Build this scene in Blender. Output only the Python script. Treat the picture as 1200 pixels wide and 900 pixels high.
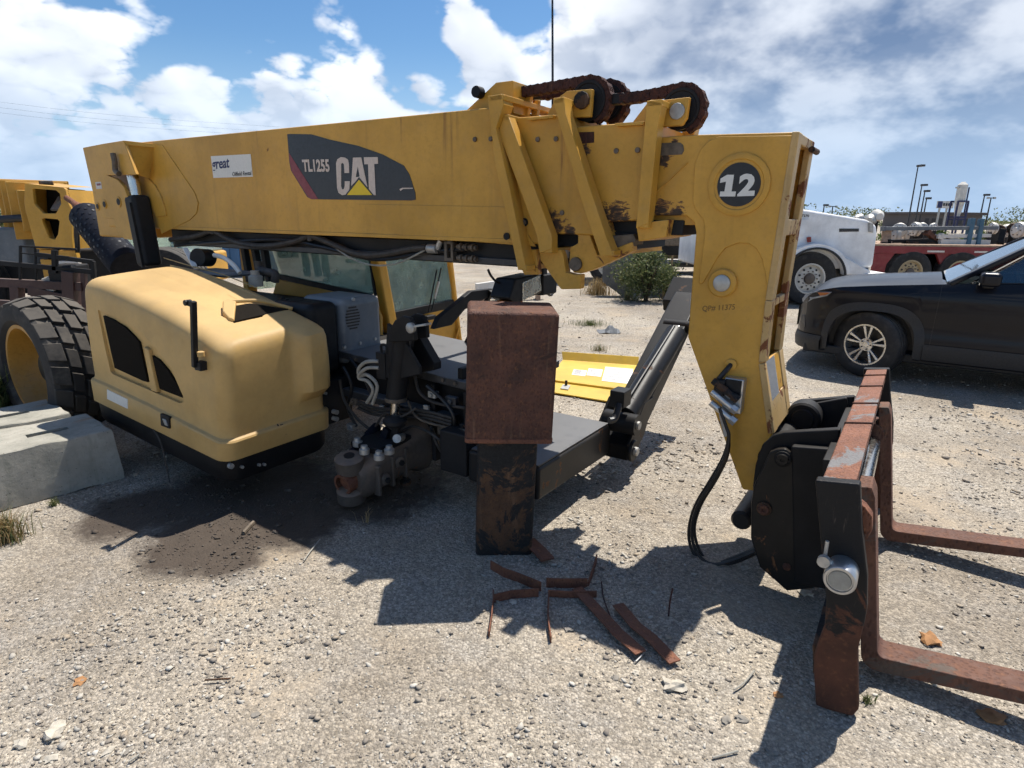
import bpy, bmesh, math, random
import numpy as np
from mathutils import Vector, Matrix, noise
from mathutils.geometry import tessellate_polygon

random.seed(7)
for o in list(bpy.data.objects):
    bpy.data.objects.remove(o)
SC = bpy.context.scene
COL = SC.collection
R = math.radians

# ---------------------------------------------------------------- camera
F_PX, CAM_H, PITCH, ROLL = 720.0, 1.7, R(15.4), R(0.7)
_f = Vector((0, math.cos(PITCH), -math.sin(PITCH)))
_u = Vector((0, math.sin(PITCH), math.cos(PITCH)))
_r = Vector((1, 0, 0))
CR = _r * math.cos(ROLL) + _u * math.sin(ROLL)
CU = _u * math.cos(ROLL) - _r * math.sin(ROLL)
CF = _f
CAM = Vector((0, 0, CAM_H))
cam_d = bpy.data.cameras.new('camera')
cam = bpy.data.objects.new('camera', cam_d)
COL.objects.link(cam)
mw = Matrix((CR, CU, -CF)).transposed().to_4x4()
mw.translation = CAM
cam.matrix_world = mw
cam_d.sensor_fit = 'HORIZONTAL'
cam_d.sensor_width = 36
cam_d.lens = F_PX / 1200 * 36
cam_d.clip_start = 0.05
cam_d.clip_end = 6000
SC.camera = cam

# ---------------------------------------------------------------- world, sun, exposure
SUN_DIR = Vector((0.290, 0.372, 1.0)).normalized()
SUN_EL = math.asin(SUN_DIR.z)
SUN_AZ = math.atan2(SUN_DIR.x, SUN_DIR.y)
sun_d = bpy.data.lights.new('sun', 'SUN')
sun_d.energy = 3.2
sun_d.angle = R(0.55)
sun_d.color = (1.0, 0.95, 0.87)
sun = bpy.data.objects.new('sun', sun_d)
COL.objects.link(sun)
sun.rotation_euler = SUN_DIR.to_track_quat('Z', 'Y').to_euler()
sun.location = (6, 8, 14)

SC.view_settings.view_transform = 'Standard'
SC.view_settings.look = 'None'
SC.view_settings.exposure = 1.15
SC.view_settings.gamma = 1.0
SC.view_settings.use_curve_mapping = False
SC.cycles.max_bounces = 6
SC.cycles.diffuse_bounces = 3
SC.cycles.glossy_bounces = 3
SC.cycles.transparent_max_bounces = 12
SC.cycles.use_denoising = True
SC.cycles.use_adaptive_sampling = True
SC.cycles.adaptive_threshold = 0.03

world = bpy.data.worlds.new('World')
SC.world = world
world.use_nodes = True
wt = world.node_tree
wt.nodes.clear()


class NT:
    """small helper to write node trees"""
    def __init__(s, t):
        s.t = t
    def n(s, typ, ins=None, **kw):
        nd = s.t.nodes.new(typ)
        for k, v in kw.items():
            setattr(nd, k, v)
        for k, v in (ins or {}).items():
            if isinstance(v, bpy.types.NodeSocket):
                s.t.links.new(v, nd.inputs[k])
            else:
                nd.inputs[k].default_value = v
        return nd
    def math(s, op, a, b=0.0, c=0.0, clamp=False):
        nd = s.t.nodes.new('ShaderNodeMath')
        nd.operation = op
        nd.use_clamp = clamp
        for i, v in enumerate((a, b, c)):
            if isinstance(v, bpy.types.NodeSocket):
                s.t.links.new(v, nd.inputs[i])
            else:
                nd.inputs[i].default_value = v
        return nd.outputs[0]
    def vmath(s, op, a, b=(0, 0, 0), scale=1.0):
        nd = s.t.nodes.new('ShaderNodeVectorMath')
        nd.operation = op
        for i, v in enumerate((a, b)):
            if isinstance(v, bpy.types.NodeSocket):
                s.t.links.new(v, nd.inputs[i])
            else:
                nd.inputs[i].default_value = v
        if op == 'SCALE':
            if isinstance(scale, bpy.types.NodeSocket):
                s.t.links.new(scale, nd.inputs[3])
            else:
                nd.inputs[3].default_value = scale
        return nd
    def noise(s, vec, scale, detail=4, rough=0.55, lac=2.0, dist=0.0):
        nd = s.n('ShaderNodeTexNoise', {'Scale': scale, 'Detail': detail, 'Roughness': rough,
                                        'Lacunarity': lac, 'Distortion': dist})
        if vec is not None:
            s.t.links.new(vec, nd.inputs['Vector'])
        return nd.outputs['Fac']
    def ramp(s, fac, lo, hi, a=0.0, b=1.0, smooth=True):
        nd = s.t.nodes.new('ShaderNodeMapRange')
        nd.interpolation_type = 'SMOOTHSTEP' if smooth else 'LINEAR'
        nd.clamp = True
        for i, v in enumerate((fac, lo, hi, a, b)):
            if isinstance(v, bpy.types.NodeSocket):
                s.t.links.new(v, nd.inputs[i])
            else:
                nd.inputs[i].default_value = v
        return nd.outputs[0]
    def mix(s, fac, a, b, blend='MIX'):
        nd = s.t.nodes.new('ShaderNodeMix')
        nd.data_type = 'RGBA'
        nd.blend_type = blend
        nd.clamp_factor = True
        for k, v in ((0, fac), (6, a), (7, b)):
            if isinstance(v, bpy.types.NodeSocket):
                s.t.links.new(v, nd.inputs[k])
            elif k == 0:
                nd.inputs[k].default_value = v
            else:
                nd.inputs[k].default_value = tuple(v)[:3] + (1.0,)
        return nd.outputs[2]
    def link(s, a, b):
        s.t.links.new(a, b)


def px_dir(x, y):
    d = (x - 600) * CR - (y - 450) * CU + F_PX * CF
    return d.normalized()


def build_sky():
    W = NT(wt)
    sky = W.n('ShaderNodeTexSky', sky_type='NISHITA', sun_disc=False)
    sky.sun_elevation = SUN_EL
    sky.sun_rotation = SUN_AZ
    sky.altitude = 50
    sky.air_density = 1.0
    sky.dust_density = 0.5
    sky.ozone_density = 3.0
    hs = W.n('ShaderNodeHueSaturation', {'Saturation': 1.24, 'Value': 0.056, 'Color': sky.outputs[0]})
    skyc = hs.outputs[0]
    tc = W.n('ShaderNodeTexCoord')
    d = W.vmath('NORMALIZE', tc.outputs['Generated']).outputs[0]
    sep = W.n('ShaderNodeSeparateXYZ', {0: d})
    dz = W.math('MAXIMUM', sep.outputs[2], 0.0)
    # cloud-deck coordinates: direction met with a shallow dome high above
    inv = W.math('DIVIDE', 1.0, W.math('ADD', dz, 0.55))
    deck = W.vmath('SCALE', d, scale=inv).outputs[0]
    off = W.vmath('ADD', deck, (3.1, 7.3, 1.7)).outputs[0]

    # cloud banks: broad masses standing at certain directions
    def bank(x, y, rad, amp):
        c = px_dir(x, y)
        dt = W.vmath('DOT_PRODUCT', d, tuple(c)).outputs['Value']
        return W.ramp(dt, math.cos(R(rad)), 1.0, 0.0, amp)
    banks = 0.0
    for (x, y, rad, amp) in ((790, 20, 14, .30), (640, 110, 10, .26), (1010, 90, 25, .62), (30, 170, 16, .46), (240, 160, 11, .34), (420, 140, 9, .28),
                             (520, 110, 8, .26), (1190, 120, 22, .5), (170, 35, 6, .12), (310, 25, 6, .12), (20, 55, 6, .17), (370, 105, 7, .10), (540, 5, 4, .22), (390, 15, 3, .22)):
        banks = W.math('ADD', banks, bank(x, y, rad, amp))
    for (x, y, rad, amp) in ((120, 88, 7, .30), (440, 40, 8, .36), (215, 85, 6, .22), (600, 30, 5, .2), (330, 55, 5, .12)):
        banks = W.math('SUBTRACT', banks, bank(x, y, rad, amp))
    low = W.ramp(dz, 0.0, 0.16, 0.22, 0.0)
    nb = W.noise(off, 4.2, 5, 0.58)

    def puffs(vec, det):
        """billows: inverted ridges"""
        v = W.n('ShaderNodeTexNoise', {'Vector': vec, 'Scale': 5.2, 'Detail': det, 'Roughness': 0.5, 'Lacunarity': 2.2, 'Offset': 0.9, 'Gain': 1.6}, noise_type='RIDGED_MULTIFRACTAL', normalize=False)
        return W.math('SUBTRACT', 1.0, W.math('MULTIPLY', v.outputs['Fac'], 0.42))
    p0 = puffs(off, 6.0)
    p1 = puffs(W.vmath('ADD', off, (SUN_DIR.x * 0.05, SUN_DIR.y * 0.02, 0.05)).outputs[0], 3.0)
    n0 = W.math('ADD', W.math('MULTIPLY', nb, 0.62), W.math('MULTIPLY', p0, 0.55))
    dens = W.math('ADD', W.math('ADD', W.math('MULTIPLY', W.math('SUBTRACT', n0, 0.66), 1.75), 0.11), W.math('ADD', banks, low))
    alpha = W.ramp(dens, 0.24, 0.42)
    # self-shadow: more cloud towards the sun -> darker; thick parts grey below
    shade = W.ramp(W.math('SUBTRACT', p1, p0), -0.22, 0.30)
    grey = 0.0
    for (x, y, rad, amp) in ((900, 150, 19, .95), (1060, 140, 21, 1.1), (1000, 40, 14, .55), (80, 250, 11, .5), (1180, 70, 15, .6), (880, 40, 9, .35)):
        grey = W.math('MAXIMUM', grey, bank(x, y, rad, amp))
    mott = W.ramp(nb, 0.38, 0.62)
    sh = W.math('ADD', W.math('MULTIPLY', W.math('MULTIPLY', shade, W.math('SUBTRACT', 1.0, W.math('MULTIPLY', grey, 0.75))), 0.52), W.math('MULTIPLY', grey, W.math('ADD', W.math('MULTIPLY', mott, 0.55), 0.34)), clamp=True)
    cl = W.mix(sh, (0.51, 0.53, 0.56), (0.080, 0.122, 0.205))
    col = W.mix(W.math('MULTIPLY', alpha, 0.97), skyc, cl)
    veil = W.ramp(dz, 0.0, 0.24, 0.75, 0.0)
    col = W.mix(veil, col, (0.235, 0.325, 0.445))
    bg = W.n('ShaderNodeBackground', {'Color': col, 'Strength': 1.0})
    out = W.n('ShaderNodeOutputWorld')
    W.link(bg.outputs[0], out.inputs[0])
    world.cycles.sampling_method = 'MANUAL'
    world.cycles.sample_map_resolution = 256


build_sky()

# ---------------------------------------------------------------- picture <-> place
def ray_plane(x, y, p0, nrm):
    d = px_dir(x, y)
    return CAM + d * ((p0 - CAM).dot(nrm) / d.dot(nrm))


def ground_at(x, y, z=0.0):
    return ray_plane(x, y, Vector((0, 0, z)), Vector((0, 0, 1)))


def at_depth(x, y, depth):
    """point seen at (x, y) that stands `depth` metres ahead of the camera (along +Y)"""
    return ray_plane(x, y, Vector((0, depth, 0)), Vector((0, 1, 0)))


# machine frame: a forward, b to the left, z up
ANG = R(-33)
MU = Vector((math.cos(ANG), math.sin(ANG), 0))
MV = Vector((-MU.y, MU.x, 0))
MO = Vector((-0.99, 3.31, 0)) + 0.95 * MV
MO.z = 0


def to_m(p):
    q = p - MO
    return Vector((q.dot(MU), q.dot(MV), q.z))


def PB(x, y, b):
    q = to_m(ray_plane(x, y, MO + MV * b, MV))
    return (q.x, q.z)


def PA(x, y, a):
    q = to_m(ray_plane(x, y, MO + MU * a, MU))
    return (q.y, q.z)


def PZ(x, y, z):
    q = to_m(ground_at(x, y, z))
    return (q.x, q.y)


def P3B(x, y, b):
    a, z = PB(x, y, b)
    return Vector((a, b, z))


def P3A(x, y, a):
    b, z = PA(x, y, a)
    return Vector((a, b, z))


# ---------------------------------------------------------------- mesh helper
class MB:
    def __init__(s):
        s.v = []
        s.f = []
    def add(s, vs, fs, M=None):
        o = len(s.v)
        for p in vs:
            p = Vector(p)
            s.v.append(M @ p if M else p)
        s.f += [tuple(i + o for i in f) for f in fs]
        return s
    def box(s, lo, hi, M=None):
        x0, y0, z0 = lo
        x1, y1, z1 = hi
        return s.add([(x0, y0, z0), (x1, y0, z0), (x1, y1, z0), (x0, y1, z0), (x0, y0, z1), (x1, y0, z1), (x1, y1, z1), (x0, y1, z1)],
                     [(0, 3, 2, 1), (4, 5, 6, 7), (0, 1, 5, 4), (1, 2, 6, 5), (2, 3, 7, 6), (3, 0, 4, 7)], M)
    def bar(s, p0, p1, wd, ht, up=(0, 0, 1)):
        """rectangular bar between two points"""
        p0, p1 = Vector(p0), Vector(p1)
        d = (p1 - p0).normalized()
        upv = Vector(up)
        if abs(d.dot(upv)) > 0.98:
            upv = Vector((1, 0, 0))
        sx = d.cross(upv).normalized() * wd / 2
        sy = sx.cross(d).normalized() * ht / 2
        vs = []
        for p in (p0, p1):
            vs += [p - sx - sy, p + sx - sy, p + sx + sy, p - sx + sy]
        return s.add(vs, [(0, 3, 2, 1), (4, 5, 6, 7), (0, 1, 5, 4), (1, 2, 6, 5), (2, 3, 7, 6), (3, 0, 4, 7)])
    def prism(s, poly, lo, hi, axis='b', holes=(), M=None):
        """polygon (a,z)/(b,z)/(a,b) extruded along the remaining axis from lo to hi, with optional holes"""
        def P(q, t):
            if axis == 'b':
                return (q[0], t, q[1])
            if axis == 'a':
                return (t, q[0], q[1])
            return (q[0], q[1], t)
        loops = [list(poly)] + [list(h) for h in holes]
        flat = [q for l in loops for q in l]
        n = len(flat)
        vs = [P(q, lo) for q in flat] + [P(q, hi) for q in flat]
        fs = []
        if holes:
            tris = tessellate_polygon([[Vector((q[0], q[1], 0)) for q in l] for l in loops])
            fs += [tuple(t) for t in tris] + [tuple(i + n for i in reversed(t)) for t in tris]
        else:
            fs += [tuple(range(n)), tuple(range(2 * n - 1, n - 1, -1))]
        o = 0
        for l in loops:
            k = len(l)
            for i in range(k):
                j = (i + 1) % k
                fs.append((o + i, o + j, n + o + j, n + o + i))
            o += k
        return s.add(vs, fs, M)
    def cyl(s, p0, p1, r0, r1=None, n=20, caps=True):
        r1 = r0 if r1 is None else r1
        p0, p1 = Vector(p0), Vector(p1)
        d = (p1 - p0).normalized()
        q = d.orthogonal().normalized()
        w_ = d.cross(q)
        vs = []
        for p, r in ((p0, r0), (p1, r1)):
            for i in range(n):
                t = 2 * math.pi * i / n
                vs.append(p + (q * math.cos(t) + w_ * math.sin(t)) * r)
        fs = [(i, (i + 1) % n, n + (i + 1) % n, n + i) for i in range(n)]
        if caps:
            fs += [tuple(range(n - 1, -1, -1)), tuple(range(n, 2 * n))]
        return s.add(vs, fs)
    def lathe(s, prof, c=(0, 0, 0), axis=(0, 1, 0), n=32, close=False, ang0=0.0, ang1=None):
        """prof: list of (distance along axis, radius)"""
        c = Vector(c)
        d = Vector(axis).normalized()
        q = d.orthogonal().normalized()
        w_ = d.cross(q)
        vs = []
        m = len(prof)
        full = ang1 is None
        nn = n if full else n + 1
        for i in range(nn):
            t = ang0 + ((2 * math.pi) if full else (ang1 - ang0)) * i / n
            e = q * math.cos(t) + w_ * math.sin(t)
            for (x, r) in prof:
                vs.append(c + d * x + e * r)
        fs = []
        for i in range(n):
            j = (i + 1) % nn
            for k in range(m if close else m - 1):
                k2 = (k + 1) % m
                fs.append((i * m + k, i * m + k2, j * m + k2, j * m + k))
        return s.add(vs, fs)
    def tube(s, pts, r, n=10, sub=0):
        pts = [Vector(p) for p in pts]
        if sub:
            pts = smooth_path(pts, sub)
        if not hasattr(r, '__len__'):
            r = [r] * len(pts)
        elif len(r) != len(pts):
            r = [r[min(len(r) - 1, int(i * len(r) / len(pts)))] for i in range(len(pts))]
        vs = []
        q = None
        for i, p in enumerate(pts):
            d = (pts[min(i + 1, len(pts) - 1)] - pts[max(i - 1, 0)]).normalized()
            if q is None:
                q = d.orthogonal().normalized()
            q = (q - d * q.dot(d)).normalized()
            w_ = d.cross(q)
            for k in range(n):
                t = 2 * math.pi * k / n
                vs.append(p + (q * math.cos(t) + w_ * math.sin(t)) * r[i])
        fs = []
        m = len(pts)
        for i in range(m - 1):
            for k in range(n):
                k2 = (k + 1) % n
                fs.append((i * n + k, i * n + k2, (i + 1) * n + k2, (i + 1) * n + k))
        fs += [tuple(range(n - 1, -1, -1)), tuple(range((m - 1) * n, m * n))]
        return s.add(vs, fs)
    def ball(s, c, r, n=12, m=8, sq=(1, 1, 1)):
        vs, fs = [], []
        c = Vector(c)
        for i in range(m + 1):
            ph = math.pi * i / m
            for k in range(n):
                t = 2 * math.pi * k / n
                vs.append(c + Vector((math.sin(ph) * math.cos(t) * r * sq[0], math.sin(ph) * math.sin(t) * r * sq[1], math.cos(ph) * r * sq[2])))
        for i in range(m):
            for k in range(n):
                k2 = (k + 1) % n
                fs.append((i * n + k, (i + 1) * n + k, (i + 1) * n + k2, i * n + k2))
        return s.add(vs, fs)
    def grid(s, rows, close=False):
        """rows: list of equally long point lists"""
        m = len(rows[0])
        vs = [p for r in rows for p in r]
        fs = []
        for i in range(len(rows) - 1):
            for k in range(m if close else m - 1):
                k2 = (k + 1) % m
                fs.append((i * m + k, i * m + k2, (i + 1) * m + k2, (i + 1) * m + k))
        return s.add(vs, fs)
    def mesh(s, name, sharp=35):
        me = bpy.data.meshes.new(name)
        me.from_pydata([tuple(p) for p in s.v], [], s.f)
        bm = bmesh.new()
        bm.from_mesh(me)
        bmesh.ops.remove_doubles(bm, verts=bm.verts, dist=1e-5)
        bmesh.ops.recalc_face_normals(bm, faces=bm.faces)
        bm.to_mesh(me)
        bm.free()
        if sharp is not None:
            for p in me.polygons:
                p.use_smooth = True
            me.set_sharp_from_angle(angle=R(sharp))
        me.update()
        return me
    def build(s, name, mat, parent=None, bevel=0.0, seg=2, sharp=35, M=None):
        me = s.mesh(name, sharp)
        return link_mesh(name, me, mat, parent, bevel, seg, M)


def link_mesh(name, me, mat, parent=None, bevel=0.0, seg=2, M=None):
    o = bpy.data.objects.new(name, me)
    COL.objects.link(o)
    if mat is not None:
        me.materials.append(mat)
    if parent is not None:
        o.parent = parent
    if M is not None:
        o.matrix_basis = M
    if bevel:
        bv = o.modifiers.new('bevel', 'BEVEL')
        bv.width = bevel
        bv.segments = seg
        bv.limit_method = 'ANGLE'
        bv.angle_limit = R(40)
        bv.harden_normals = True
    return o


def smooth_path(pts, sub):
    pts = [Vector(p) for p in pts]
    out = []
    for i in range(len(pts) - 1):
        p0 = pts[max(i - 1, 0)]
        p1, p2 = pts[i], pts[i + 1]
        p3 = pts[min(i + 2, len(pts) - 1)]
        for k in range(sub):
            t = k / sub
            out.append(0.5 * ((2 * p1) + (p2 - p0) * t + (2 * p0 - 5 * p1 + 4 * p2 - p3) * t * t + (3 * p1 - p0 - 3 * p2 + p3) * t ** 3))
    out.append(pts[-1])
    return out


def empty(name, loc=(0, 0, 0), rz=0.0):
    o = bpy.data.objects.new(name, None)
    COL.objects.link(o)
    o.location = loc
    o.rotation_euler = (0, 0, rz)
    o.empty_display_size = 0.2
    return o


def tag(o, label=None, cat=None, group=None, kind=None):
    if label:
        o['label'] = label
    if cat:
        o['category'] = cat
    if group:
        o['group'] = group
    if kind:
        o['kind'] = kind
    return o


def copy_tree(o, parent=None):
    c = o.copy()
    COL.objects.link(c)
    if parent is not None:
        c.parent = parent
    for ch in [x for x in bpy.data.objects if x.parent == o]:
        copy_tree(ch, c)
    return c


def bool_cut(o, cutters):
    """carve closed cutter meshes (MB objects) out of o"""
    for mb in cutters:
        t = bpy.data.objects.new('cutter', mb.mesh('cutter', None))
        COL.objects.link(t)
        if o.parent:
            t.parent = o.parent
        md = o.modifiers.new('cut', 'BOOLEAN')
        md.operation = 'DIFFERENCE'
        md.solver = 'EXACT'
        md.object = t
        bpy.context.view_layer.update()
        dg = bpy.context.evaluated_depsgraph_get()
        me = bpy.data.meshes.new_from_object(o.evaluated_get(dg))
        o.modifiers.remove(md)
        old = o.data
        o.data = me
        bpy.data.meshes.remove(old)
        bpy.data.objects.remove(t)


def text_mb(txt, size, bold=0.0, sx=1.0, shear=0.0, depth=0.0015, align='LEFT'):
    cu = bpy.data.curves.new('lettering', 'FONT')
    cu.body = txt
    cu.size = size
    cu.offset = bold
    cu.shear = shear
    cu.extrude = depth
    cu.align_x = align
    cu.resolution_u = 3
    t = bpy.data.objects.new('lettering', cu)
    COL.objects.link(t)
    bpy.context.view_layer.update()
    me = bpy.data.meshes.new_from_object(t.evaluated_get(bpy.context.evaluated_depsgraph_get()))
    mb = MB()
    mb.add([(v.co.x * sx, v.co.y, v.co.z) for v in me.vertices], [tuple(p.vertices) for p in me.polygons])
    bpy.data.objects.remove(t)
    bpy.data.curves.remove(cu)
    bpy.data.meshes.remove(me)
    return mb


def fit_text(txt, p0, p1, p2, nrm, lift, bold=0.0, shear=0.0, depth=0.001):
    """lettering fitted to the parallelogram p0 (lower left), p1 (lower right), p2 (upper left)"""
    mb = text_mb(txt, 1.0, bold, 1.0, shear, 0.5)
    xs = [v.x for v in mb.v]
    ys = [v.y for v in mb.v]
    p0, p1, p2, nrm = Vector(p0), Vector(p1), Vector(p2), Vector(nrm)
    ox, oy, wx, wy = min(xs), min(ys), max(xs) - min(xs), max(ys) - min(ys)
    out = MB()
    out.f = mb.f
    out.v = [p0 + (p1 - p0) * ((v.x - ox) / wx) + (p2 - p0) * ((v.y - oy) / wy) + nrm * (lift + (v.z + 0.5) * depth) for v in mb.v]
    return out
# ---------------------------------------------------------------- materials
def new_mat(name):
    m = bpy.data.materials.new(name)
    m.use_nodes = True
    m.node_tree.nodes.clear()
    T = NT(m.node_tree)
    out = T.n('ShaderNodeOutputMaterial')
    bs = T.n('ShaderNodeBsdfPrincipled')
    T.link(bs.outputs[0], out.inputs[0])
    return m, T, bs, out


def setin(T, bs, k, v):
    if isinstance(v, bpy.types.NodeSocket):
        T.link(v, bs.inputs[k])
    elif k == 'Base Color':
        bs.inputs[k].default_value = tuple(v)[:3] + (1,)
    else:
        bs.inputs[k].default_value = v


def bump(T, bs, h, strength=0.3, dist=0.01):
    b = T.n('ShaderNodeBump', {'Strength': strength, 'Distance': dist, 'Height': h})
    T.link(b.outputs[0], bs.inputs['Normal'])


def objco(T):
    return T.n('ShaderNodeTexCoord').outputs['Object']


def paint(name, col, rough=0.45, dust=(0.30, 0.24, 0.17), dust_amt=0.35, grime=0.25, chip=None, chip_amt=0.0, metallic=0.0,
          chipcol=(0.09, 0.035, 0.015), streak=0.3, spec=0.4, scale=1.0, spots=(), runs=()):
    """painted steel: colour drift, dirt streaks, dust on top faces, chips to rust"""
    m, T, bs, out = new_mat(name)
    co = objco(T)
    big = T.noise(co, 1.7 * scale, 5, 0.6)
    fine = T.noise(co, 42 * scale, 4, 0.65)
    col_d = tuple(c * 0.80 for c in col)
    col_l = tuple(min(1, c * 1.10 + 0.012) for c in col)
    c = T.mix(T.ramp(big, 0.3, 0.7), col_d, col_l)
    c = T.mix(T.math('MULTIPLY', T.ramp(fine, 0.45, 0.75), grime), c, tuple(x * 0.55 for x in col))
    if streak:
        st = T.vmath('MULTIPLY', co, (14, 14, 0.9)).outputs[0]
        s = T.noise(st, 1.0, 5, 0.6)
        c = T.mix(T.math('MULTIPLY', T.ramp(s, 0.55, 0.8), streak), c, tuple(x * 0.5 + 0.01 for x in col))
    ge = T.n('ShaderNodeNewGeometry')
    nz = T.n('ShaderNodeSeparateXYZ', {0: ge.outputs['Normal']}).outputs[2]
    dn = T.noise(co, 9 * scale, 6, 0.65)
    du = T.math('MULTIPLY', T.ramp(T.math('ADD', T.math('MULTIPLY', nz, 0.45), dn), 0.45, 0.95), dust_amt)
    c = T.mix(du, c, dust)
    rg = T.math('ADD', rough, T.math('MULTIPLY', du, 0.35))
    h = T.math('MULTIPLY', fine, 0.4)
    if chip_amt > 0:
        cn = T.noise(co, 6 * scale, 9, 0.68, dist=0.6)
        ch = T.ramp(cn, 0.70 - chip_amt, 0.72 - chip_amt + 0.02)
        rc = T.mix(T.noise(co, 60, 4), chipcol, tuple(min(1, x * 2.6) for x in chipcol))
        c = T.mix(ch, c, rc)
        rg = T.math('ADD', rg, T.math('MULTIPLY', ch, 0.3))
        h = T.math('SUBTRACT', h, T.math('MULTIPLY', ch, 0.6))
    if spots:
        # places where sliding has worn the paint through: dark greasy core, rust rim
        flat = T.vmath('MULTIPLY', co, (1, 0, 1)).outputs[0]
        best = None
        for (a_, z_, r_) in spots:
            dd = T.vmath('DISTANCE', flat, (a_, 0, z_)).outputs['Value']
            k_ = T.math('SUBTRACT', 1.0, T.math('DIVIDE', dd, r_))
            best = k_ if best is None else T.math('MAXIMUM', best, k_)
        wn = T.noise(T.vmath('MULTIPLY', co, (1, 1, 2.4)).outputs[0], 18, 6, 0.7, dist=0.8)
        wv = T.math('ADD', best, T.math('MULTIPLY', T.math('SUBTRACT', wn, 0.5), 2.6))
        rim_ = T.ramp(wv, 0.50, 0.56)
        core = T.ramp(wv, 0.62, 0.80)
        c = T.mix(rim_, c, (0.20, 0.095, 0.035))
        c = T.mix(core, c, T.mix(T.noise(co, 30, 4), (0.020, 0.015, 0.012), (0.085, 0.055, 0.035)))
        rg = T.math('ADD', rg, T.math('MULTIPLY', rim_, 0.2))
    for (a_, w_, z0_, z1_) in runs:
        # rust run: narrow band down the face
        sx_ = T.n('ShaderNodeSeparateXYZ', {0: co})
        dx_ = T.math('ABSOLUTE', T.math('SUBTRACT', sx_.outputs[0], a_))
        k_ = T.math('MULTIPLY', T.ramp(dx_, 0.0, w_, 1.0, 0.0), T.ramp(sx_.outputs[2], z0_, z1_))
        k_ = T.math('MULTIPLY', k_, T.ramp(T.noise(T.vmath('MULTIPLY', co, (70, 70, 3)).outputs[0], 1.0, 4, 0.6), 0.35, 0.7))
        c = T.mix(T.math('MULTIPLY', k_, 0.75), c, (0.19, 0.075, 0.02))
    setin(T, bs, 'Base Color', c)
    setin(T, bs, 'Roughness', rg)
    setin(T, bs, 'Metallic', metallic)
    setin(T, bs, 'Specular IOR Level', spec)
    bump(T, bs, h, 0.25, 0.004)
    return m


def rust_mat(name, a=(0.145, 0.058, 0.036), b=(0.065, 0.030, 0.022), c_=(0.25, 0.105, 0.045), scale=1.0, dark=None, dark_amt=0.0, stain=0.3):
    m, T, bs, out = new_mat(name)
    co = objco(T)
    n1 = T.noise(co, 5 * scale, 6, 0.65)
    n2 = T.noise(co, 45 * scale, 6, 0.7)
    v = T.n('ShaderNodeTexVoronoi', {'Vector': T.vmath('MULTIPLY', co, (1, 1, 0.55)).outputs[0], 'Scale': 95 * scale, 'Randomness': 1.0})
    c = T.mix(T.ramp(n1, 0.3, 0.7), a, b)
    c = T.mix(T.math('MULTIPLY', T.ramp(n2, 0.5, 0.75), 0.7), c, c_)
    pit = T.ramp(v.outputs['Distance'], 0.15, 0.5, 1.0, 0.0)
    c = T.mix(T.math('MULTIPLY', pit, 0.36), c, tuple(x * 0.42 for x in b))
    st = T.noise(T.vmath('MULTIPLY', co, (22, 22, 1.2)).outputs[0], 1.0, 4, 0.6)
    c = T.mix(T.math('MULTIPLY', T.ramp(st, 0.58, 0.78), stain), c, (0.30, 0.19, 0.12))
    if dark:
        dk = T.ramp(T.noise(co, 3.2 * scale, 8, 0.7, dist=0.8), 0.62 - dark_amt, 0.66 - dark_amt)
        c = T.mix(dk, c, dark)
    setin(T, bs, 'Base Color', c)
    setin(T, bs, 'Roughness', T.ramp(n2, 0.3, 0.7, 0.62, 0.9))
    setin(T, bs, 'Specular IOR Level', 0.3)
    bump(T, bs, T.math('ADD', n2, T.math('MULTIPLY', pit, -0.6)), 0.55, 0.006)
    return m


def plain(name, col, rough=0.5, metallic=0.0, var=0.25, scale=20, bumpk=0.1, spec=0.5):
    m, T, bs, out = new_mat(name)
    co = objco(T)
    n1 = T.noise(co, scale, 5, 0.65)
    c = T.mix(T.ramp(n1, 0.3, 0.75), col, tuple(x * (1 - var) for x in col))
    setin(T, bs, 'Base Color', c)
    setin(T, bs, 'Roughness', T.ramp(n1, 0.25, 0.75, max(0, rough - 0.08), min(1, rough + 0.1)))
    setin(T, bs, 'Metallic', metallic)
    setin(T, bs, 'Specular IOR Level', spec)
    if bumpk:
        bump(T, bs, n1, bumpk, 0.004)
    return m


def glass_mat(name, tint=(0.75, 0.86, 0.84), refl=0.08, dirt=0.10, film=(0.42, 0.40, 0.36)):
    """thin pane: tinted see-through with a surface reflection and dust film"""
    m = bpy.data.materials.new(name)
    m.use_nodes = True
    m.node_tree.nodes.clear()
    T = NT(m.node_tree)
    out = T.n('ShaderNodeOutputMaterial')
    tr = T.n('ShaderNodeBsdfTransparent', {'Color': tuple(tint) + (1,)})
    gl = T.n('ShaderNodeBsdfGlossy', {'Color': (1, 1, 1, 1), 'Roughness': 0.03})
    fr = T.n('ShaderNodeFresnel', {'IOR': 1.5})
    mx = T.n('ShaderNodeMixShader', {0: T.math('ADD', T.math('MULTIPLY', fr.outputs[0], 1.1), refl * 0.4, clamp=True), 1: tr.outputs[0], 2: gl.outputs[0]})
    df = T.n('ShaderNodeBsdfDiffuse', {'Color': film + (1,)})
    nn = T.noise(objco(T), 6, 6, 0.7)
    mx2 = T.n('ShaderNodeMixShader', {0: T.math('MULTIPLY', T.ramp(nn, 0.0, 0.9), dirt), 1: mx.outputs[0], 2: df.outputs[0]})
    T.link(mx2.outputs[0], out.inputs[0])
    return m


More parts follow.
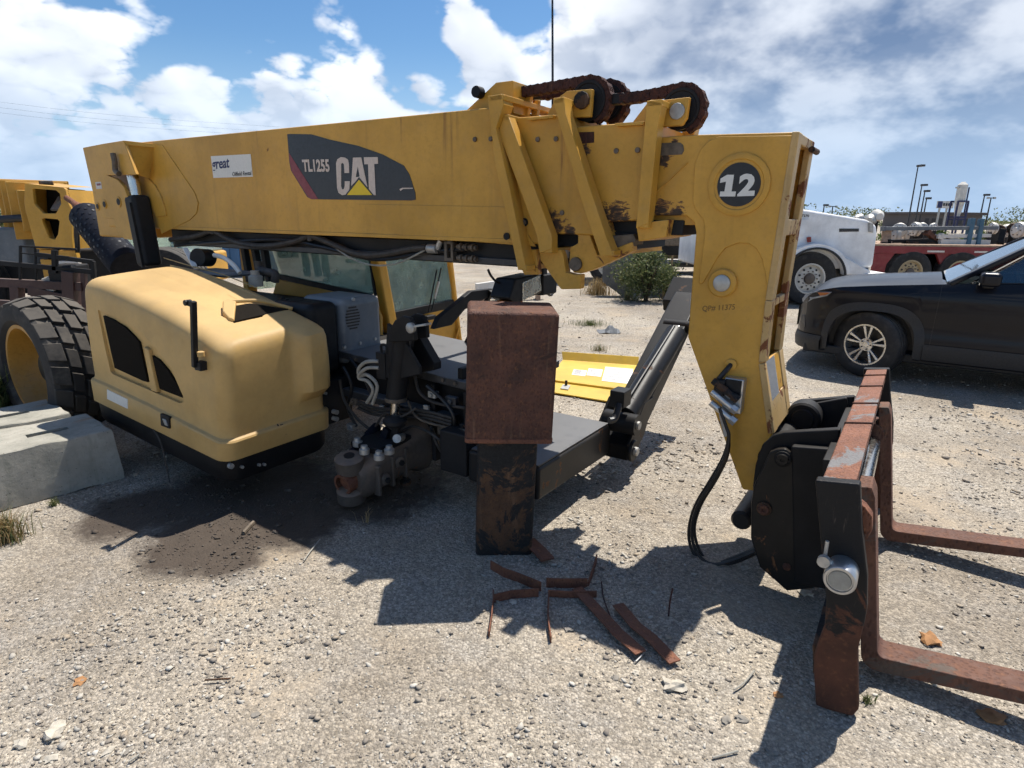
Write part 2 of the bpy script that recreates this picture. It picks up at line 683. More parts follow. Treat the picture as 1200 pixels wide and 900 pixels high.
M = {}
M['yellow'] = paint('machine_yellow_paint', (0.595, 0.312, 0.039), 0.42, dust_amt=0.22, grime=0.22, streak=0.28, spec=0.35)
M['yellow_worn'] = paint('worn_yellow_paint', (0.595, 0.312, 0.040), 0.45, dust_amt=0.25, grime=0.35, streak=0.4, chip_amt=0.115, spec=0.35)
M['hood'] = paint('faded_yellow_plastic', (0.565, 0.355, 0.122), 0.5, dust=(0.40, 0.31, 0.19), dust_amt=0.3, grime=0.12, streak=0.10, spec=0.3)
M['black'] = paint('black_steel_paint', (0.009, 0.009, 0.010), 0.52, dust=(0.10, 0.09, 0.075), dust_amt=0.12, grime=0.1, streak=0.2, chip_amt=0.02, chipcol=(0.07, 0.03, 0.015), spec=0.2)
M['black_worn'] = paint('scratched_black_steel', (0.010, 0.010, 0.010), 0.40, dust=(0.16, 0.12, 0.08), dust_amt=0.12, grime=0.1, streak=0.3, chip_amt=0.09, chipcol=(0.085, 0.04, 0.018), spec=0.22)
M['black_plate'] = paint('dusty_black_deck', (0.028, 0.029, 0.032), 0.42, dust=(0.20, 0.20, 0.20), dust_amt=0.55, grime=0.2, streak=0.1, chip_amt=0.03)
M['black_plastic'] = plain('black_plastic', (0.012, 0.0125, 0.014), 0.5, var=0.3, spec=0.25)
M['mesh_black'] = plain('dark_grille_mesh', (0.014, 0.011, 0.008), 0.85, var=0.5, scale=160, bumpk=0.5, spec=0.08)
M['navy_rubber'] = plain('dark_rubber', (0.010, 0.012, 0.020), 0.7, var=0.3, spec=0.15)
M['grease'] = paint('greasy_cast_steel', (0.085, 0.070, 0.058), 0.45, dust=(0.24, 0.17, 0.12), dust_amt=0.7, grime=0.4, streak=0.0, chip_amt=0.06, chipcol=(0.14, 0.07, 0.04))
M['grey_cover'] = paint('grey_blue_cover', (0.115, 0.135, 0.155), 0.42, dust=(0.34, 0.33, 0.30), dust_amt=0.45, grime=0.2, streak=0.1)
M['rust'] = rust_mat('rusted_steel', (0.135, 0.058, 0.038), (0.058, 0.029, 0.022), (0.23, 0.105, 0.052), scale=1.0, dark=(0.050, 0.028, 0.021), dark_amt=0.02, stain=0.5)
M['rust_light'] = rust_mat('orange_rusted_steel', (0.21, 0.085, 0.048), (0.13, 0.055, 0.035), (0.33, 0.15, 0.075))
M['rust_fork'] = rust_mat('rusty_fork_steel', (0.165, 0.078, 0.050), (0.100, 0.050, 0.036), (0.25, 0.125, 0.072), scale=0.6, dark=(0.10, 0.075, 0.06), dark_amt=0.06)
M['rust_grey'] = rust_mat('rusty_bar_top', (0.24, 0.105, 0.065), (0.15, 0.065, 0.042), (0.34, 0.17, 0.10), dark=(0.17, 0.165, 0.165), dark_amt=0.09)
M['rust_black'] = rust_mat('black_paint_over_rust', (0.10, 0.052, 0.028), (0.055, 0.032, 0.020), (0.18, 0.09, 0.04), scale=1.2, dark=(0.017, 0.017, 0.017), dark_amt=0.15)
M['chain'] = rust_mat('rusty_chain', (0.075, 0.028, 0.020), (0.035, 0.016, 0.013), (0.16, 0.06, 0.035))
M['chrome'] = plain('bright_steel', (0.62, 0.61, 0.58), 0.22, 1.0, 0.15)
M['zinc'] = plain('dull_zinc', (0.48, 0.47, 0.44), 0.5, 0.6, 0.3)
M['alu'] = plain('aluminium', (0.55, 0.55, 0.54), 0.35, 0.85, 0.2)
M['steel_brown'] = plain('worn_slide_pad', (0.16, 0.125, 0.09), 0.6, 0.1, 0.5)
M['rubber_hose'] = plain('dusty_hose', (0.055, 0.047, 0.040), 0.65, 0, 0.4)
M['hose_black'] = plain('black_hose', (0.015, 0.015, 0.016), 0.4, 0, 0.3)
M['white_hose'] = plain('pale_hose', (0.36, 0.34, 0.29), 0.6, 0, 0.3)
M['tyre'] = paint('dusty_tyre_rubber', (0.026, 0.025, 0.025), 0.75, dust=(0.17, 0.15, 0.125), dust_amt=0.55, grime=0.1, streak=0.0, spec=0.2)
M['white_decal'] = plain('white_vinyl', (0.66, 0.62, 0.56), 0.5, 0, 0.12, 60, 0)
M['white_clean'] = plain('white_print', (0.74, 0.72, 0.66), 0.5, 0, 0.08, 60, 0)
M['navy_print'] = plain('navy_print', (0.02, 0.03, 0.11), 0.5, 0, 0.1, 60, 0)
M['dark_decal'] = plain('charcoal_vinyl', (0.024, 0.026, 0.030), 0.38, 0, 0.2, 40, 0)
M['red_decal'] = plain('faded_red_vinyl', (0.25, 0.045, 0.055), 0.45, 0, 0.2, 40, 0)
M['letter'] = plain('faded_white_vinyl', (0.66, 0.54, 0.45), 0.5, 0, 0.12, 60, 0)
M['tri'] = plain('bright_yellow_vinyl', (0.80, 0.55, 0.01), 0.45, 0, 0.05, 60, 0)
M['disc_black'] = plain('black_vinyl', (0.012, 0.012, 0.014), 0.4, 0, 0.2, 40, 0)
M['pencil'] = plain('scratched_marking', (0.20, 0.11, 0.03), 0.7, 0, 0.3, 60, 0)
M['glass'] = glass_mat('cab_glass', (0.84, 0.95, 0.91), 0.10, 0.45, (0.52, 0.64, 0.57))  # besides dust, the pale green film stands in for reflections and the lit interior
M['lens'] = plain('lamp_lens', (0.90, 0.88, 0.76), 0.25, 0.75, 0.15, 20, 0.1)
M['amber'] = plain('amber_lens', (0.50, 0.15, 0.02), 0.25, 0, 0.2)
M['seat'] = plain('grey_seat_cloth', (0.10, 0.10, 0.10), 0.8, 0, 0.3)
M['teal_dash'] = plain('pale_dash_plastic', (0.42, 0.48, 0.43), 0.6, 0, 0.2)


def end_plate_mat():
    """black paint worn through to rust, most of it gone on the lower half that rubs the ground"""
    m, T, bs, out = new_mat('carriage_plate_worn')
    co = objco(T)
    n1 = T.noise(co, 5, 6, 0.65)
    n2 = T.noise(co, 45, 6, 0.7)
    c = T.mix(T.ramp(n1, 0.3, 0.7), (0.12, 0.05, 0.03), (0.06, 0.03, 0.02))
    c = T.mix(T.math('MULTIPLY', T.ramp(n2, 0.5, 0.75), 0.6), c, (0.22, 0.09, 0.045))
    z = T.n('ShaderNodeSeparateXYZ', {0: co}).outputs[2]
    k = T.math('ADD', T.noise(co, 4.0, 8, 0.7, dist=0.7), T.math('MULTIPLY', T.ramp(z, 0.15, 0.55), 0.35))
    pn = T.ramp(k, 0.71, 0.76)
    sc = T.noise(T.vmath('MULTIPLY', co, (60, 60, 8)).outputs[0], 1.0, 5, 0.7)
    blk = T.mix(T.math('MULTIPLY', T.ramp(sc, 0.60, 0.72), 0.5), (0.011, 0.011, 0.012), (0.12, 0.09, 0.07))
    c = T.mix(pn, c, blk)
    setin(T, bs, 'Base Color', c)
    setin(T, bs, 'Roughness', T.ramp(pn, 0, 1, 0.8, 0.5))
    setin(T, bs, 'Specular IOR Level', 0.22)
    bump(T, bs, n2, 0.4, 0.005)
    return m


M['end_plate'] = end_plate_mat()

_sp = [PB(x, y, b) + (r,) for (x, y, b, r) in ((708, 250, -.235, .10), (722, 253, -.235, .12), (730, 257, -.235, .07), (643, 252, -.265, .06), (652, 262, -.265, .09), (668, 272, -.265, .07), (776, 247, -.205, .09), (792, 249, -.205, .08),
        (766, 188, -.205, .05), (778, 188, -.205, .06), (686, 174, -.235, .05), (684, 184, -.235, .035), (790, 167, -.205, .03), (605, 132, -.3, .035), (940, 158, -.205, .03), (905, 360, -.205, .03), (812, 415, -.205, .02), (840, 495, -.205, .025), (858, 545, -.205, .03), (100, 176, -.47, .02))]
M['yellow_boom'] = paint('boom_yellow_paint', (0.595, 0.312, 0.039), 0.42, dust_amt=0.2, grime=0.22, streak=0.38, spec=0.35, chip_amt=0.018, spots=_sp,
                         runs=[(PB(x, 150, -.3)[0], w, z0, z1) for (x, w, z0, z1) in ((521, .03, 1.85, 2.24), (529, .018, 1.7, 2.24), (536, .014, 2.0, 2.24), (300, .012, 2.05, 2.24), (470, .012, 2.05, 2.24), (656, .02, 1.75, 2.0))])

M['black_clean'] = paint('black_gloss_steel', (0.0055, 0.0055, 0.006), 0.42, dust=(0.06, 0.05, 0.04), dust_amt=0.08, grime=0.1, streak=0.3, chip_amt=0.07, chipcol=(0.05, 0.025, 0.014), spec=0.2)
# ---------------------------------------------------------------- ground
def stain_mask(T, pos):
    """oil-soaked patch of ground under the engine: a shape of its own on the ground"""
    wob = T.noise(pos, 3.5, 5, 0.6)
    wob2 = T.noise(pos, 17, 2, 0.6)
    best = None
    for (x, y, r) in ((258, 628, .42), (335, 612, .36), (165, 598, .36), (300, 575, .62), (440, 572, .48), (270, 655, .20)):
        c = ground_at(x, y)
        dd = T.vmath('DISTANCE', pos, (c.x, c.y, 0)).outputs['Value']
        k = T.math('SUBTRACT', 1.0, T.math('DIVIDE', dd, r))
        best = k if best is None else T.math('MAXIMUM', best, k)
    v = T.math('ADD', best, T.math('ADD', T.math('MULTIPLY', T.math('SUBTRACT', wob, 0.5), 0.9), T.math('MULTIPLY', T.math('SUBTRACT', wob2, 0.5), 0.5)))
    return T.ramp(v, -0.22, 0.34)


def gravel_material():
    m, T, bs, out = new_mat('crushed_limestone_ground')
    pos = T.n('ShaderNodeNewGeometry').outputs['Position']
    flat = T.vmath('MULTIPLY', pos, (1, 1, 0)).outputs[0]
    big = T.noise(flat, 0.55, 6, 0.62)
    mid = T.noise(flat, 3.2, 6, 0.65)
    v1 = T.n('ShaderNodeTexVoronoi', {'Vector': flat, 'Scale': 84, 'Randomness': 1.0})
    v2 = T.n('ShaderNodeTexVoronoi', {'Vector': flat, 'Scale': 205, 'Randomness': 1.0})
    v3 = T.n('ShaderNodeTexVoronoi', {'Vector': flat, 'Scale': 26, 'Randomness': 1.0})
    c = T.mix(T.ramp(big, 0.36, 0.62), (0.262, 0.225, 0.180), (0.415, 0.370, 0.305))
    c = T.mix(T.math('MULTIPLY', T.ramp(mid, 0.42, 0.72), 0.55), c, (0.32, 0.305, 0.285))
    tan = T.ramp(T.noise(flat, 1.3, 5, 0.6), 0.52, 0.68)
    c = T.mix(T.math('MULTIPLY', tan, 0.6), c, (0.395, 0.31, 0.21))
    # single stones seen as cells
    g1 = T.n('ShaderNodeSeparateColor', {0: v1.outputs['Color']})
    g2 = T.n('ShaderNodeSeparateColor', {0: v2.outputs['Color']})
    bright = T.math('ADD', T.math('MULTIPLY', g1.outputs[0], 0.55), T.math('MULTIPLY', g2.outputs[1], 0.45))
    c = T.mix(T.math('SUBTRACT', 1.0, T.math('MULTIPLY', tan, 0.6)), c, T.mix(1.0, c, T.mix(T.ramp(bright, 0.1, 0.95), (0.56, 0.55, 0.53), (1.46, 1.44, 1.40)), 'MULTIPLY'))
    gap = T.ramp(v1.outputs['Distance'], 0.35, 0.75)
    c = T.mix(T.math('MULTIPLY', gap, 0.45), c, (0.22, 0.19, 0.155))
    st = stain_mask(T, flat)
    oily = T.mix(T.noise(flat, 9, 5, 0.6), (0.032, 0.024, 0.018), (0.080, 0.060, 0.045))
    c = T.mix(T.math('MULTIPLY', st, 0.96), c, oily)
    setin(T, bs, 'Base Color', c)
    setin(T, bs, 'Roughness', T.ramp(st, 0, 1, 0.93, 0.62))
    setin(T, bs, 'Specular IOR Level', 0.25)
    h = T.math('ADD', T.math('MULTIPLY', v1.outputs['Distance'], -0.9), T.math('MULTIPLY', v2.outputs['Distance'], -0.4))
    h = T.math('ADD', h, T.math('MULTIPLY', v3.outputs['Distance'], -0.8))
    h = T.math('MULTIPLY', h, T.math('SUBTRACT', 1.0, T.math('MULTIPLY', st, 0.75)))
    bump(T, bs, T.math('MULTIPLY', h, T.math('SUBTRACT', 1.0, T.math('MULTIPLY', tan, 0.55))), 0.75, 0.010)
    return m


def stone_material():
    m, T, bs, out = new_mat('loose_limestone_chips')
    ge = T.n('ShaderNodeNewGeometry')
    rnd = ge.outputs['Random Per Island']
    flat = T.vmath('MULTIPLY', ge.outputs['Position'], (1, 1, 0)).outputs[0]
    cr = T.n('ShaderNodeValToRGB', {0: rnd})
    els = cr.color_ramp.elements
    els[0].color = (0.17, 0.15, 0.13, 1)
    els[1].color = (0.62, 0.58, 0.51, 1)
    for p, c in ((0.2, (0.24, 0.21, 0.175, 1)), (0.42, (0.32, 0.285, 0.235, 1)), (0.56, (0.38, 0.31, 0.225, 1)), (0.7, (0.40, 0.37, 0.32, 1)), (0.9, (0.49, 0.46, 0.40, 1))):
        e = els.new(p)
        e.color = c
    c = T.mix(T.math('MULTIPLY', T.noise(ge.outputs['Position'], 120, 4), 0.35), cr.outputs[0], (0.22, 0.18, 0.14))
    st = stain_mask(T, flat)
    c = T.mix(T.math('MULTIPLY', st, 0.93), c, (0.072, 0.055, 0.042))
    setin(T, bs, 'Base Color', c)
    setin(T, bs, 'Roughness', 0.88)
    setin(T, bs, 'Specular IOR Level', 0.3)
    return m


def height(x, y):
    """gentle unevenness of the yard, level close to the things that stand on it"""
    k = noise.noise(Vector((x * 0.9, y * 0.9, 0.3))) * 0.011 + noise.noise(Vector((x * 3.7, y * 3.7, 5.1))) * 0.004
    return k


def graded(vals):
    out = []
    for (a, b, n) in vals:
        out += list(np.linspace(a, b, n, endpoint=False))
    return out + [vals[-1][1]]


gx = graded([(-2500, -200, 8), (-200, -30, 10), (-30, -8, 20), (-8, 8, 180), (8, 30, 20), (30, 200, 10), (200, 2500, 8)])
gy = graded([(-200, -4, 8), (-4, 0.6, 12), (0.6, 9, 110), (9, 30, 40), (30, 200, 20), (200, 4000, 10)])
g = MB()
g.grid([[(x, y, height(x, y) if (abs(x) < 8 and -4 < y < 30) else 0.0) for x in gx] for y in gy])
ground = g.build('ground', gravel_material(), sharp=180)
tag(ground, kind='structure')


def rock_shapes(k, rng, sub=0):
    bm = bmesh.new()
    bmesh.ops.create_icosphere(bm, subdivisions=1 + sub, radius=1.0)
    base = np.array([v.co[:] for v in bm.verts])
    faces = np.array([[v.index for v in f.verts] for f in bm.faces])
    bm.free()
    out = []
    for i in range(k):
        v = base * (1 + rng.uniform(-0.48, 0.38, (len(base), 1)))
        v = v * np.array([1.0, rng.uniform(0.5, 0.95), rng.uniform(0.28, 0.6)])
        out.append(v)
    return out, faces


def scatter_gravel():
    rng = np.random.default_rng(3)
    shapes, faces = rock_shapes(14, rng)
    N = 105000
    # even in the picture: depth drawn so that the near ground gets its share
    t = rng.random(N)
    y = 1.05 * (14.0 / 1.05) ** (t ** 1.25)
    x = rng.uniform(-1.05, 1.05, N) * (y * 0.92 + 0.8)
    # clumped: more stones where a broad noise is high
    keep = np.array([noise.noise(Vector((a * 1.1, b * 1.1, 9.0))) * 0.9 + noise.noise(Vector((a * 4, b * 4, 2.0))) * 0.5 for a, b in zip(x, y)])
    sel = rng.random(N) < (0.52 + 0.95 * keep)
    x, y, keep = x[sel], y[sel], keep[sel]
    n = len(x)
    size = np.exp(rng.normal(0, 0.58, n)) * 0.0039 * (1 + 0.7 * np.clip(keep, 0, 1))
    size = np.clip(size, 0.0020, 0.019)
    size *= np.clip(y / 3.0, 0.85, 1.5)
    yaw = rng.uniform(0, 2 * math.pi, n)
    tilt = rng.normal(0, 0.25, n)
    kind = rng.integers(0, len(shapes), n)
    nv, nf = len(shapes[0]), len(faces)
    V = np.empty((n, nv, 3))
    for k, s in enumerate(shapes):
        idx = np.where(kind == k)[0]
        c, sn = np.cos(yaw[idx])[:, None], np.sin(yaw[idx])[:, None]
        sx, sy, sz = s[:, 0][None], s[:, 1][None], s[:, 2][None]
        zz = sz + sx * tilt[idx][:, None]
        V[idx, :, 0] = x[idx][:, None] + (sx * c - sy * sn) * size[idx][:, None]
        V[idx, :, 1] = y[idx][:, None] + (sx * sn + sy * c) * size[idx][:, None]
        hz = np.array([height(a, b) for a, b in zip(x[idx], y[idx])])
        V[idx, :, 2] = hz[:, None] + (zz + 0.22) * size[idx][:, None]
    me = bpy.data.meshes.new('gravel')
    Fi = (faces[None] + (np.arange(n) * nv)[:, None, None]).reshape(-1)
    me.vertices.add(n * nv)
    me.vertices.foreach_set('co', V.reshape(-1))
    me.loops.add(len(Fi))
    me.loops.foreach_set('vertex_index', Fi.astype(np.int32))
    me.polygons.add(n * nf)
    me.polygons.foreach_set('loop_start', np.arange(0, n * nf * 3, 3, dtype=np.int32))
    me.update(calc_edges=True)
    me.validate()
    o = link_mesh('gravel', me, M['stone'])
    tag(o, 'pale limestone chips strewn over the whole yard', 'gravel', kind='stuff')


M['stone'] = stone_material()
scatter_gravel()
# ---------------------------------------------------------------- the telehandler in front
TH = empty('telehandler', MO, ANG)
tag(TH, 'large yellow telehandler with its front wheel off and forks lowered to the gravel', 'telehandler')
B1, B2, B3, B4 = -0.300, -0.265, -0.235, -0.205     # near faces of the telescoping sections


def pb(pts, b):
    return [PB(x, y, b) for x, y in pts]


def plate_b(name, pts, b, th, mat, parent, bevel=0.004):
    return MB().prism(pb(pts, b), b, b + th).build(name, mat, parent, bevel)


def disc_b(c, b, r, depth, n=28):
    """disc on a near face, proud towards the viewer"""
    p = P3B(c[0], c[1], b)
    return MB().cyl(p + Vector((0, 0.002, 0)), p - Vector((0, depth, 0)), r, n=n)


# --- boom sections
top_z = (PB(190, 163, B1)[1] + PB(545, 130, B1)[1]) / 2
bot_z = (PB(225, 268, B1)[1] + PB(520, 284, B1)[1]) / 2
rear_a = PB(97, 173, B1)[0] + 0.25
fa_top = PB(590, 128, B1)[0]
fa_bot = PB(638, 292, B1)[0]
boom = MB().prism([(rear_a, bot_z), (fa_bot, bot_z), (fa_top, top_z), (rear_a, top_z)], B1, -B1).build('main_boom', M['yellow_boom'], TH, 0.012, 3)
plate_b('reinforcing_plate', [(418, 239), (596, 242.5), (628, 289), (470, 276.5)], B1 - 0.005, 0.006, M['yellow_boom'], boom, 0.002)
plate_b('reinforcing_plate', [(183, 169), (190, 170), (228, 226), (232, 238), (230, 250), (222, 258), (189, 274), (178, 235)], B1 - 0.006, 0.007, M['yellow'], boom, 0.003)
MB().bar((rear_a + 1.2, B1 - 0.004, bot_z + 0.012), (fa_bot - 0.12, B1 - 0.004, bot_z + 0.012), 0.012, 0.022).build('edge_strip', M['yellow'], boom, 0.002)

# decal with model number
dec = plate_b('model_decal', [(336.5, 157), (342, 157), (365, 157.5), (386, 163.5), (420, 171), (448, 181), (473, 194), (480, 205), (486.5, 226), (487, 234), (482, 235), (365, 233.5), (360, 231), (341, 200), (339, 190)], B1 - 0.003, 0.004, M['dark_decal'], boom, 0)
plate_b('red_stripe', [(338.5, 179), (373, 233.6), (365.5, 233.4), (361, 231), (341.5, 200), (339.5, 190)], B1 - 0.0045, 0.0016, M['red_decal'], boom, 0)
NB = Vector((0, -1, 0))


def letters(txt, q, b, lift, bold, mat, parent, shear=0.0, name='lettering'):
    """lettering fitted to picture corners q = lower left, lower right, upper left, on the face b"""
    return fit_text(txt, P3B(*q[0], b), P3B(*q[1], b), P3B(*q[2], b), NB, lift, bold, shear).build(name, mat, parent, sharp=None)


letters('TL1255', [(356, 201.5), (387.5, 201.5), (354.5, 187)], B1, 0.005, 0.035, M['letter'], boom)


def quad_letters(parts, mat, parent, name):
    mb = MB()
    for poly in parts:
        mb.prism(pb(poly, B1 - 0.0055), B1 - 0.0055, B1 - 0.004)
    return mb.build(name, mat, parent, sharp=None)


# three bold condensed capitals
def zz(x, y):
    return (330 + x / 7.059, 150 + y / 7.056)


cat_c = [zz(*p) for p in [(450, 290), (462, 258), (490, 240), (525, 245), (548, 262), (556, 295), (558, 372), (520, 372), (515, 300), (505, 288), (492, 295), (492, 480), (500, 508), (514, 505), (522, 480), (522, 440), (563, 440), (560, 505), (535, 550), (500, 556), (470, 535), (458, 495)]]
cat_a = [zz(*p) for p in [(590, 245), (658, 243), (712, 500), (640, 412), (575, 480)]]
cat_a_hole = [zz(*p) for p in [(630, 320), (645, 395), (640, 405), (612, 405)]]
cat_t = [zz(*p) for p in [(680, 242), (795, 240), (797, 296), (766, 297), (778, 555), (752, 555), (722, 508), (715, 300), (684, 300)]]
lm = MB()
lm.prism(pb(cat_c, B1 - 0.0055), B1 - 0.0055, B1 - 0.004)
lm.prism(pb(cat_a, B1 - 0.0055), B1 - 0.0055, B1 - 0.004, holes=[pb(cat_a_hole, B1 - 0.0055)])
lm.prism(pb(cat_t, B1 - 0.0055), B1 - 0.0055, B1 - 0.004)
lm.build('lettering', M['letter'], boom, sharp=None)
plate_b('triangle_border', [zz(*p) for p in [(640, 405), (768, 562), (520, 562)]], B1 - 0.006, 0.001, M['dark_decal'], boom, 0)
plate_b('triangle_mark', [zz(*p) for p in [(640, 428), (748, 554), (540, 554)]], B1 - 0.0075, 0.001, M['tri'], boom, 0)
plate_b('scuff', [zz(*p) for p in [(975, 505), (1000, 494), (1085, 494), (1085, 502), (1005, 504), (982, 520)]], B1 - 0.005, 0.001, M['letter'], boom, 0)
# hire sticker
plate_b('hire_sticker', [(247, 183), (293.5, 180.5), (296, 207), (250, 208.5)], B1 - 0.003, 0.003, M['white_clean'], boom, 0)
letters('great', [(249.5, 202.5), (269.5, 200.5), (249, 188)], B1, 0.004, 0.02, M['navy_print'], boom)
letters('Oilfield Rental', [(273, 206.6), (295, 205.2), (273, 201.6)], B1, 0.004, 0.004, M['disc_black'], boom)
for (x, y) in ((557, 163.5), (575.5, 163), ):
    disc_b((x, y), B1, 0.013, 0.010, 10).build('bolt', M['steel_brown'], boom, 0.003)
disc_b((594, 277), B1 - 0.005, 0.020, 0.006, 14).build('bolt_hole', M['black'], boom, 0)
disc_b((614.6, 260.5), B1 - 0.005, 0.022, 0.006, 14).build('bolt_hole', M['black'], boom, 0)
disc_b((615, 260.5), B1 - 0.005, 0.013, 0.014, 10).build('bolt', M['steel_brown'], boom, 0.003)

s2 = plate_b('second_boom_section', [(560, 141), (664, 133), (716, 277), (600, 272)], B2, -2 * B2, M['yellow_boom'], TH, 0.010)
s3 = plate_b('third_boom_section', [(630, 151), (764, 142), (758, 258.5), (680, 261)], B3, -2 * B3, M['yellow_boom'], TH, 0.010)
for (x, y) in ((630.5, 163.5), (652, 163), (659, 249.5)):
    disc_b((x, y), B2, 0.013, 0.010, 10).build('bolt', M['steel_brown'], s2, 0.003)
for (x, y) in ((722.5, 177), (747.5, 176)):
    disc_b((x, y), B3, 0.013, 0.010, 10).build('bolt', M['steel_brown'], s3, 0.003)
plate_b('edge_strip', [(617, 138.5), (648, 134.5), (648, 138), (619, 141)], B2 - 0.03, 0.03, M['yellow'], s2, 0.002)
plate_b('edge_strip', [(720, 144.5), (755, 142), (754, 146), (721, 148)], B3 - 0.03, 0.03, M['yellow'], s3, 0.002)
# dark plate standing in for the shade inside a slot in the section
plate_b('dark_slot_plate', [(675, 155), (696, 154.5), (696, 167), (680, 168.5)], B3 - 0.003, 0.004, M['chain'], s3, 0)


def collar(name, strip, b, out, thick_far=True, topz=None):
    """flange round the end of a section: a near strip, its twin on the far side and bars over and under"""
    poly = pb(strip, b - out)
    mb = MB().prism(poly, b - out, b + 0.01)
    mb.prism(poly, -b - 0.01, -b + out)
    zs = [q[1] for q in poly]
    zt = max(zs)
    at = [q[0] for q in poly if q[1] > zt - 0.05]
    mb.box((min(at), b - out, zt - 0.03), (max(at), -b + out, zt - 0.002))
    zb = min(zs)
    ab = [q[0] for q in poly if q[1] < zb + 0.05]
    mb.box((min(ab), b - out + 0.004, zb + 0.004), (max(ab), -b + out - 0.004, zb + 0.03))
    return mb.build(name, M['yellow'], TH, 0.004)


collar('collar_rib', [(571.5, 117), (574.5, 112.5), (587.5, 110), (590, 122), (581, 150), (596, 215), (613, 298), (617, 318), (606, 313), (601, 288), (580, 192)], B1, 0.085)
collar('collar_flange', [(584, 155), (590.5, 134), (596, 137), (646.5, 276), (646.5, 292), (632, 297), (629, 276)], B1, 0.055)
collar('collar_rib', [(648, 119), (651, 116), (660.5, 113), (662.5, 133), (709, 274), (719, 300), (703, 300), (683, 241)], B2, 0.075)
collar('collar_rib', [(757.5, 121), (761, 117), (776, 120), (771, 146), (759.5, 262), (745, 268)], B3, 0.065)
# under-boom brackets
plate_b('lower_bracket', [(632, 294), (646.7, 293), (657, 292), (660, 300), (663, 319), (673, 321.5), (681, 321.5), (680, 338.7), (657, 339), (633, 305)], B1 + 0.01, 0.05, M['yellow_worn'], TH, 0.006)
plate_b('lower_bracket', [(613, 293), (628, 292), (630, 322), (614, 322), (609, 312)], B1 + 0.005, 0.05, M['yellow_worn'], TH, 0.006)
plate_b('cylinder_bracket', [(677, 241.5), (685, 241.5), (689, 269), (700, 299), (741, 283), (742, 294), (706.6, 311), (694, 316.5), (680, 320.5), (672, 319.5), (666.5, 310), (668, 290), (677, 285)], B2 + 0.01, 0.06, M['yellow_worn'], TH, 0.006)
disc_b((675.5, 309.5), B2 + 0.01, 0.036, 0.02).build('pivot_pin', M['steel_brown'], TH, 0.006)
disc_b((614, 305), B1 + 0.005, 0.030, 0.015).build('pivot_pin', M['steel_brown'], TH, 0.006)
plate_b('slide_pad', [(708, 277), (742, 274), (745, 281), (741, 293), (714, 300)], B2 + 0.02, 0.12, M['steel_brown'], TH, 0.006)
plate_b('slide_pad', [(745, 262), (784, 257), (780, 278), (748, 283)], B3 - 0.02, 0.40, M['yellow_worn'], TH, 0.006)
# dark gaps below the sections: the hose run inside the boom
MB().box((fa_bot - 0.35, B2 + 0.06, PB(680, 290, B2)[1]), (PB(745, 270, B3)[0], -B2 - 0.06, PB(680, 271, B2)[1])).build('inner_hose_tray', M['black'], TH, 0.006)
MB().box((PB(700, 260, B3)[0], B3 + 0.05, PB(720, 274, B3)[1]), (PB(800, 256, B4)[0], -B3 - 0.05, PB(720, 257, B3)[1])).build('inner_hose_tray', M['black'], TH, 0.006)

# --- boom underside: hose tray and sagging hoses
tray = MB().box((rear_a + 0.9, -0.21, bot_z - 0.135), (fa_bot - 0.06, 0.21, bot_z - 0.004)).build('hose_tray', M['black'], TH, 0.01)
MB().bar((rear_a + 1.2, -0.222, bot_z - 0.11), (fa_bot - 0.08, -0.222, bot_z - 0.11), 0.02, 0.035).build('tray_lip', M['black_plate'], tray, 0.003)
hz = [P3B(x, y, -0.262) for x, y in [(200, 281), (228, 277), (250, 271), (270, 281), (292, 287), (318, 288), (345, 283), (364, 277), (385, 284), (410, 295), (430, 299), (455, 297), (480, 292), (500, 290)]]
MB().tube(hz, 0.021, 10, 6).build('hydraulic_hose', M['rubber_hose'], TH)
hz = [P3B(x, y, -0.25) for x, y in [(205, 288), (260, 284), (330, 281), (380, 290), (440, 304), (500, 296), (545, 292)]]
MB().tube(hz, 0.013, 8, 6).build('hydraulic_hose', M['hose_black'], TH)
hz = [P3B(x, y, -0.27) for x, y in [(386, 284), (405, 299), (428, 309), (452, 311), (472, 306), (498, 293)]]
MB().tube(hz, 0.006, 6, 6).build('thin_cable', M['white_hose'], TH)
p = P3B(502, 291, -0.262)
MB().cyl(p, p + Vector((0.07, 0, 0.0)), 0.028, n=12).cyl(p + Vector((0.07, 0, 0)), p + Vector((0.10, 0, 0.05)), 0.018, n=10).build('hose_fitting', M['zinc'], TH)
for (x, y, s) in ((249, 270, 1), (363.5, 277.5, 1)):
    p = P3B(x, y, -0.27)
    MB().box(p - Vector((0.02, 0.012, 0.03)), p + Vector((0.02, 0.012, 0.02))).build('hose_clamp', M['rubber_hose'], TH, 0.004)
q = P3B(528, 294, -0.255)
mb = MB()
mb.box(q + Vector((-0.03, -0.02, -0.055)), q + Vector((-0.015, 0.02, 0.055))).box(q + Vector((0.015, -0.02, -0.055)), q + Vector((0.03, 0.02, 0.055)))
mb.box(q + Vector((-0.03, -0.02, 0.04)), q + Vector((0.03, 0.02, 0.055))).box(q + Vector((-0.03, -0.02, -0.055)), q + Vector((0.03, 0.02, -0.04)))
mb.build('hose_bracket', M['steel_brown'], TH, 0.003)
for dz in (-0.03, 0.035):
    mb = MB()
    for k in range(7):
        p = P3B(536 + k * 3.4, 296 + k * 0.25, -0.25) + Vector((0, 0, dz))
        mb.cyl(p, p + Vector((0.014, 0, 0)), 0.022 if k % 2 else 0.015, n=10)
    mb.build('hose_fitting', M['steel_brown'], TH)

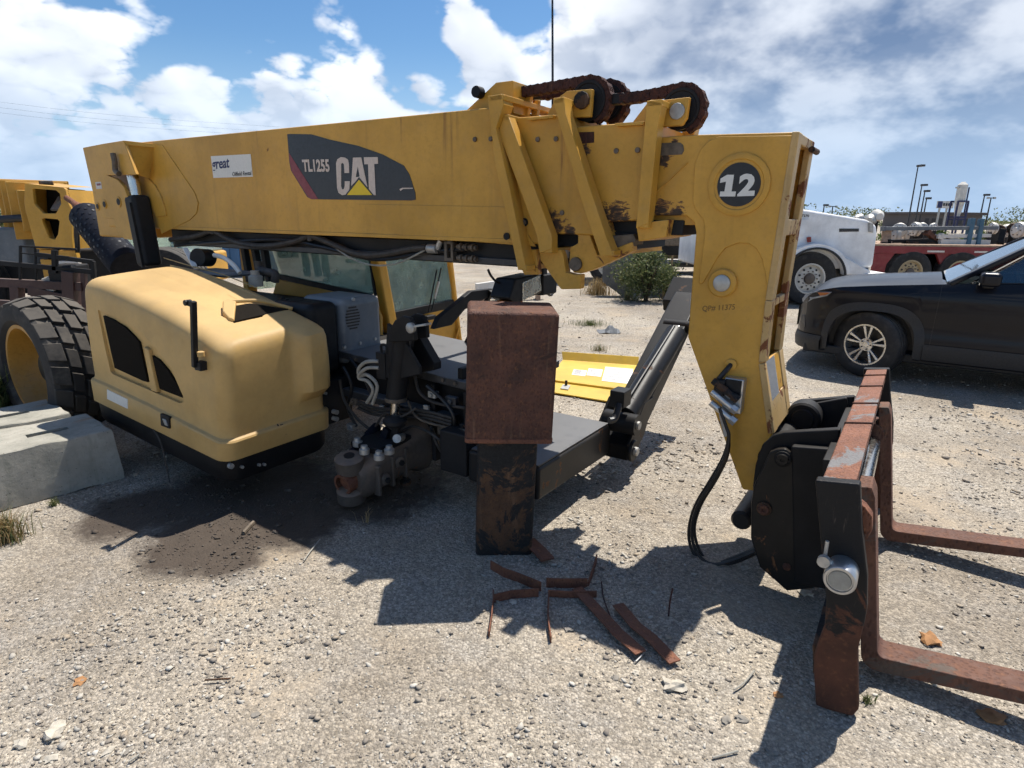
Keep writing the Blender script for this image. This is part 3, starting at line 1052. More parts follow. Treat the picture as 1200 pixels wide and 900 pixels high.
# --- rear pivot bracket with the lift cylinder
BR = -0.47
plate_b('rear_bracket', [(96.7, 173), (120, 168.4), (144.5, 164.5), (159, 204.5), (126, 205.5), (137, 210), (145, 219), (150, 232), (154, 250), (159, 282), (145, 280), (135.5, 267), (133, 256.5), (120, 255.5), (113, 244), (111, 236)], BR, 0.03, M['yellow'], TH, 0.006)
a0, z0 = PB(144.5, 164.5, BR)
a1, z1 = PB(159, 204.5, BR)
a2, z2 = PB(182, 168.5, B1)
a3, z3 = PB(176, 210, B1)
mb = MB()
mb.add([(a0, BR, z0), (a1, BR, z1), (a3, B1 + 0.02, z3), (a2, B1 + 0.02, z2), (a0 - 0.02, BR + 0.02, z0), (a1 - 0.02, BR + 0.02, z1), (a3 - 0.04, B1 + 0.02, z3), (a2 - 0.04, B1 + 0.02, z2)],
       [(0, 1, 2, 3), (7, 6, 5, 4), (0, 4, 5, 1), (1, 5, 6, 2), (2, 6, 7, 3), (3, 7, 4, 0)])
mb.build('bracket_cover', M['yellow'], TH, 0.006)
a4, z4 = PB(97, 173, BR)
MB().add([(a4, BR + 0.002, z4 - 0.004), (a0, BR + 0.002, z0 - 0.004), (a2, B1 + 0.01, z2 - 0.004), (a4, B1 + 0.01, z4 - 0.004), (a4, BR + 0.002, z4 - 0.03), (a0, BR + 0.002, z0 - 0.03), (a2, B1 + 0.01, z2 - 0.03), (a4, B1 + 0.01, z4 - 0.03)],
         [(0, 1, 2, 3), (7, 6, 5, 4), (0, 4, 5, 1), (1, 5, 6, 2), (2, 6, 7, 3), (3, 7, 4, 0)]).build('bracket_top', M['yellow'], TH)
plate_b('inner_gusset', [(163, 204), (172, 208), (181, 217), (188, 230), (193, 246), (194, 253), (183, 254), (176, 240), (165, 225)], B1 - 0.02, 0.02, M['yellow'], TH, 0.004)
MB().box((rear_a - 0.35, B1 + 0.06, bot_z - 0.1), (rear_a + 0.3, -B1 - 0.06, top_z - 0.03)).build('pivot_block', M['yellow'], TH, 0.02)
MB().prism(pb([(97, 174), (170, 168), (172, 281), (150, 282), (113, 244)], BR), -B1 + 0.1, -B1 + 0.14).build('rear_bracket', M['yellow'], TH, 0.006)
for (x, y, r) in ((114.6, 242, .036), (122.5, 239.5, .040), (139, 236.5, .045)):
    disc_b((x, y), BR, r, 0.006).build('pin_eye', M['yellow'], TH, 0.003)
    disc_b((x + 0.6, y), BR, r * 0.62, 0.008).build('pin_hole', M['black'], TH, 0)
plate_b('small_sticker', [(111.5, 213.5), (118, 213), (119.5, 221), (113, 221.5)], BR - 0.002, 0.002, M['white_decal'], TH, 0)
plate_b('sticker_print', [(113, 215), (117.5, 214.6), (118.2, 217.2), (113.6, 217.6)], BR - 0.003, 0.001, M['red_decal'], TH, 0)
# lift cylinder
c0, c1 = P3B(160, 229, -0.40), P3B(176, 312, -0.40)
lc = MB().bar(c0, c1, 0.155, 0.155, (0, 1, 0)).build('lift_cylinder', M['black'], TH, 0.035, 3)
dirc = (c0 - c1).normalized()
MB().cyl(c0 - dirc * 0.02, c0 + dirc * 0.17, 0.045).build('cylinder_rod', M['chrome'], lc)
MB().bar(c0 + Vector((0.05, -0.085, -0.06)), c1 + Vector((0.05, -0.085, 0)), 0.02, 0.02, (0, 1, 0)).build('steel_line', M['black'], lc)
q = P3B(134.5, 195, BR - 0.03)
MB().tube([q + Vector((0, 0, 0.10)), q + Vector((0.01, 0, 0.04)), q + Vector((0.0, 0, -0.03)), q + Vector((0.05, 0, -0.06))], 0.022, 10, 4).build('grease_fitting', M['steel_brown'], TH)
# perforated hose guard and pipe behind the pivot
c0, c1 = P3B(98, 250, 0.0), P3B(150, 312, 0.0)
gd = MB().tube([c0 + (c1 - c0) * t for t in (0, 0.05, 0.5, 1)], [0.13, 0.16, 0.165, 0.17], 22)
gd = gd.build('hose_guard', M['navy_rubber'], TH)
mbh = MB()
dg_ = (c1 - c0).normalized()
vw = (to_m(CAM) - c0)
vw = (vw - dg_ * vw.dot(dg_)).normalized()
sd = dg_.cross(vw)
for i in range(9):
    for j in range(-4, 5):
        t = 0.10 + i * 0.098 + (0.049 if j % 2 else 0)
        an = j * 0.30
        rr = 0.163
        nrm = vw * math.cos(an) + sd * math.sin(an)
        pc = c0 + (c1 - c0) * t + nrm * rr
        mbh.cyl(pc, pc + nrm * 0.004, 0.014, n=8)
mbh.build('guard_holes', M['disc_black'], gd, sharp=None)
MB().tube([P3B(78, 232, 0.0), P3B(92, 243, 0.0), P3B(106, 264, 0.0)], [0.03, 0.055, 0.06], 12, 3).build('exhaust_pipe', M['rust_light'], TH)
for dx in (0, 5, 9):
    MB().tube([P3B(90 + dx * 0.3, 296, 0.05), P3B(88 + dx * 0.4, 262, 0.05), P3B(93 + dx * 0.5, 254, 0.05), P3B(101 + dx * 0.5, 262, 0.05)], 0.015, 8, 5).build('hydraulic_hose', M['hose_black'], TH)

# --- chain run on top of the boom
plate_b('chain_anchor_bracket', [(542, 133), (581, 96.5), (601, 94), (602, 133)], -0.24, 0.16, M['yellow'], TH, 0.006)
plate_b('chain_anchor_bracket', [(602, 112), (622, 112), (618, 136), (602, 136)], -0.12, 0.03, M['yellow_worn'], TH, 0.004)
plate_b('chain_anchor_bracket', [(624, 117), (631, 117), (629, 136), (622, 136)], -0.05, 0.03, M['yellow_worn'], TH, 0.004)
disc_b((563.5, 109), -0.24, 0.03, 0.05).build('anchor_bolt', M['black'], TH, 0.004)
plate_b('sheave_arm', [(640, 136), (650, 117), (664, 106.5), (694, 104), (691.5, 137), (670, 138)], -0.215, 0.03, M['yellow'], TH, 0.005)
plate_b('sheave_arm', [(741, 143), (761, 117), (778, 117), (808, 113.5), (804.5, 138), (799, 147), (772, 149)], -0.195, 0.03, M['yellow'], TH, 0.005)
disc_b((683, 118), -0.215, 0.042, 0.025, 10).build('sheave_nut', M['rust_black'], TH, 0.005)
disc_b((793.8, 130.6), -0.195, 0.036, 0.012).build('sheave_pin', M['zinc'], TH, 0.004)


def link_chain(path, closed=False, w_=0.055, name='chain', pitch=0.044):
    """leaf chain: short overlapping plates along a path in the machine frame"""
    pts = smooth_path(path, 12)
    L = [0.0]
    for i in range(1, len(pts)):
        L.append(L[-1] + (pts[i] - pts[i - 1]).length)
    mb = MB()
    n = int(L[-1] / pitch)
    j = 0
    pos = []
    for k in range(n + 1):
        t = k * pitch
        while j < len(L) - 2 and L[j + 1] < t:
            j += 1
        f = (t - L[j]) / max(1e-6, L[j + 1] - L[j])
        pos.append(pts[j].lerp(pts[j + 1], f))
    for k in range(len(pos) - 1):
        p0, p1 = pos[k], pos[k + 1]
        d = (p1 - p0)
        for s in range(-2, 3):
            off = Vector((0, s * w_ / 5 + (0.003 if k % 2 else -0.003), 0))
            ov = d * 0.10
            mb.bar(p0 - ov + off, p1 + ov + off, 0.050 if (k + s) % 2 else 0.030, w_ / 7, (0, 1, 0))
        mb.cyl(p0 - Vector((0, w_ * 0.5, 0)), p0 + Vector((0, w_ * 0.5, 0)), 0.027, n=10)
    return mb.build(name, M['chain'], TH, sharp=30)


def sheave(cx, cy, b, rpx):
    c = P3B(cx, cy, b)
    r = (P3B(cx, cy - rpx, b) - c).length
    MB().lathe([(-0.032, r * 0.25), (-0.032, r * 0.80), (-0.036, r * 0.84), (-0.036, r * 0.97), (-0.024, r * 0.97), (-0.018, r * 0.86), (0.018, r * 0.86), (0.024, r * 0.97), (0.036, r * 0.97), (0.036, r * 0.84), (0.032, r * 0.8), (0.032, r * 0.25)], c, (0, 1, 0), 40, close=True).build('sheave', M['black'], TH)
    return c, r


def wrap(c, r, a0, a1, n=14):
    return [c + Vector((math.cos(t), 0, math.sin(t))) * (r * 0.99) for t in np.linspace(a0, a1, n)]


for b, sh in ((-0.13, 0), (0.03, 0)):
    c, r = sheave(692, 119.5, -0.13, 25) if b < 0 else sheave(714, 121.5, 0.03, 22.5)
    st = P3B(616, 105, b) if b < 0 else P3B(640, 112, b)
    st.z = c.z + r * 0.80
    path = [st, st.lerp(c + Vector((0, 0, r * 0.99)), 0.5)] + wrap(c, r, math.pi / 2 + 0.15, -math.pi / 2)
    link_chain(path)
    MB().box(st + Vector((-0.10, -0.025, -0.022)), st + Vector((0.02, 0.025, 0.022))).build('chain_end', M['black'], TH, 0.006)
c, r = sheave(799.5, 129, -0.11, 25.5)
st = P3B(729, 116, -0.11)
path = [st, st.lerp(c + Vector((-0.05, 0, r * 0.98)), 0.5) - Vector((0, 0, 0.008))] + wrap(c, r, math.pi / 2 + 0.25, -math.pi / 2)
link_chain(path)
MB().box(st + Vector((-0.07, -0.028, -0.025)), st + Vector((0.02, 0.028, 0.025))).build('chain_end', M['black'], TH, 0.006)
# antenna
p = P3B(649, 100, 0.12)
MB().cyl(p - Vector((0, 0, 0.2)), P3B(647.2, -60, 0.12), 0.0075, 0.005, 8).build('whip_antenna', M['hose_black'], TH)

# --- gooseneck head
HB = B4
head_poly = pb([(757, 161.5), (815, 157.8), (934, 154.5), (902, 352), (894, 425), (905, 507), (888, 576), (870, 574), (806, 395), (810.5, 335), (815.5, 272), (813, 260), (804, 252.5), (757, 252.5)], HB)
hd = MB().prism(head_poly, HB, HB + 0.035).build('head_side_plate', M['yellow_boom'], TH, 0.008, 3)
MB().prism(head_poly, -HB - 0.035, -HB).build('head_side_plate', M['yellow_boom'], TH, 0.008, 3)
h3 = [Vector((q[0], 0, q[1])) for q in head_poly]
# front frame of the head with its openings, rusty where the paint has gone
fpts = [h3[2], h3[3], h3[4], h3[5]]


def front_strip(p, q, inset_lo, inset_hi, mat, name, wd=0.05, proud=0.0):
    pass


def seg_plate(p, q, b0, b1, th, mat, name, parent=TH):
    """plate between two profile points spanning b0..b1, th thick inwards"""
    d = (q - p).normalized()
    nrm = Vector((d.z, 0, -d.x))
    if nrm.x > 0:
        nrm = -nrm
    vs = [Vector((p.x, b0, p.z)), Vector((q.x, b0, q.z)), Vector((q.x, b1, q.z)), Vector((p.x, b1, p.z))]
    vs += [v + nrm * th for v in vs]
    return MB().add(vs, [(0, 1, 2, 3), (7, 6, 5, 4), (0, 4, 5, 1), (1, 5, 6, 2), (2, 6, 7, 3), (3, 7, 4, 0)]).build(name, mat, parent, 0.005)


def lerp(p, q, t):
    return p + (q - p) * t


F0, F1, F2, F3 = fpts
out_ = Vector((0.012, 0, 0))
M['head_front'] = paint('head_front_worn', (0.52, 0.33, 0.12), 0.5, dust=(0.5, 0.40, 0.26), dust_amt=0.5, grime=0.3, streak=0.6, chip_amt=0.16, chipcol=(0.10, 0.035, 0.012))
# side rails
for (p, q) in ((F0, F1), (F1, F2), (F2, F3)):
    seg_plate(p + out_, q + out_, HB - 0.012, HB + 0.075, 0.03, M['head_front'], 'head_front_rail')
    seg_plate(p + out_, q + out_, -HB - 0.075, -HB + 0.012, 0.03, M['head_front'], 'head_front_rail')
# cross webs
for (t0, t1, P, Q) in ((0.0, 0.06, F0, F1), (0.50, 0.60, F0, F1), (0.55, 1.0, F2, F3)):
    seg_plate(lerp(P, Q, t0) + out_ * 0.8, lerp(P, Q, t1) + out_ * 0.8, HB + 0.075, -HB - 0.075, 0.03, M['head_front'], 'head_cross_web')
seg_plate(F1 + out_ * 0.8, lerp(F1, F2, 0.12) + out_ * 0.8, HB + 0.075, -HB - 0.075, 0.03, M['head_front'], 'head_cross_web')
seg_plate(lerp(F2, F3, 0.0) + out_ * 0.5, lerp(F2, F3, 0.55) + out_ * 0.5, HB + 0.075, -HB - 0.075, 0.02, M['yellow_worn'], 'head_cross_web')
# top plate and hidden inner webs
MB().box((h3[0].x, HB + 0.034, h3[1].z - 0.055), (F0.x - 0.01, -HB - 0.034, h3[1].z - 0.02)).build('head_top_plate', M['yellow_worn'], TH, 0.004)
MB().box((h3[0].x - 0.3, HB + 0.036, h3[0].z - 0.40), (h3[0].x + 0.33, -HB - 0.036, h3[0].z - 0.06)).build('inner_boom_section', M['yellow_worn'], TH, 0.004)
mb = MB()
pl = [h3[8], h3[9], h3[10], h3[7]]
seg_plate(h3[8], h3[7] + Vector((0.02, 0, 0)), HB + 0.034, -HB - 0.034, -0.03, M['yellow'], 'head_rear_web')
seg_plate(h3[10], h3[8], HB + 0.034, -HB - 0.034, -0.03, M['yellow'], 'head_rear_web')
# corner knuckle at the top front
q = P3B(950, 176, 0.1)
MB().cyl(Vector((q.x + 0.01, 0.06, q.z)), Vector((q.x + 0.012, 0.205, q.z)), 0.014, n=12).build('lifting_eye', M['rust_black'], TH)
# raised weld plate, ring and number disc
plate_b('weld_plate', [(931, 158.5), (842, 160), (829, 166), (820.5, 176), (814, 192), (811.5, 236), (815, 246), (824, 257), (826, 268), (825, 280), (819, 329), (820, 333.5), (824, 331), (834, 314), (840, 303), (850, 290.5), (865.6, 284.6), (878, 286), (886, 291), (893, 304), (897, 322), (899, 340)], HB - 0.008, 0.009, M['yellow_boom'], hd, 0.004)
c = P3B(866, 216.5, HB - 0.008)
rpx = (P3B(866, 216.5 - 37, HB - 0.008) - c).length
MB().lathe([(0.002, rpx), (-0.009, rpx), (-0.011, rpx * 0.97), (-0.011, rpx * 0.82), (-0.007, rpx * 0.79), (0.002, rpx * 0.79)], c, (0, 1, 0), 56).build('ring_boss', M['yellow'], hd)
MB().lathe([(0.002, rpx * 0.80), (-0.006, rpx * 0.80), (-0.006, 0.0)], c, (0, 1, 0), 48).build('ring_floor', M['yellow'], hd)
MB().lathe([(0.0, rpx * 0.70), (-0.0085, rpx * 0.70), (-0.0085, 0.0)], c, (0, 1, 0), 48).build('number_disc', M['disc_black'], hd)
d7 = lambda x, y: (740 + x / 3.104, 130 + y / 3.104)
plate_b('numeral', [d7(*p) for p in [(324, 246), (348, 232), (373, 232), (364, 293), (380, 293), (377, 311), (320, 311), (323, 293), (338, 293), (344, 257), (322, 262)]], HB - 0.0175, 0.0012, M['white_clean'], hd, 0)
letters('2', [d7(386, 311), d7(450, 309), d7(389, 230)], HB - 0.008, 0.009, 0.045, M['white_clean'], hd, 0.08, 'numeral')
c = P3B(847, 331.5, HB - 0.0)
MB().lathe([(0.002, 0.066), (-0.014, 0.066), (-0.019, 0.060), (-0.019, 0.040), (0.0, 0.040)], c, (0, 1, 0), 36).build('pin_boss', M['yellow'], hd)
MB().lathe([(0.0, 0.039), (-0.024, 0.039), (-0.027, 0.034), (-0.027, 0.0)], c, (0, 1, 0), 28).build('pivot_pin', M['zinc'], hd)
letters('QP# 11375', [(823, 366), (861, 364), (823.5, 358.5)], HB, 0.0005, 0.0, M['pencil'], hd)
plate_b('dark_slot_plate', [(760, 168), (797, 167), (800.5, 170), (801.5, 176), (799, 181), (760, 183)], HB - 0.003, 0.004, M['steel_brown'], hd, 0)  # flat dark plate drawn for the shaded recess of a slot
plate_b('small_sticker', [(898, 424), (907, 416), (913, 460), (905, 470)], HB - 0.014, 0.002, M['white_decal'], hd, 0)
mb = MB()
mb.bar(P3B(763, 231, HB - 0.003), P3B(806, 190, HB - 0.003), 0.008, 0.004)
mb.build('weld_bead', M['yellow'], hd)

# --- quick coupler (black plates), tilt link
CB = -0.345
back = pb([(882, 570), (885, 545), (893, 522), (905, 511), (918, 507), (985, 503), (976, 562), (966, 640), (958, 668), (900, 660), (884, 625)], CB)
cp = MB().prism(back, CB, CB + 0.045).build('coupler_plate', M['black'], TH, 0.008, 2)
MB().prism(back, -CB - 0.085, -CB - 0.04).build('coupler_plate', M['black'], TH, 0.008, 2)
front = pb([(902, 530), (911, 526.5), (920, 526), (930, 533), (938, 545), (946, 563.5), (943.5, 627), (961, 680.7), (954, 689.6), (922, 693), (890, 664.7), (879.5, 631), (880, 590), (883, 570)], CB - 0.05)
cf = MB().prism(front, CB - 0.05, CB - 0.002).build('coupler_cheek', M['black_worn'], TH, 0.008, 2)
MB().prism(front, -CB, -CB + 0.048).build('coupler_cheek', M['black_worn'], TH, 0.008, 2)


def pin_b(x, y, b, r, d, mat, par, ring=None):
    c = P3B(x, y, b)
    if ring:
        MB().lathe([(0.002, r * 1.35), (-d * 0.5, r * 1.35), (-d * 0.6, r * 1.2), (-d * 0.6, r)], c, (0, 1, 0), 30).build('pin_ring', ring, par)
    return MB().lathe([(0.002, r), (-d * 0.85, r), (-d, r * 0.9), (-d, r * 0.35), (-d * 0.7, r * 0.3), (-d * 0.7, 0)], c, (0, 1, 0), 30).build('coupler_pin', mat, par)


pin_b(917.5, 537.5, CB - 0.05, 0.026, 0.02, M['black_worn'], cf, M['black'])
pin_b(895.7, 595.5, CB - 0.05, 0.024, 0.022, M['rust'], cf, M['rust_black'])
pin_b(922, 664, CB - 0.05, 0.018, 0.005, M['rust'], cf)
c = P3B(905, 522, -0.24)
MB().lathe([(-0.03, 0.0), (-0.03, 0.06), (0.45, 0.06), (0.45, 0)], c + Vector((0.01, -0.02, -0.05)), (0, 1, 0), 32).build('pivot_tube', M['black'], TH)
c = P3B(942, 489, 0.18)
MB().lathe([(-0.05, 0.0), (-0.05, 0.05), (-0.04, 0.055), (-0.04, 0.075), (-0.03, 0.085), (0.06, 0.085), (0.06, 0)], c, (0, 1, 0), 32).build('pivot_boss', M['black'], TH)
MB().prism(pb([(924, 478), (992, 466), (1000, 508), (995, 560), (940, 560), (925, 520)], 0.24), 0.24, 0.285).build('coupler_plate', M['black'], TH, 0.008)
c = P3B(866, 602, -0.15)
MB().lathe([(-0.10, 0.0), (-0.10, 0.038), (-0.085, 0.05), (0.30, 0.05), (0.30, 0)], c + Vector((0.03, 0, 0.01)), (0, 1, 0), 24).build('lower_pivot', M['black_worn'], TH)
# tilt cylinder between head and coupler, inside
MB().cyl(Vector((PB(862, 420, 0)[0], 0, 1.15)), Vector((PB(905, 560, 0)[0], 0, 0.52)), 0.07).build('tilt_cylinder', M['black'], TH)
# manifold and hoses
q = P3B(858, 462, HB - 0.03)
mfb = MB().box(q + Vector((-0.035, -0.03, -0.085)), q + Vector((0.055, 0.03, 0.085))).build('manifold_block', M['alu'], TH, 0.006)
MB().box(q + Vector((-0.03, -0.034, 0.0)), q + Vector((0.045, -0.028, 0.08))).build('manifold_face', M['black_plastic'], mfb, 0.003)
for k, dz in enumerate((0.035, -0.02, -0.075)):
    p0 = q + Vector((-0.085, -0.045, dz + 0.03))
    p1 = q + Vector((0.015, -0.05, dz - 0.03))
    MB().cyl(p0, p1, 0.017, n=12).cyl(p1, p1 + (p1 - p0).normalized() * 0.03, 0.022, n=6).build('hose_coupling', M['alu'] if k else M['rust_black'], mfb)
p = P3B(845, 455, HB - 0.06)
MB().box(p + Vector((-0.03, -0.02, -0.04)), p + Vector((0.02, 0.02, 0.045))).build('valve', M['black_plastic'], mfb, 0.008)
c = P3B(857, 427, HB)
MB().lathe([(0.0, 0.028), (-0.012, 0.028), (-0.016, 0.02), (-0.016, 0)], c, (0, 1, 0), 18).build('hose_grommet', M['yellow'], mfb)
MB().tube([c + Vector((0, -0.01, 0)), c + Vector((-0.01, -0.035, -0.02)), c + Vector((-0.04, -0.05, -0.07)), c + Vector((-0.05, -0.05, -0.10))], 0.012, 8, 4).build('hydraulic_hose', M['hose_black'], TH)
for k, off in enumerate((0.0, 0.014, -0.010)):
    hz = [P3B(x + dx, y, -0.27 - off * 2) for (x, y, dx) in ((843, 478, 0), (850, 500, 1), (853, 512, 1), (848, 535, k * 2), (833, 562, k * 3), (816, 590, k * 3), (808, 615, k * 3), (808, 635, k * 4), (816, 652, k * 4), (835, 661, 0), (858, 660 - k * 3, 0), (885, 649 - k * 3, 0))]
    MB().tube(hz, 0.0085, 8, 5).build('hydraulic_hose', M['hose_black'], TH)
for (x, y, x2, y2) in ((845, 485, 851, 511),):
    MB().cyl(P3B(x, y, -0.285), P3B(x2, y2, -0.285), 0.012, n=8).build('hose_sleeve', M['zinc'], TH)

# --- fork carriage, tilted back a little
CT = R(8.0)
CA, CZ = 2.65, 0.0
up = Vector((-math.sin(CT), 0, math.cos(CT)))
fw = Vector((math.cos(CT), 0, math.sin(CT)))
CM = Matrix(((fw.x, 0, up.x, CA), (0, 1, 0, 0), (fw.z, 0, up.z, CZ), (0, 0, 0, 1)))     # carriage frame: s forward, b, h up
near = pb([(955, 562.5), (1008, 567.6), (1010, 620), (1016.5, 676), (1016, 715), (1012, 735), (1005, 763), (1006, 832), (999.6, 840), (956, 829), (953.6, 790), (954, 768), (960, 750), (966, 735), (968, 701.5), (962, 640)], -1.03)
ne = MB().prism(near, -1.03, -0.985).build('carriage_end_plate', M['end_plate'], TH, 0.007, 2)
MB().prism(near, 0.88, 0.925).build('carriage_end_plate', M['end_plate'], TH, 0.007, 2)
M['plate_cap'] = M['rust_light']
ac = [q[0] for q in near[:2]]
zc = [q[1] for q in near[:2]]
MB().prism([(ac[0] + 0.018, zc[0] - 0.075), (ac[1] - 0.012, zc[1] - 0.075), (ac[1] - 0.012, zc[1] - 0.003), (ac[0] + 0.018, zc[0] - 0.003)], -0.984, 0.879).build('carriage_top_bar', M['rust_grey'], TH, 0.006, 2)
for k, bb in enumerate((-0.30, 0.05, 0.42, 0.70)):
    w_ = 0.05 + 0.02 * (k % 2)
    MB().prism([(ac[0] + 0.016, zc[0] - 0.03), (ac[1] - 0.010, zc[1] - 0.03), (ac[1] - 0.010, zc[1] + 0.004), (ac[0] + 0.016, zc[0] + 0.004)], bb, bb + 0.006).build('stop_lug', M['rust'], TH, 0.001)
MB().box((-0.10, -0.984, 0.10), (-0.03, 0.879, 0.22), CM).build('carriage_lower_bar', M['rust_black'], TH, 0.006)
MB().box((-0.11, -0.60, 0.30), (-0.08, 0.50, 0.80), CM).build('carriage_backing', M['black'], TH, 0.006)
for bb in (-0.40, 0.27):
    MB().box((-0.26, bb, 0.12), (-0.10, bb + 0.05, 0.78), CM).build('carriage_hook', M['black'], TH, 0.01)
# fork shaft
sc_ = P3B(988, 662, -1.03)
MB().cyl(sc_ + Vector((0, 0.01, 0)), Vector((sc_.x, 0.87, sc_.z)), 0.036, n=20).build('fork_shaft', M['chrome'], TH)
q = P3B(987, 668, -1.04)
MB().lathe([(0.012, 0.050), (-0.075, 0.050), (-0.080, 0.047), (-0.080, 0.040), (-0.074, 0.038), (-0.074, 0.0)], q, (0, 1, 0), 30).build('shaft_cap', M['alu'], TH)
MB().lathe([(-0.073, 0.036), (-0.078, 0.033), (-0.079, 0)], q, (0, 1, 0), 24).build('shaft_end', M['white_hose'], TH)
MB().cyl(q + Vector((-0.055, -0.05, 0.045)), q + Vector((-0.055, -0.07, 0.045)), 0.02, n=12).cyl(q + Vector((-0.055, -0.04, 0.03)), q + Vector((-0.055, -0.04, 0.11)), 0.006, n=8).build('lock_pin', M['zinc'], TH)


def fork(b0, wd=0.125, L=1.45):
    tipa, tipz = PB(1200, 834, -0.76)
    ha, hz_ = PB(1015, 791, -0.76)
    ft = math.atan2(tipz - hz_, tipa - ha)
    h = 0.74
    th = 0.055
    prof = [(0.0, h), (th * 0.8, h), (th, h - 0.04)]
    # inner bend
    cx, cy, r = th + 0.028, 0.062 + 0.028, 0.028
    for t in np.linspace(math.pi, 1.5 * math.pi, 7):
        prof.append((cx + r * math.cos(t), cy + r * math.sin(t)))
    prof += [(L - 0.06, 0.030), (L, 0.014), (L, 0.002), (L - 0.1, 0.0)]
    cx, cy, r = 0.055, 0.055, 0.055
    for t in np.linspace(1.5 * math.pi, math.pi, 8):
        prof.append((cx + r * math.cos(t), cy + r * math.sin(t)))
    mb = MB().prism(prof, b0, b0 + wd, 'b')
    c_, s_ = math.cos(ft), math.sin(ft)
    oa = CA + 0.035
    MFk = Matrix(((c_, 0, -s_, oa), (0, 1, 0, 0), (s_, 0, c_, 0.03), (0, 0, 0, 1)))
    mb.v = [MFk @ v for v in mb.v]
    o = mb.build('fork', M['rust_fork'], TH, 0.005, 2)
    hk = MB().cyl(MFk @ Vector((-0.03, b0 - 0.015, 0.60)), MFk @ Vector((-0.03, b0 + wd + 0.015, 0.60)), 0.055, n=20)
    hk.build('fork_eye', M['rust'], o, 0.004)
    return ft


print('fork tilt deg', math.degrees(fork(-0.77)))
fork(0.40)
# worn torch-cut lug beside the near fork
plate_b('cut_lug', [(1008, 590), (1014, 595), (1022, 606), (1022, 622), (1016, 632), (1010, 620)], -0.98, 0.05, M['rust_light'], TH, 0.004)
# --- engine hood
HB0, HB1 = -1.36, -0.66
HA0 = PB(90, 325, HB0)[0] - 0.13
HA1 = PB(246, 505, HB0)[0] + 0.11
HB1 = PA(391, 440, HA1 + 0.03)[0]
_zb0, _zb1 = PB(112, 470, HB0), PB(245, 535, HB0)


def hood_zb(a):
    return _zb0[1] + (a - _zb0[0]) * (_zb1[1] - _zb0[1]) / (_zb1[0] - _zb0[0])


_tab = [PB(x, y, HB1) for x, y in [(190, 308), (240, 313), (300, 335), (345, 355), (390, 382)]]


def hood_zt(a, b):
    xs = [q[0] for q in _tab]
    zs = [q[1] for q in _tab]
    zi = float(np.interp(a, xs, zs))
    # smooth the table a little
    zi = (zi + float(np.interp(a - 0.12, xs, zs)) + float(np.interp(a + 0.12, xs, zs))) / 3
    t = (b - HB1) / (HB0 - HB1)
    return zi - 0.035 * t - 0.03 * t * t + 0.012


def rrect(a0, a1, b0, b1, r, nl=26, nw=30, nc=8):
    pts = []
    r = min(r, (b1 - b0) / 2 - 0.001)
    for (ca, cb, t0) in ((a1 - r, b0 + r, -math.pi / 2), (a1 - r, b1 - r, 0), (a0 + r, b1 - r, math.pi / 2), (a0 + r, b0 + r, math.pi)):
        for k in range(nc + 1):
            t = t0 + math.pi / 2 * k / nc
            pts.append((ca + r * math.cos(t), cb + r * math.sin(t)))
        # following straight side
        n = nw if t0 in (-math.pi / 2, math.pi / 2) else nl
        nx = {-math.pi / 2: (a1, b1 - r), 0: (a0 + r, b1), math.pi / 2: (a0, b0 + r), math.pi: (a1 - r, b0)}[t0]
        p = pts[-1]
        for k in range(1, n):
            pts.append((p[0] + (nx[0] - p[0]) * k / n, p[1] + (nx[1] - p[1]) * k / n))
    return pts


prof = [(0.0, 0.0), (0.08, 0.0), (0.165, 0.0), (0.180, 0.006), (0.192, 0.022), (0.215, 0.027), (0.32, 0.028), (0.42, 0.029), (0.52, 0.031), (0.62, 0.034), (0.72, 0.038), (0.80, 0.043),
        (0.875, 0.047), (0.925, 0.053), (0.953, 0.063), (0.973, 0.077), (0.988, 0.095), (0.997, 0.118), (1.0, 0.145), (1.0, 0.22), (1.0, 0.28)]
rows = []
for (t, ins) in prof:
    row = []
    for (a, b) in rrect(HA0 + ins * 0.55, HA1 - (ins if t < 0.8 else 0.043 + (ins - 0.043) * 0.62) + (0.050 * min(t, 0.85) / 0.85 if t < 0.90 else 0.050), HB0 + ins, HB1 - ins, max(0.02, 0.085 - ins * 0.15)):
        zb, zt = hood_zb(a), hood_zt(a, b)
        z = zb + (zt - zb) * t
        # bulge on the front face, upper inner corner
        k = max(0, min(1, (a - (HA1 - 0.22)) / 0.15)) * max(0, min(1, (b - (HB1 - 0.30)) / 0.10))
        kz = max(0, min(1, (t - 0.30) / 0.14)) * max(0, min(1, (1.02 - t) / 0.12))
        a += 0.085 * (k * k * (3 - 2 * k)) * (kz * kz * (3 - 2 * kz))
        row.append((a, b, z))
    rows.append(row)
mb = MB().grid(rows, close=True)
n = len(rows[0])
o0 = (len(rows) - 1) * n
mb.f.append(tuple(o0 + i for i in range(n)))
mb.f.append(tuple(range(n - 1, -1, -1)))
hood = mb.build('engine_hood', M['hood'], TH, sharp=28)


def z3(x, y):
    return (80 + x / 3.103, 290 + y / 3.103)


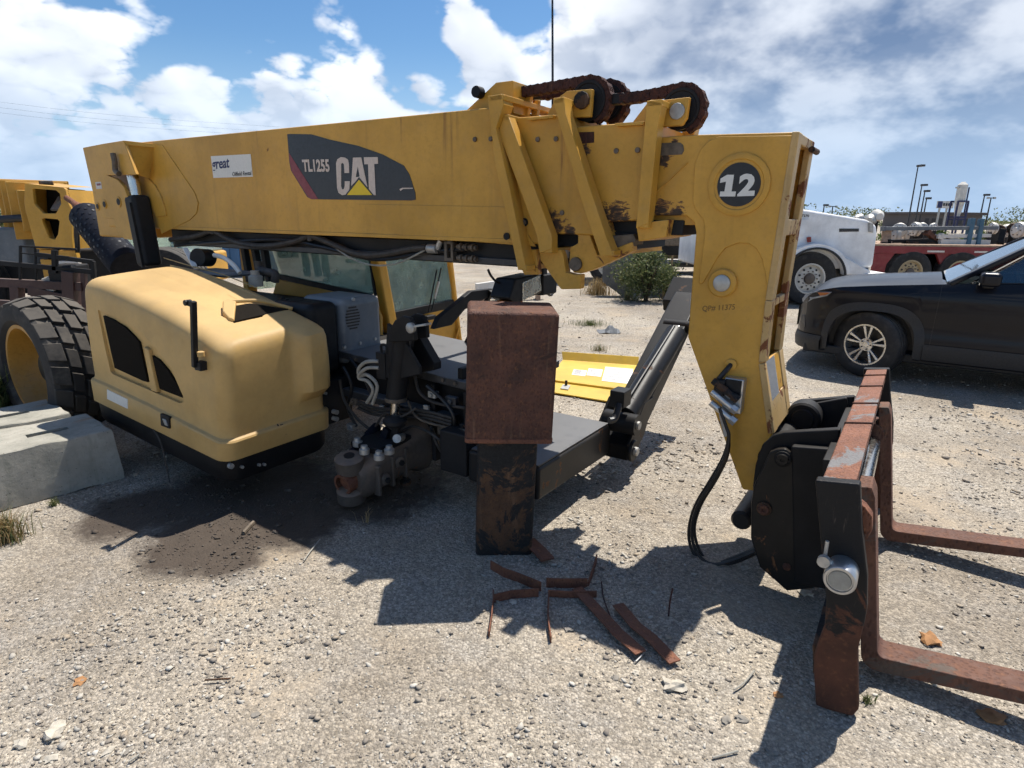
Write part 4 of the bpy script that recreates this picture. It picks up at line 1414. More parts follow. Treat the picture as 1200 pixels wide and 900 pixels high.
RC = HB0 + 0.030
recess = pb([z3(*p) for p in [(100, 228), (125, 236), (200, 268), (262, 312), (320, 372), (372, 440), (418, 540), (420, 562), (405, 566), (322, 530), (165, 462), (155, 452)]], RC)
bool_cut(hood, [MB().prism(recess, HB0 - 0.1, RC + 0.020)])
for p_ in hood.data.polygons:
    p_.use_smooth = True
hood.data.set_sharp_from_angle(angle=R(28))
GB = RC + 0.006
plate_b('side_grille', [z3(*p) for p in [(126, 248), (160, 262), (205, 290), (240, 325), (257, 345), (288, 490), (270, 485), (168, 438)]], GB, 0.02, M['mesh_black'], hood, 0.001)
plate_b('side_grille', [z3(*p) for p in [(304, 393), (330, 410), (362, 448), (395, 500), (418, 548), (332, 515)]], GB, 0.02, M['mesh_black'], hood, 0.001)
plate_b('grille_pillar', [z3(*p) for p in [(272, 360), (290, 372), (322, 528), (300, 520)]], RC - 0.004, 0.03, M['hood'], hood, 0.006)
plate_b('reflector', [z3(*p) for p in [(140, 516), (215, 553), (215, 587), (141, 551)]], HB0 - 0.004, 0.008, M['white_clean'], hood, 0.001)
lt = plate_b('latch', [z3(*p) for p in [(333, 604), (365, 618), (368, 660), (336, 648)]], HB0 - 0.010, 0.02, M['black_plastic'], hood, 0.003)
plate_b('latch_pin', [z3(*p) for p in [(340, 622), (352, 627), (360, 650), (350, 646)]], HB0 - 0.016, 0.02, M['zinc'], hood, 0.003)
# scoop on the hood top
sc0 = to_m(ground_at(264, 375, 1.20))


def top_pt(x, y, lift=0.0):
    """point on the hood's upper surface seen at (x, y)"""
    d = px_dir(x, y)
    t = 2.0
    while t < 6.0:
        q = to_m(CAM + d * t)
        if HA0 < q.x < HA1 + 0.02 and HB0 < q.y < HB1 + 0.02 and q.z < hood_zt(q.x, q.y):
            break
        t += 0.004
    return Vector((q.x, q.y, hood_zt(q.x, q.y) + lift))


sp = [top_pt(*z3(*p)) for p in [(590, 222), (660, 214), (800, 226), (600, 272)]]
up_ = Vector((0, 0, 1))
mb = MB()
mb.add([sp[0] + up_ * 0.012, sp[1] + up_ * 0.018, sp[2] + up_ * 0.004, sp[3] + up_ * 0.004, sp[0] - up_ * 0.02, sp[1] - up_ * 0.02, sp[2] - up_ * 0.02, sp[3] - up_ * 0.02],
       [(0, 1, 2, 3), (7, 6, 5, 4), (0, 4, 5, 1), (1, 5, 6, 2), (2, 6, 7, 3), (3, 7, 4, 0)])
mb.build('scoop_opening', M['mesh_black'], hood)
lip = [top_pt(*z3(*p)) for p in [(562, 206), (585, 200), (612, 212), (604, 272), (585, 268), (562, 240)]]
mb = MB().grid([[p - up_ * 0.02 for p in lip], [p + up_ * (0.030 if i in (1, 2) else 0.020) for i, p in enumerate(lip)]], close=True)
mb.f.append(tuple(range(6, 12)))
mb.build('scoop_lip', M['hood'], hood, 0.010, 3)
br = [top_pt(*z3(*p)) for p in [(600, 208), (700, 208), (815, 224), (700, 214)]]
mb = MB().tube([br[0] + up_ * 0.020, br[1] + up_ * 0.022, br[2] + up_ * 0.002], 0.012, 8, 5)
mb.build('scoop_brow', M['hood'], hood)
# bar standing on the hood corner
bb = HB0 + 0.0
p0, p1 = P3B(228.5, 430, bb), P3B(226.5, 353, bb)
hb = MB().bar(p0, p1, 0.026, 0.030, (0, 1, 0)).build('mirror_bracket', M['black_plastic'], TH, 0.004)
MB().bar(p1 + Vector((0.01, 0, -0.02)), p1 + Vector((-0.055, 0, -0.012)), 0.03, 0.022, (0, 1, 0)).cyl(p1 + Vector((-0.055, -0.02, -0.012)), p1 + Vector((-0.055, 0.02, -0.012)), 0.016, n=12).build('bracket_arm', M['black_plastic'], hb, 0.003)
MB().box(p0 + Vector((-0.012, 0.0, -0.02)), p0 + Vector((0.05, 0.06, 0.03))).build('bracket_foot', M['black_plastic'], hb, 0.006)
MB().cyl(p0 + Vector((0.04, 0.02, 0.06)), p0 + Vector((0.04, 0.02, 0.09)), 0.02, n=12).build('rubber_stop', M['hood'], hb, 0.004)
# black tray under the hood
rows = []
for (dz, ins) in ((0.004, 0.012), (-0.02, 0.012), (-0.115, 0.016), (-0.145, 0.03), (-0.150, 0.06)):
    rows.append([(a, b, hood_zb(a) + dz) for (a, b) in rrect(HA0 + ins, HA1 - ins, HB0 + ins, HB1 - ins, 0.11)])
mb = MB().grid(rows, close=True)
n = len(rows[0])
mb.f.append(tuple(4 * n + i for i in range(n - 1, -1, -1)))
mb.f.append(tuple(range(n)))
tr = mb.build('engine_tray', M['black'], TH)
for (x, y) in ((270, 546), (283, 547), (303, 544.5), (309, 544)):
    b, z = PA(x, y, HA1 - 0.012)
    MB().cyl((HA1 - 0.02, b, z), (HA1 + 0.002, b, z), 0.016 if x == 270 else 0.009, n=10).build('tray_bolt', M['zinc'], tr)
for (x, y) in ((394, 483), (394, 491)):
    b, z = PA(x, y, HA1 + 0.03)
    MB().cyl((HA1 + 0.0, b, z), (HA1 + 0.04, b, z), 0.016, n=10).build('tray_bolt', M['zinc'], tr)
b, z = PA(384, 460, HA1)
MB().cyl((HA1 - 0.02, b - 0.02, z), (HA1 + 0.01, b - 0.02, z), 0.010, n=10).build('tray_bolt', M['zinc'], tr)
hz = [P3B(x, y, HB0 + 0.0) for x, y in ((180, 503), (188, 518), (194, 540), (199, 566))]
MB().tube(hz, 0.005, 6, 5).build('loose_cable', M['rubber_hose'], TH)

# --- machine frame
deck_prof = pb([(395, 409), (402, 412), (545, 448), (600, 461.5), (640, 470)], -0.40)
da = [q[0] for q in deck_prof]
dz_ = [q[1] for q in deck_prof]


def deck_z(a):
    return float(np.polyval(np.polyfit(da, dz_, 1), a))


A0, A1 = -0.60, 0.66
fr = MB().prism([(-3.6, 0.42), (-0.75, 0.40), (-0.35, 0.52), (0.34, 0.50), (0.45, 0.25), (A1 - 0.1, 0.18), (A1 - 0.1, deck_z(A1) - 0.05), (A0, deck_z(A0) - 0.05), (-3.6, 0.85)], -0.36, 0.40).build('main_frame', M['black'], TH, 0.015)
MB().prism([(A0, deck_z(A0) - 0.05), (A1, deck_z(A1) - 0.05), (A1, deck_z(A1)), (A0, deck_z(A0))], -0.41, 0.45).build('front_deck', M['black_plate'], TH, 0.006)
# ledge and ribs on the frame's near side
MB().prism([(A0, deck_z(A0) - 0.30), (A1 - 0.25, deck_z(A1) - 0.27), (A1 - 0.25, deck_z(A1) - 0.22), (A0, deck_z(A0) - 0.25)], -0.44, -0.355).build('frame_ledge', M['black_plate'], TH, 0.006)
for a in (0.25, 0.5):
    MB().box((a, -0.43, 0.2), (a + 0.03, -0.355, deck_z(a) - 0.06)).build('frame_rib', M['black'], TH, 0.004)
MB().box((0.42, -0.56, 0.22), (0.62, -0.40, 0.48)).build('frame_step', M['black'], TH, 0.012)
MB().box((-3.0, -0.64, 0.32), (HA1 - 0.04, -0.36, 0.62)).build('engine_cradle', M['black'], TH, 0.01)
MB().box((-2.75, -0.62, 0.60), (-0.95, 0.28, 1.00)).build('engine_bay_cover', M['black'], TH, 0.03, 3)
# engine covers in front of the cab
ec = -0.52
q0, q1 = PA(404, 404, ec), PA(449, 396, ec)
zt = PA(425, 348, ec)[1]
cov_ = MB().box((-0.95, q0[0], 0.70), (ec, q1[0], zt)).build('engine_cover', M['grey_cover'], TH, 0.05, 4)
MB().box((-0.97, q0[0] - 0.24, 0.66), (ec - 0.03, q0[0] - 0.003, zt - 0.01)).build('dark_side_cover', M['black_plastic'], TH, 0.05, 4)
for k in range(8):
    t = (k - 3.5) / 4.2
    wd = 0.062 * math.sqrt(max(0.05, 1 - t * t))
    cb = q0[0] + 0.085
    cz = (q0[1] + zt) / 2 + 0.02 - t * 0.085
    MB().box((ec - 0.004, cb - wd, cz - 0.0045), (ec + 0.003, cb + wd, cz + 0.0055)).build('vent_slot', M['disc_black'], cov_, 0)
for (x, y) in ((403.5, 406.5), (422, 402), (439.5, 397), (414, 350.5)):
    b, z = PA(x, y, ec)
    MB().cyl((ec - 0.01, b, z), (ec + 0.008, b, z), 0.011, n=10).build('cover_bolt', M['zinc'], cov_)
q = top_pt(342, 350)
MB().bar(q + Vector((-0.10, 0.03, 0.03)), q + Vector((0.09, 0.03, -0.005)), 0.012, 0.05).build('hood_hinge', M['zinc'], TH, 0.003)
for k in range(4):
    q = top_pt(331 + k * 6, 349 + k * 2.4)
    MB().cyl(q - up_ * 0.01, q + up_ * 0.007, 0.010, n=8).build('hinge_bolt', M['black_plastic'], TH)
# engine-bay clutter seen over the hood
MB().bar(P3B(217, 291, -0.55), P3B(228, 312, -0.62), 0.035, 0.012).build('prop_strut', M['white_clean'], TH, 0.002)
q = P3B(241, 302, -0.5)
MB().lathe([(-0.05, 0.0), (-0.05, 0.055), (-0.04, 0.065), (0.09, 0.065), (0.09, 0)], q, (0.4, -1, 0.1), 20).build('air_cleaner', M['black_plastic'], TH)
MB().tube([P3B(251, 299, -0.48), P3B(262, 302, -0.48), P3B(273, 310, -0.48), P3B(281, 320, -0.48)], 0.017, 10, 5).build('coolant_pipe', M['white_clean'], TH)
MB().box(P3B(240, 312, -0.45) - Vector((0.0, 0.15, 0.05)), P3B(284, 322, -0.45) + Vector((0.0, 0.1, 0.02))).build('battery_cover', M['grey_cover'], TH, 0.02)
MB().tube([P3B(302, 306, -0.42), P3B(304, 315, -0.42), P3B(313, 319, -0.42), P3B(322, 321, -0.42), P3B(322, 330, -0.42)], 0.03, 12, 5).build('intake_hose', M['rubber_hose'], TH)
MB().lathe([(-0.02, 0.0), (-0.02, 0.05), (0.05, 0.05), (0.06, 0.03), (0.09, 0.03), (0.09, 0)], P3B(300, 332, -0.5), (0, 0, 1), 16).build('coolant_tank', M['white_hose'], TH)
for k, (x0, x1) in enumerate(((286, 293), (298, 306), (309, 316))):
    MB().bar(P3B(x0, 288, 0.0), P3B(x1, 330, 0.0), 0.05, 0.05).build('rear_post', M['black'], TH, 0.006)

# --- cab on the far side of the boom
CA1, CA0, CB0, CB1, CZR = -0.90, -2.55, 0.30, 1.28, 2.18
cabp = M['yellow']
pf = [P3A(441, 306, CA1), P3A(465, 412, CA1)]
cf_top = Vector((CA1 - 0.22, CB0 + 0.0, CZR))
cab_base = MB().box((CA0, CB0, 0.45), (CA1 - 0.02, CB1, 0.70)).build('cab_base', cabp, TH, 0.02)


def pillar(p, q, w_=0.10, d_=0.085, mat=None):
    return MB().bar(p, q, w_, d_, (1, 0, 0)).build('cab_pillar', mat or cabp, TH, 0.018, 3)


bl = Vector((CA1, CB0 + 0.10, 0.52))
tl = Vector((CA1 - 0.06, CB0 - 0.03, 1.52))
pillar(Vector((CA1, pf[1].y, pf[1].z - 0.1)), Vector((CA1 - 0.0, pf[0].y - 0.02, pf[0].z + 0.2)))
rt0, rt1 = P3A(524, 308, CA1), P3A(538, 352, CA1)
pillar(Vector((CA1, rt1.y, 0.50)), Vector((CA1, rt0.y, rt0.z + 0.25)), 0.05, 0.05)
pillar(Vector((CA0, CB0, 0.6)), Vector((CA0, CB0, CZR)))
pillar(Vector((CA0, CB1, 0.6)), Vector((CA0, CB1, CZR)))
MB().box((CA0 - 0.05, CB0 - 0.04, CZR - 0.10), (CA1 + 0.02, CB1 + 0.1, CZR)).build('cab_roof', cabp, TH, 0.04, 3)
MB().bar(Vector((CA1, pf[0].y - 0.02, pf[0].z + 0.18)), Vector((CA1 - 0.02, pf[0].y - 0.05, CZR - 0.05)), 0.075, 0.075, (1, 0, 0)).build('cab_pillar', cabp, TH, 0.018)
MB().bar(Vector((CA1, rt0.y, rt0.z + 0.2)), Vector((CA1, rt0.y, CZR - 0.05)), 0.05, 0.05, (1, 0, 0)).build('cab_pillar', cabp, TH, 0.018)
# front pane, sill, lower panel
g4 = [P3A(x, y, CA1) for x, y in [(448, 300), (523, 304), (531, 352.5), (457.5, 368.5)]]
mb = MB()
mb.add([v for v in g4] + [v - Vector((0.006, 0, 0)) for v in g4], [(0, 1, 2, 3), (7, 6, 5, 4), (0, 4, 5, 1), (1, 5, 6, 2), (2, 6, 7, 3), (3, 7, 4, 0)])
mb.build('windscreen', M['glass'], TH, sharp=None)
sl = [P3A(x, y, CA1 + 0.012) for x, y in [(456, 367), (534, 350.5), (535, 360), (485, 371), (461, 378)]]
MB().prism([(v.y, v.z) for v in sl], CA1 - 0.03, CA1 + 0.012, 'a').build('windscreen_sill', M['black_plastic'], TH, 0.006)
lp = [P3A(x, y, CA1) for x, y in [(463, 374), (538, 357), (541, 420), (470, 425)]]
MB().prism([(v.y, v.z) for v in lp], CA1 - 0.04, CA1 + 0.002, 'a').build('cab_front_panel', cabp, TH, 0.01)
sh_ = [P3A(x, y, CA1 + 0.02) for x, y in [(501, 377), (503, 377), (500, 412), (494, 412)]]
MB().bar(sh_[0], sh_[2], 0.012, 0.012).build('panel_rib', cabp, TH, 0.003)
MB().bar(P3A(538, 381, CA1 + 0.02), P3A(529, 415, CA1 + 0.02), 0.02, 0.014).build('panel_rib', cabp, TH, 0.003)
# side window facing the boom
g4 = [P3B(x, y, CB0) for x, y in [(316, 285), (432, 300), (437, 345), (400, 337), (328, 323)]]
MB().prism([(v.x, v.z) for v in g4], CB0, CB0 + 0.006).build('side_window', M['glass'], TH, sharp=None)
MB().bar(P3B(322, 323, CB0 - 0.01), P3B(436, 348, CB0 - 0.01), 0.02, 0.045, (0, 0, 1)).build('window_seal', M['black_plastic'], TH, 0.004)
MB().prism([(v.x, v.z) for v in [P3B(x, y, CB0) for x, y in [(325, 327), (438, 351), (446, 372), (446, 420), (300, 410)]]], CB0 - 0.004, CB0 + 0.03).build('cab_side_panel', cabp, TH, 0.008)
MB().bar(P3B(433, 300, CB0 - 0.01), P3B(440, 347, CB0 - 0.01), 0.02, 0.02, (0, 1, 0)).build('window_seal', M['black_plastic'], TH, 0.004)
# rear pane and interior
MB().box((CA0 + 0.03, CB0 + 0.05, 1.0), (CA0 + 0.036, CB1 - 0.05, 2.0)).build('rear_window', M['glass'], TH, sharp=None)
st_ = MB().box((-1.95, 0.52, 0.75), (-1.45, 1.02, 0.90)).build('seat', M['seat'], TH, 0.05, 3)
MB().box((-2.05, 0.52, 0.88), (-1.90, 1.02, 1.50)).build('seat_back', M['seat'], TH, 0.05, 3)
MB().box((-1.28, 0.40, 0.62), (-1.02, 1.22, 0.90)).build('dashboard', M['teal_dash'], TH, 0.05, 3)
cst = Vector((-1.32, 0.80, 1.16))
axs = Vector((-0.62, 0, 0.78)).normalized()
mb = MB()
for i in range(28):
    pass
e1 = Vector((0, 1, 0))
e2 = axs.cross(e1).normalized()
ring = [cst + (e1 * math.cos(t) + e2 * math.sin(t)) * 0.19 for t in np.linspace(0, 2 * math.pi, 29)]
mb.tube(ring, 0.014, 8)
mb.cyl(cst, cst - axs * 0.35, 0.025, n=10)
for t in (0.4, 2.5, 4.5):
    mb.cyl(cst, cst + (e1 * math.cos(t) + e2 * math.sin(t)) * 0.18, 0.01, n=6)
mb.build('steering_wheel', M['black_plastic'], TH)
# wiper on the pane
for (x0, y0, x1, y1, r) in ((517, 314, 506, 364, 0.006), (512, 316, 502, 366, 0.006), (514, 330, 509, 350, 0.012)):
    MB().cyl(P3A(x0, y0, CA1 + 0.05), P3A(x1, y1, CA1 + 0.05), r, n=8).build('wiper', M['black_plastic'] if r < 0.01 else M['zinc'], TH)
q = P3A(503, 372, CA1 + 0.05)
MB().box(q - Vector((0.03, 0.06, 0.02)), q + Vector((0.03, 0.06, 0.02))).build('wiper_motor', M['black'], TH, 0.01)
# dark folded screen in front of the cab
vz = [P3A(x, y, 0.10) for x, y in [(509, 386), (515, 372), (553, 341), (578, 338), (573, 348), (545, 363), (530, 381)]]
MB().prism([(v.y, v.z) for v in vz], 0.06, 0.10, 'a').build('folded_guard', M['black'], TH, 0.006)
MB().bar(P3A(576, 341, 0.12), P3A(538, 420, -0.2), 0.03, 0.03).build('guard_arm', M['black'], TH, 0.004)

# --- work lamp under the boom
LA = 0.72
lz = [PA(x, y, LA) for x, y in [(612, 331), (632, 322), (634, 340), (612, 353)]]
lb = [PA(x, y, LA) for x, y in [(597, 350), (604, 327), (632, 321), (635.5, 343), (606, 356)]]
wl = MB().prism(lb, LA - 0.14, LA, 'a').build('work_lamp', M['black_plastic'], TH, 0.012, 3)
MB().prism(lz, LA - 0.01, LA + 0.006, 'a').build('lamp_lens', M['lens'], wl, 0.004)
b, z = PA(603, 354, LA - 0.02)
MB().box((LA - 0.10, b - 0.07, z - 0.035), (LA - 0.01, b + 0.08, z + 0.01)).build('marker_lens', M['amber'], wl, 0.008)
b, z = PA(645, 334, LA - 0.05)
MB().box((LA - 0.12, b - 0.09, z - 0.06), (LA - 0.05, b + 0.09, z + 0.07)).build('lamp_bracket', M['black'], wl, 0.01)
MB().bar(Vector((LA - 0.07, b - 0.05, z + 0.05)), Vector((LA - 0.07, b - 0.05, bot_z - 0.02)), 0.05, 0.02).build('lamp_bracket', M['black'], wl, 0.004)
hz = [P3A(x, y, LA - 0.1) for x, y in [(572, 316), (576, 324), (584, 331), (600, 333)]]
MB().tube(hz, 0.007, 6, 5).build('lamp_cable', M['hose_black'], wl)
hz = [P3A(x, y, LA - 0.1) for x, y in [(648, 328), (651, 336), (646, 346), (640, 343)]]
MB().tube(hz, 0.008, 6, 5).build('lamp_cable', M['hose_black'], wl)
for k, (x, y) in enumerate(((662, 302), (663, 312), (665, 318))):
    q = P3B(x, y, -0.22)
    MB().cyl(q, q + Vector((0, 0, 0.04)), 0.022 - 0.003 * k, n=10).build('hose_fitting', M['zinc'] if k != 1 else M['black_plastic'], TH)

# --- levelling cylinder
cb = -0.56
c0, c1 = P3B(474, 392, cb), P3B(464, 466, cb)
lv = MB().cyl(c0, c1, 0.062, n=24).build('levelling_cylinder', M['black'], TH, 0.008)
MB().cyl(c1 + Vector((0, 0, 0.005)), c1 - Vector((0, 0, 0.02)), 0.068, n=24).build('cylinder_gland', M['steel_brown'], lv, 0.004)
c2 = P3B(462, 490, cb)
MB().cyl(c1, c2, 0.028, n=16).build('cylinder_rod', M['chrome'], lv)
MB().bar(c0 + Vector((0.062, -0.012, 0)), c1 + Vector((0.062, -0.012, 0.08)), 0.014, 0.014, (0, 1, 0)).build('steel_line', M['black_plate'], lv)
q = P3B(448, 428, cb - 0.02)
MB().box(q + Vector((-0.025, -0.03, -0.08)), q + Vector((0.05, 0.04, 0.085))).build('valve_block', M['black'], lv, 0.006)
MB().tube([q + Vector((0.02, -0.02, 0.08)), q + Vector((0.02, -0.02, 0.13)), q + Vector((0.06, -0.02, 0.13)), q + Vector((0.06, -0.02, 0.08))], 0.008, 8, 4).build('lifting_loop', M['black'], lv)
for k in range(2):
    dz = -0.04 * k
    hz = [q + Vector(v) for v in ((0.0, -0.03, 0.03 + dz), (-0.08, -0.05, 0.02 + dz), (-0.15, -0.05, -0.03 + dz), (-0.16, -0.04, -0.08 + dz * 0.5), (-0.10, -0.03, -0.07 + dz), (-0.03 - 0.04 * k, -0.02, -0.13 + dz), (-0.09 - 0.05 * k, -0.01, -0.26))]
    MB().tube(hz, 0.011, 8, 5).build('pale_hose', M['white_hose'], TH)
# clevis and gusset at the top
cv = [PB(x, y, cb - 0.03) for x, y in [(461, 400), (463, 384), (469, 374), (478, 369), (486, 371), (491, 380), (492, 398)]]
MB().prism(cv, cb - 0.075, cb - 0.045).build('cylinder_clevis', M['black'], TH, 0.006)
MB().prism(cv, cb + 0.03, cb + 0.06).build('cylinder_clevis', M['black'], TH, 0.006)
q = P3B(483, 384, cb - 0.075)
MB().lathe([(0, 0.030), (-0.02, 0.030), (-0.024, 0.024), (-0.024, 0)], q, (0, 1, 0), 18).build('clevis_pin', M['zinc'], TH)
q = P3B(488, 382, cb - 0.08)
MB().bar(q, q + Vector((0.09, 0, 0.02)), 0.012, 0.05, (0, 1, 0)).build('keeper_plate', M['zinc'], TH, 0.003)
gs = [PB(x, y, -0.42) for x, y in [(478, 374), (492, 384), (515, 424), (515, 432), (486, 438), (474, 436)]]
MB().prism(gs, -0.47, -0.40).build('cylinder_gusset', M['black'], TH, 0.006)
MB().prism(gs, -0.60, -0.575).build('cylinder_gusset', M['black'], TH, 0.006)
for (x, y) in ((448, 480), (500, 480)):
    q = P3B(x, y, -0.45)
    MB().box(q - Vector((0.02, 0.01, 0.03)), q + Vector((0.02, 0.01, 0.03))).build('pipe_clamp', M['zinc'], TH, 0.004)
for k in range(3):
    hz = [P3B(x, y + k * 4, -0.46) for x, y in ((420, 470), (440, 478), (470, 480), (500, 482), (530, 490))]
    MB().tube(hz, 0.011, 8, 4).build('steel_pipe', M['rubber_hose'], TH)
b_, z_ = PA(551, 428, 0.6)
MB().box((0.42, -0.38, deck_z(0.5)), (0.46, -0.30, deck_z(0.5) + 0.07)).build('deck_lug', M['black'], TH, 0.006)

# --- front axle resting on the gravel
e0, e1_ = Vector((0, -0.93, 0.150)), Vector((0, -0.20, 0.27))
dx_ = (e1_ - e0).normalized()
rows = []
for (t, hw, hh, dz) in ((0.06, 0.095, 0.095, 0), (0.14, 0.12, 0.115, 0.0), (0.30, 0.13, 0.12, 0.01), (0.5, 0.14, 0.125, 0.01), (0.66, 0.145, 0.13, 0.0), (0.72, 0.165, 0.165, 0), (0.80, 0.175, 0.175, 0)):
    c = e0 + (e1_ - e0) * t + Vector((0, 0, dz))
    ring = []
    for k in range(24):
        th = 2 * math.pi * k / 24
        cx, sx = math.cos(th), math.sin(th)
        p_ = 0.55
        ring.append(c + Vector((math.copysign(abs(cx) ** p_, cx) * hw, 0, math.copysign(abs(sx) ** p_, sx) * hh)))
    rows.append(ring)
mb = MB().grid(rows, close=True)
mb.f.append(tuple(range(24)))
mb.f.append(tuple(6 * 24 + i for i in range(23, -1, -1)))
ax = mb.build('front_axle', M['grease'], TH, sharp=40)
# differential and flange ring with bolts
c = e1_ + Vector((0, -0.10, 0.0))
MB().lathe([(-0.06, 0.0), (-0.06, 0.10), (-0.03, 0.155), (0.0, 0.165), (0.0, 0.19), (0.03, 0.19), (0.03, 0.17), (0.16, 0.20), (0.35, 0.21), (0.5, 0.15), (0.5, 0.0)], c, dx_, 40).build('differential', M['grease'], ax)
for k in range(16):
    th = 2 * math.pi * k / 16
    e2 = dx_.cross(Vector((1, 0, 0))).normalized()
    p_ = c + (Vector((1, 0, 0)) * math.cos(th) + e2 * math.sin(th)) * 0.177
    MB().cyl(p_ - dx_ * 0.014, p_ + dx_ * 0.005, 0.011, n=6).build('flange_bolt', M['grease'], ax)
# yoke end with open tube
yk = e0 + dx_ * 0.05
MB().lathe([(-0.05, 0.0), (-0.05, 0.07), (-0.04, 0.082), (0.04, 0.085), (0.05, 0.07), (0.05, 0)], yk + Vector((0, 0.0, 0.115)), (0.1, -0.15, 1), 26).build('yoke_upper', M['grease'], ax)
MB().lathe([(0.0, 0.0), (0.0, 0.032), (0.012, 0.032), (0.012, 0)], yk + Vector((0.0, 0.0, 0.158)), (0.1, -0.15, 1), 18).build('kingpin_bore', M['disc_black'], ax)
MB().lathe([(-0.05, 0.0), (-0.05, 0.07), (-0.04, 0.085), (0.03, 0.085), (0.04, 0.07), (0.04, 0)], yk + Vector((0, 0.0, -0.075)), (0.1, -0.15, 1), 26).build('yoke_lower', M['grease'], ax)
MB().lathe([(-0.05, 0.050), (-0.05, 0.066), (0.12, 0.070), (0.12, 0.05), (-0.02, 0.048), (-0.02, 0.0)], yk + Vector((0, -0.02, 0.01)), -dx_ * -1, 26).build('axle_tube_end', M['rust_light'], ax)
MB().box(e0 + Vector((-0.11, 0.16, 0.165)), e0 + Vector((0.12, 0.46, 0.205))).build('axle_pad', M['black'], ax, 0.008)
for (x, y) in ((427, 526), (444, 532.5), (456, 526), (419, 517)):
    z = 0.36
    a, b = PZ(x, y, z)
    MB().lathe([(-0.03, 0.0), (-0.03, 0.030), (0.0, 0.030), (0.004, 0.021), (0.022, 0.019), (0.024, 0)], (a, b, z), (0, 0, 1), 12).build('pad_bolt', M['zinc'], ax)
q = P3A(474, 528, 0.10)
MB().cyl(q, q - Vector((0, 0, 0.20)), 0.018, n=12).cyl(q - Vector((0, 0, 0.20)), q - Vector((0, 0, 0.23)), 0.034, n=6).build('long_bolt', M['rust_black'], ax)
p0, p1 = P3A(398, 545, -0.05), P3A(432, 510, -0.12)
tr_ = MB().cyl(p0, p1, 0.024, n=14).cyl(p1, p1 + (p1 - p0).normalized() * 0.10, 0.032, n=14).build('tie_rod', M['navy_rubber'], ax)
p0 = P3B(452, 508, -0.6)
MB().bar(P3B(446, 523, -0.62), P3B(454, 502, -0.60), 0.05, 0.03, (0, 1, 0)).build('clevis_arm', M['navy_rubber'], ax, 0.004)
MB().bar(P3B(463, 517, -0.58), P3B(465, 496, -0.58), 0.05, 0.03, (0, 1, 0)).build('clevis_arm', M['black'], ax, 0.004)
MB().cyl(P3B(465, 514, -0.66), P3B(472, 512, -0.50), 0.026, n=14).build('clevis_pin', M['zinc'], ax)
MB().lathe([(-0.04, 0.0), (-0.04, 0.055), (-0.02, 0.075), (0.0, 0.075), (0.02, 0.055), (0.03, 0.03), (0.03, 0)], P3B(463, 492, -0.58), (0, 0.05, 1), 24).build('cylinder_boot', M['black'], lv)
# loose hose under the frame
hz = [P3B(x, y, -0.45) for x, y in ((528, 540), (540, 548), (556, 560), (566, 566))]
MB().tube(hz, 0.010, 8, 4).build('loose_hose', M['navy_rubber'], TH)

# --- front stabiliser: housing, raised leg and its cylinder
SA = 1.10
hs_ = [PA(x, y, SA) for x, y in [(560, 470), (648, 501), (716, 497), (719, 505), (718, 528), (708, 538), (650, 538), (600, 525)]]
b0s = -0.55
b1s, zt1 = PA(716, 497, SA)
bt = [(b0s, 0.20), (b1s - 0.03, 0.17), (b1s, 0.20), (b1s + 0.01, zt1 - 0.03), (b1s - 0.02, zt1), (b0s, zt1 + 0.01)]
hsg = MB().prism(bt, 0.62, SA, 'a').build('stabiliser_housing', M['black_worn'], TH, 0.02, 3)
MB().prism([(b0s + 0.01, zt1 + 0.011), (b1s - 0.02, zt1 + 0.002), (b1s - 0.02, zt1 + 0.012), (b0s + 0.01, zt1 + 0.022)], 0.64, SA - 0.01, 'a').build('housing_top', M['black_plate'], hsg, 0.003)
pv = P3A(721, 529, SA)
tp = P3A(812, 345, SA)
pv, tp = P3A(723, 524, SA + 0.02), P3A(806, 356, SA + 0.02)
dl = (tp - pv).normalized()
nl = Vector((0, -dl.z, dl.y))
poly = [pv - dl * 0.06 - nl * 0.05, pv + nl * 0.055 - dl * 0.02, tp + nl * 0.05, tp + dl * 0.10 + nl * 0.04, tp + dl * 0.08 - nl * 0.07, pv - nl * 0.085]
MB().prism([(v.y, v.z) for v in poly], SA - 0.11, SA + 0.11, 'a').build('stabiliser_leg', M['black_clean'], TH, 0.012, 2)
for da_ in (0.118, -0.13):
    poly = [pv - dl * 0.05 - nl * 0.06, pv + nl * 0.09 - dl * 0.02, pv + dl * 0.30 + nl * 0.15, pv + dl * 0.45 + nl * 0.05, pv + dl * 0.2 - nl * 0.07]
    MB().prism([(v.y, v.z) for v in poly], SA + da_ - 0.006, SA + da_ + 0.012, 'a').build('stabiliser_cheek', M['black_clean'], TH, 0.004)
for (dr, da_) in ((0.0, 0.125),):
    MB().lathe([(-0.02, 0.0), (-0.02, 0.022), (0.0, 0.03), (0.03, 0.03), (0.035, 0.026), (0.035, 0)], pv + Vector((da_ - 0.01, 0, 0)), (1, 0, 0), 24).build('stabiliser_pin', M['zinc'], TH)
    MB().lathe([(-0.02, 0.0), (-0.02, 0.07), (0.0, 0.075), (0.012, 0.07), (0.012, 0)], pv + Vector((da_ - 0.01, 0, 0)), (1, 0, 0), 28).build('stabiliser_ring', M['black_clean'], TH)
k0, k1 = P3A(733, 488, SA + 0.05), P3A(792, 390, SA + 0.05)
sc2 = MB().cyl(k0, k1, 0.078, n=24).build('stabiliser_cylinder', M['black_clean'], TH, 0.008)
dk = (k1 - k0).normalized()
MB().cyl(k1, k1 + dk * 0.07, 0.034, n=16).build('cylinder_rod', M['chrome'], sc2)
MB().cyl(k1 + dk * 0.09 + Vector((-0.12, 0, 0)), k1 + dk * 0.09 + Vector((0.12, 0, 0)), 0.048, n=20).build('cylinder_eye', M['black_clean'], sc2)
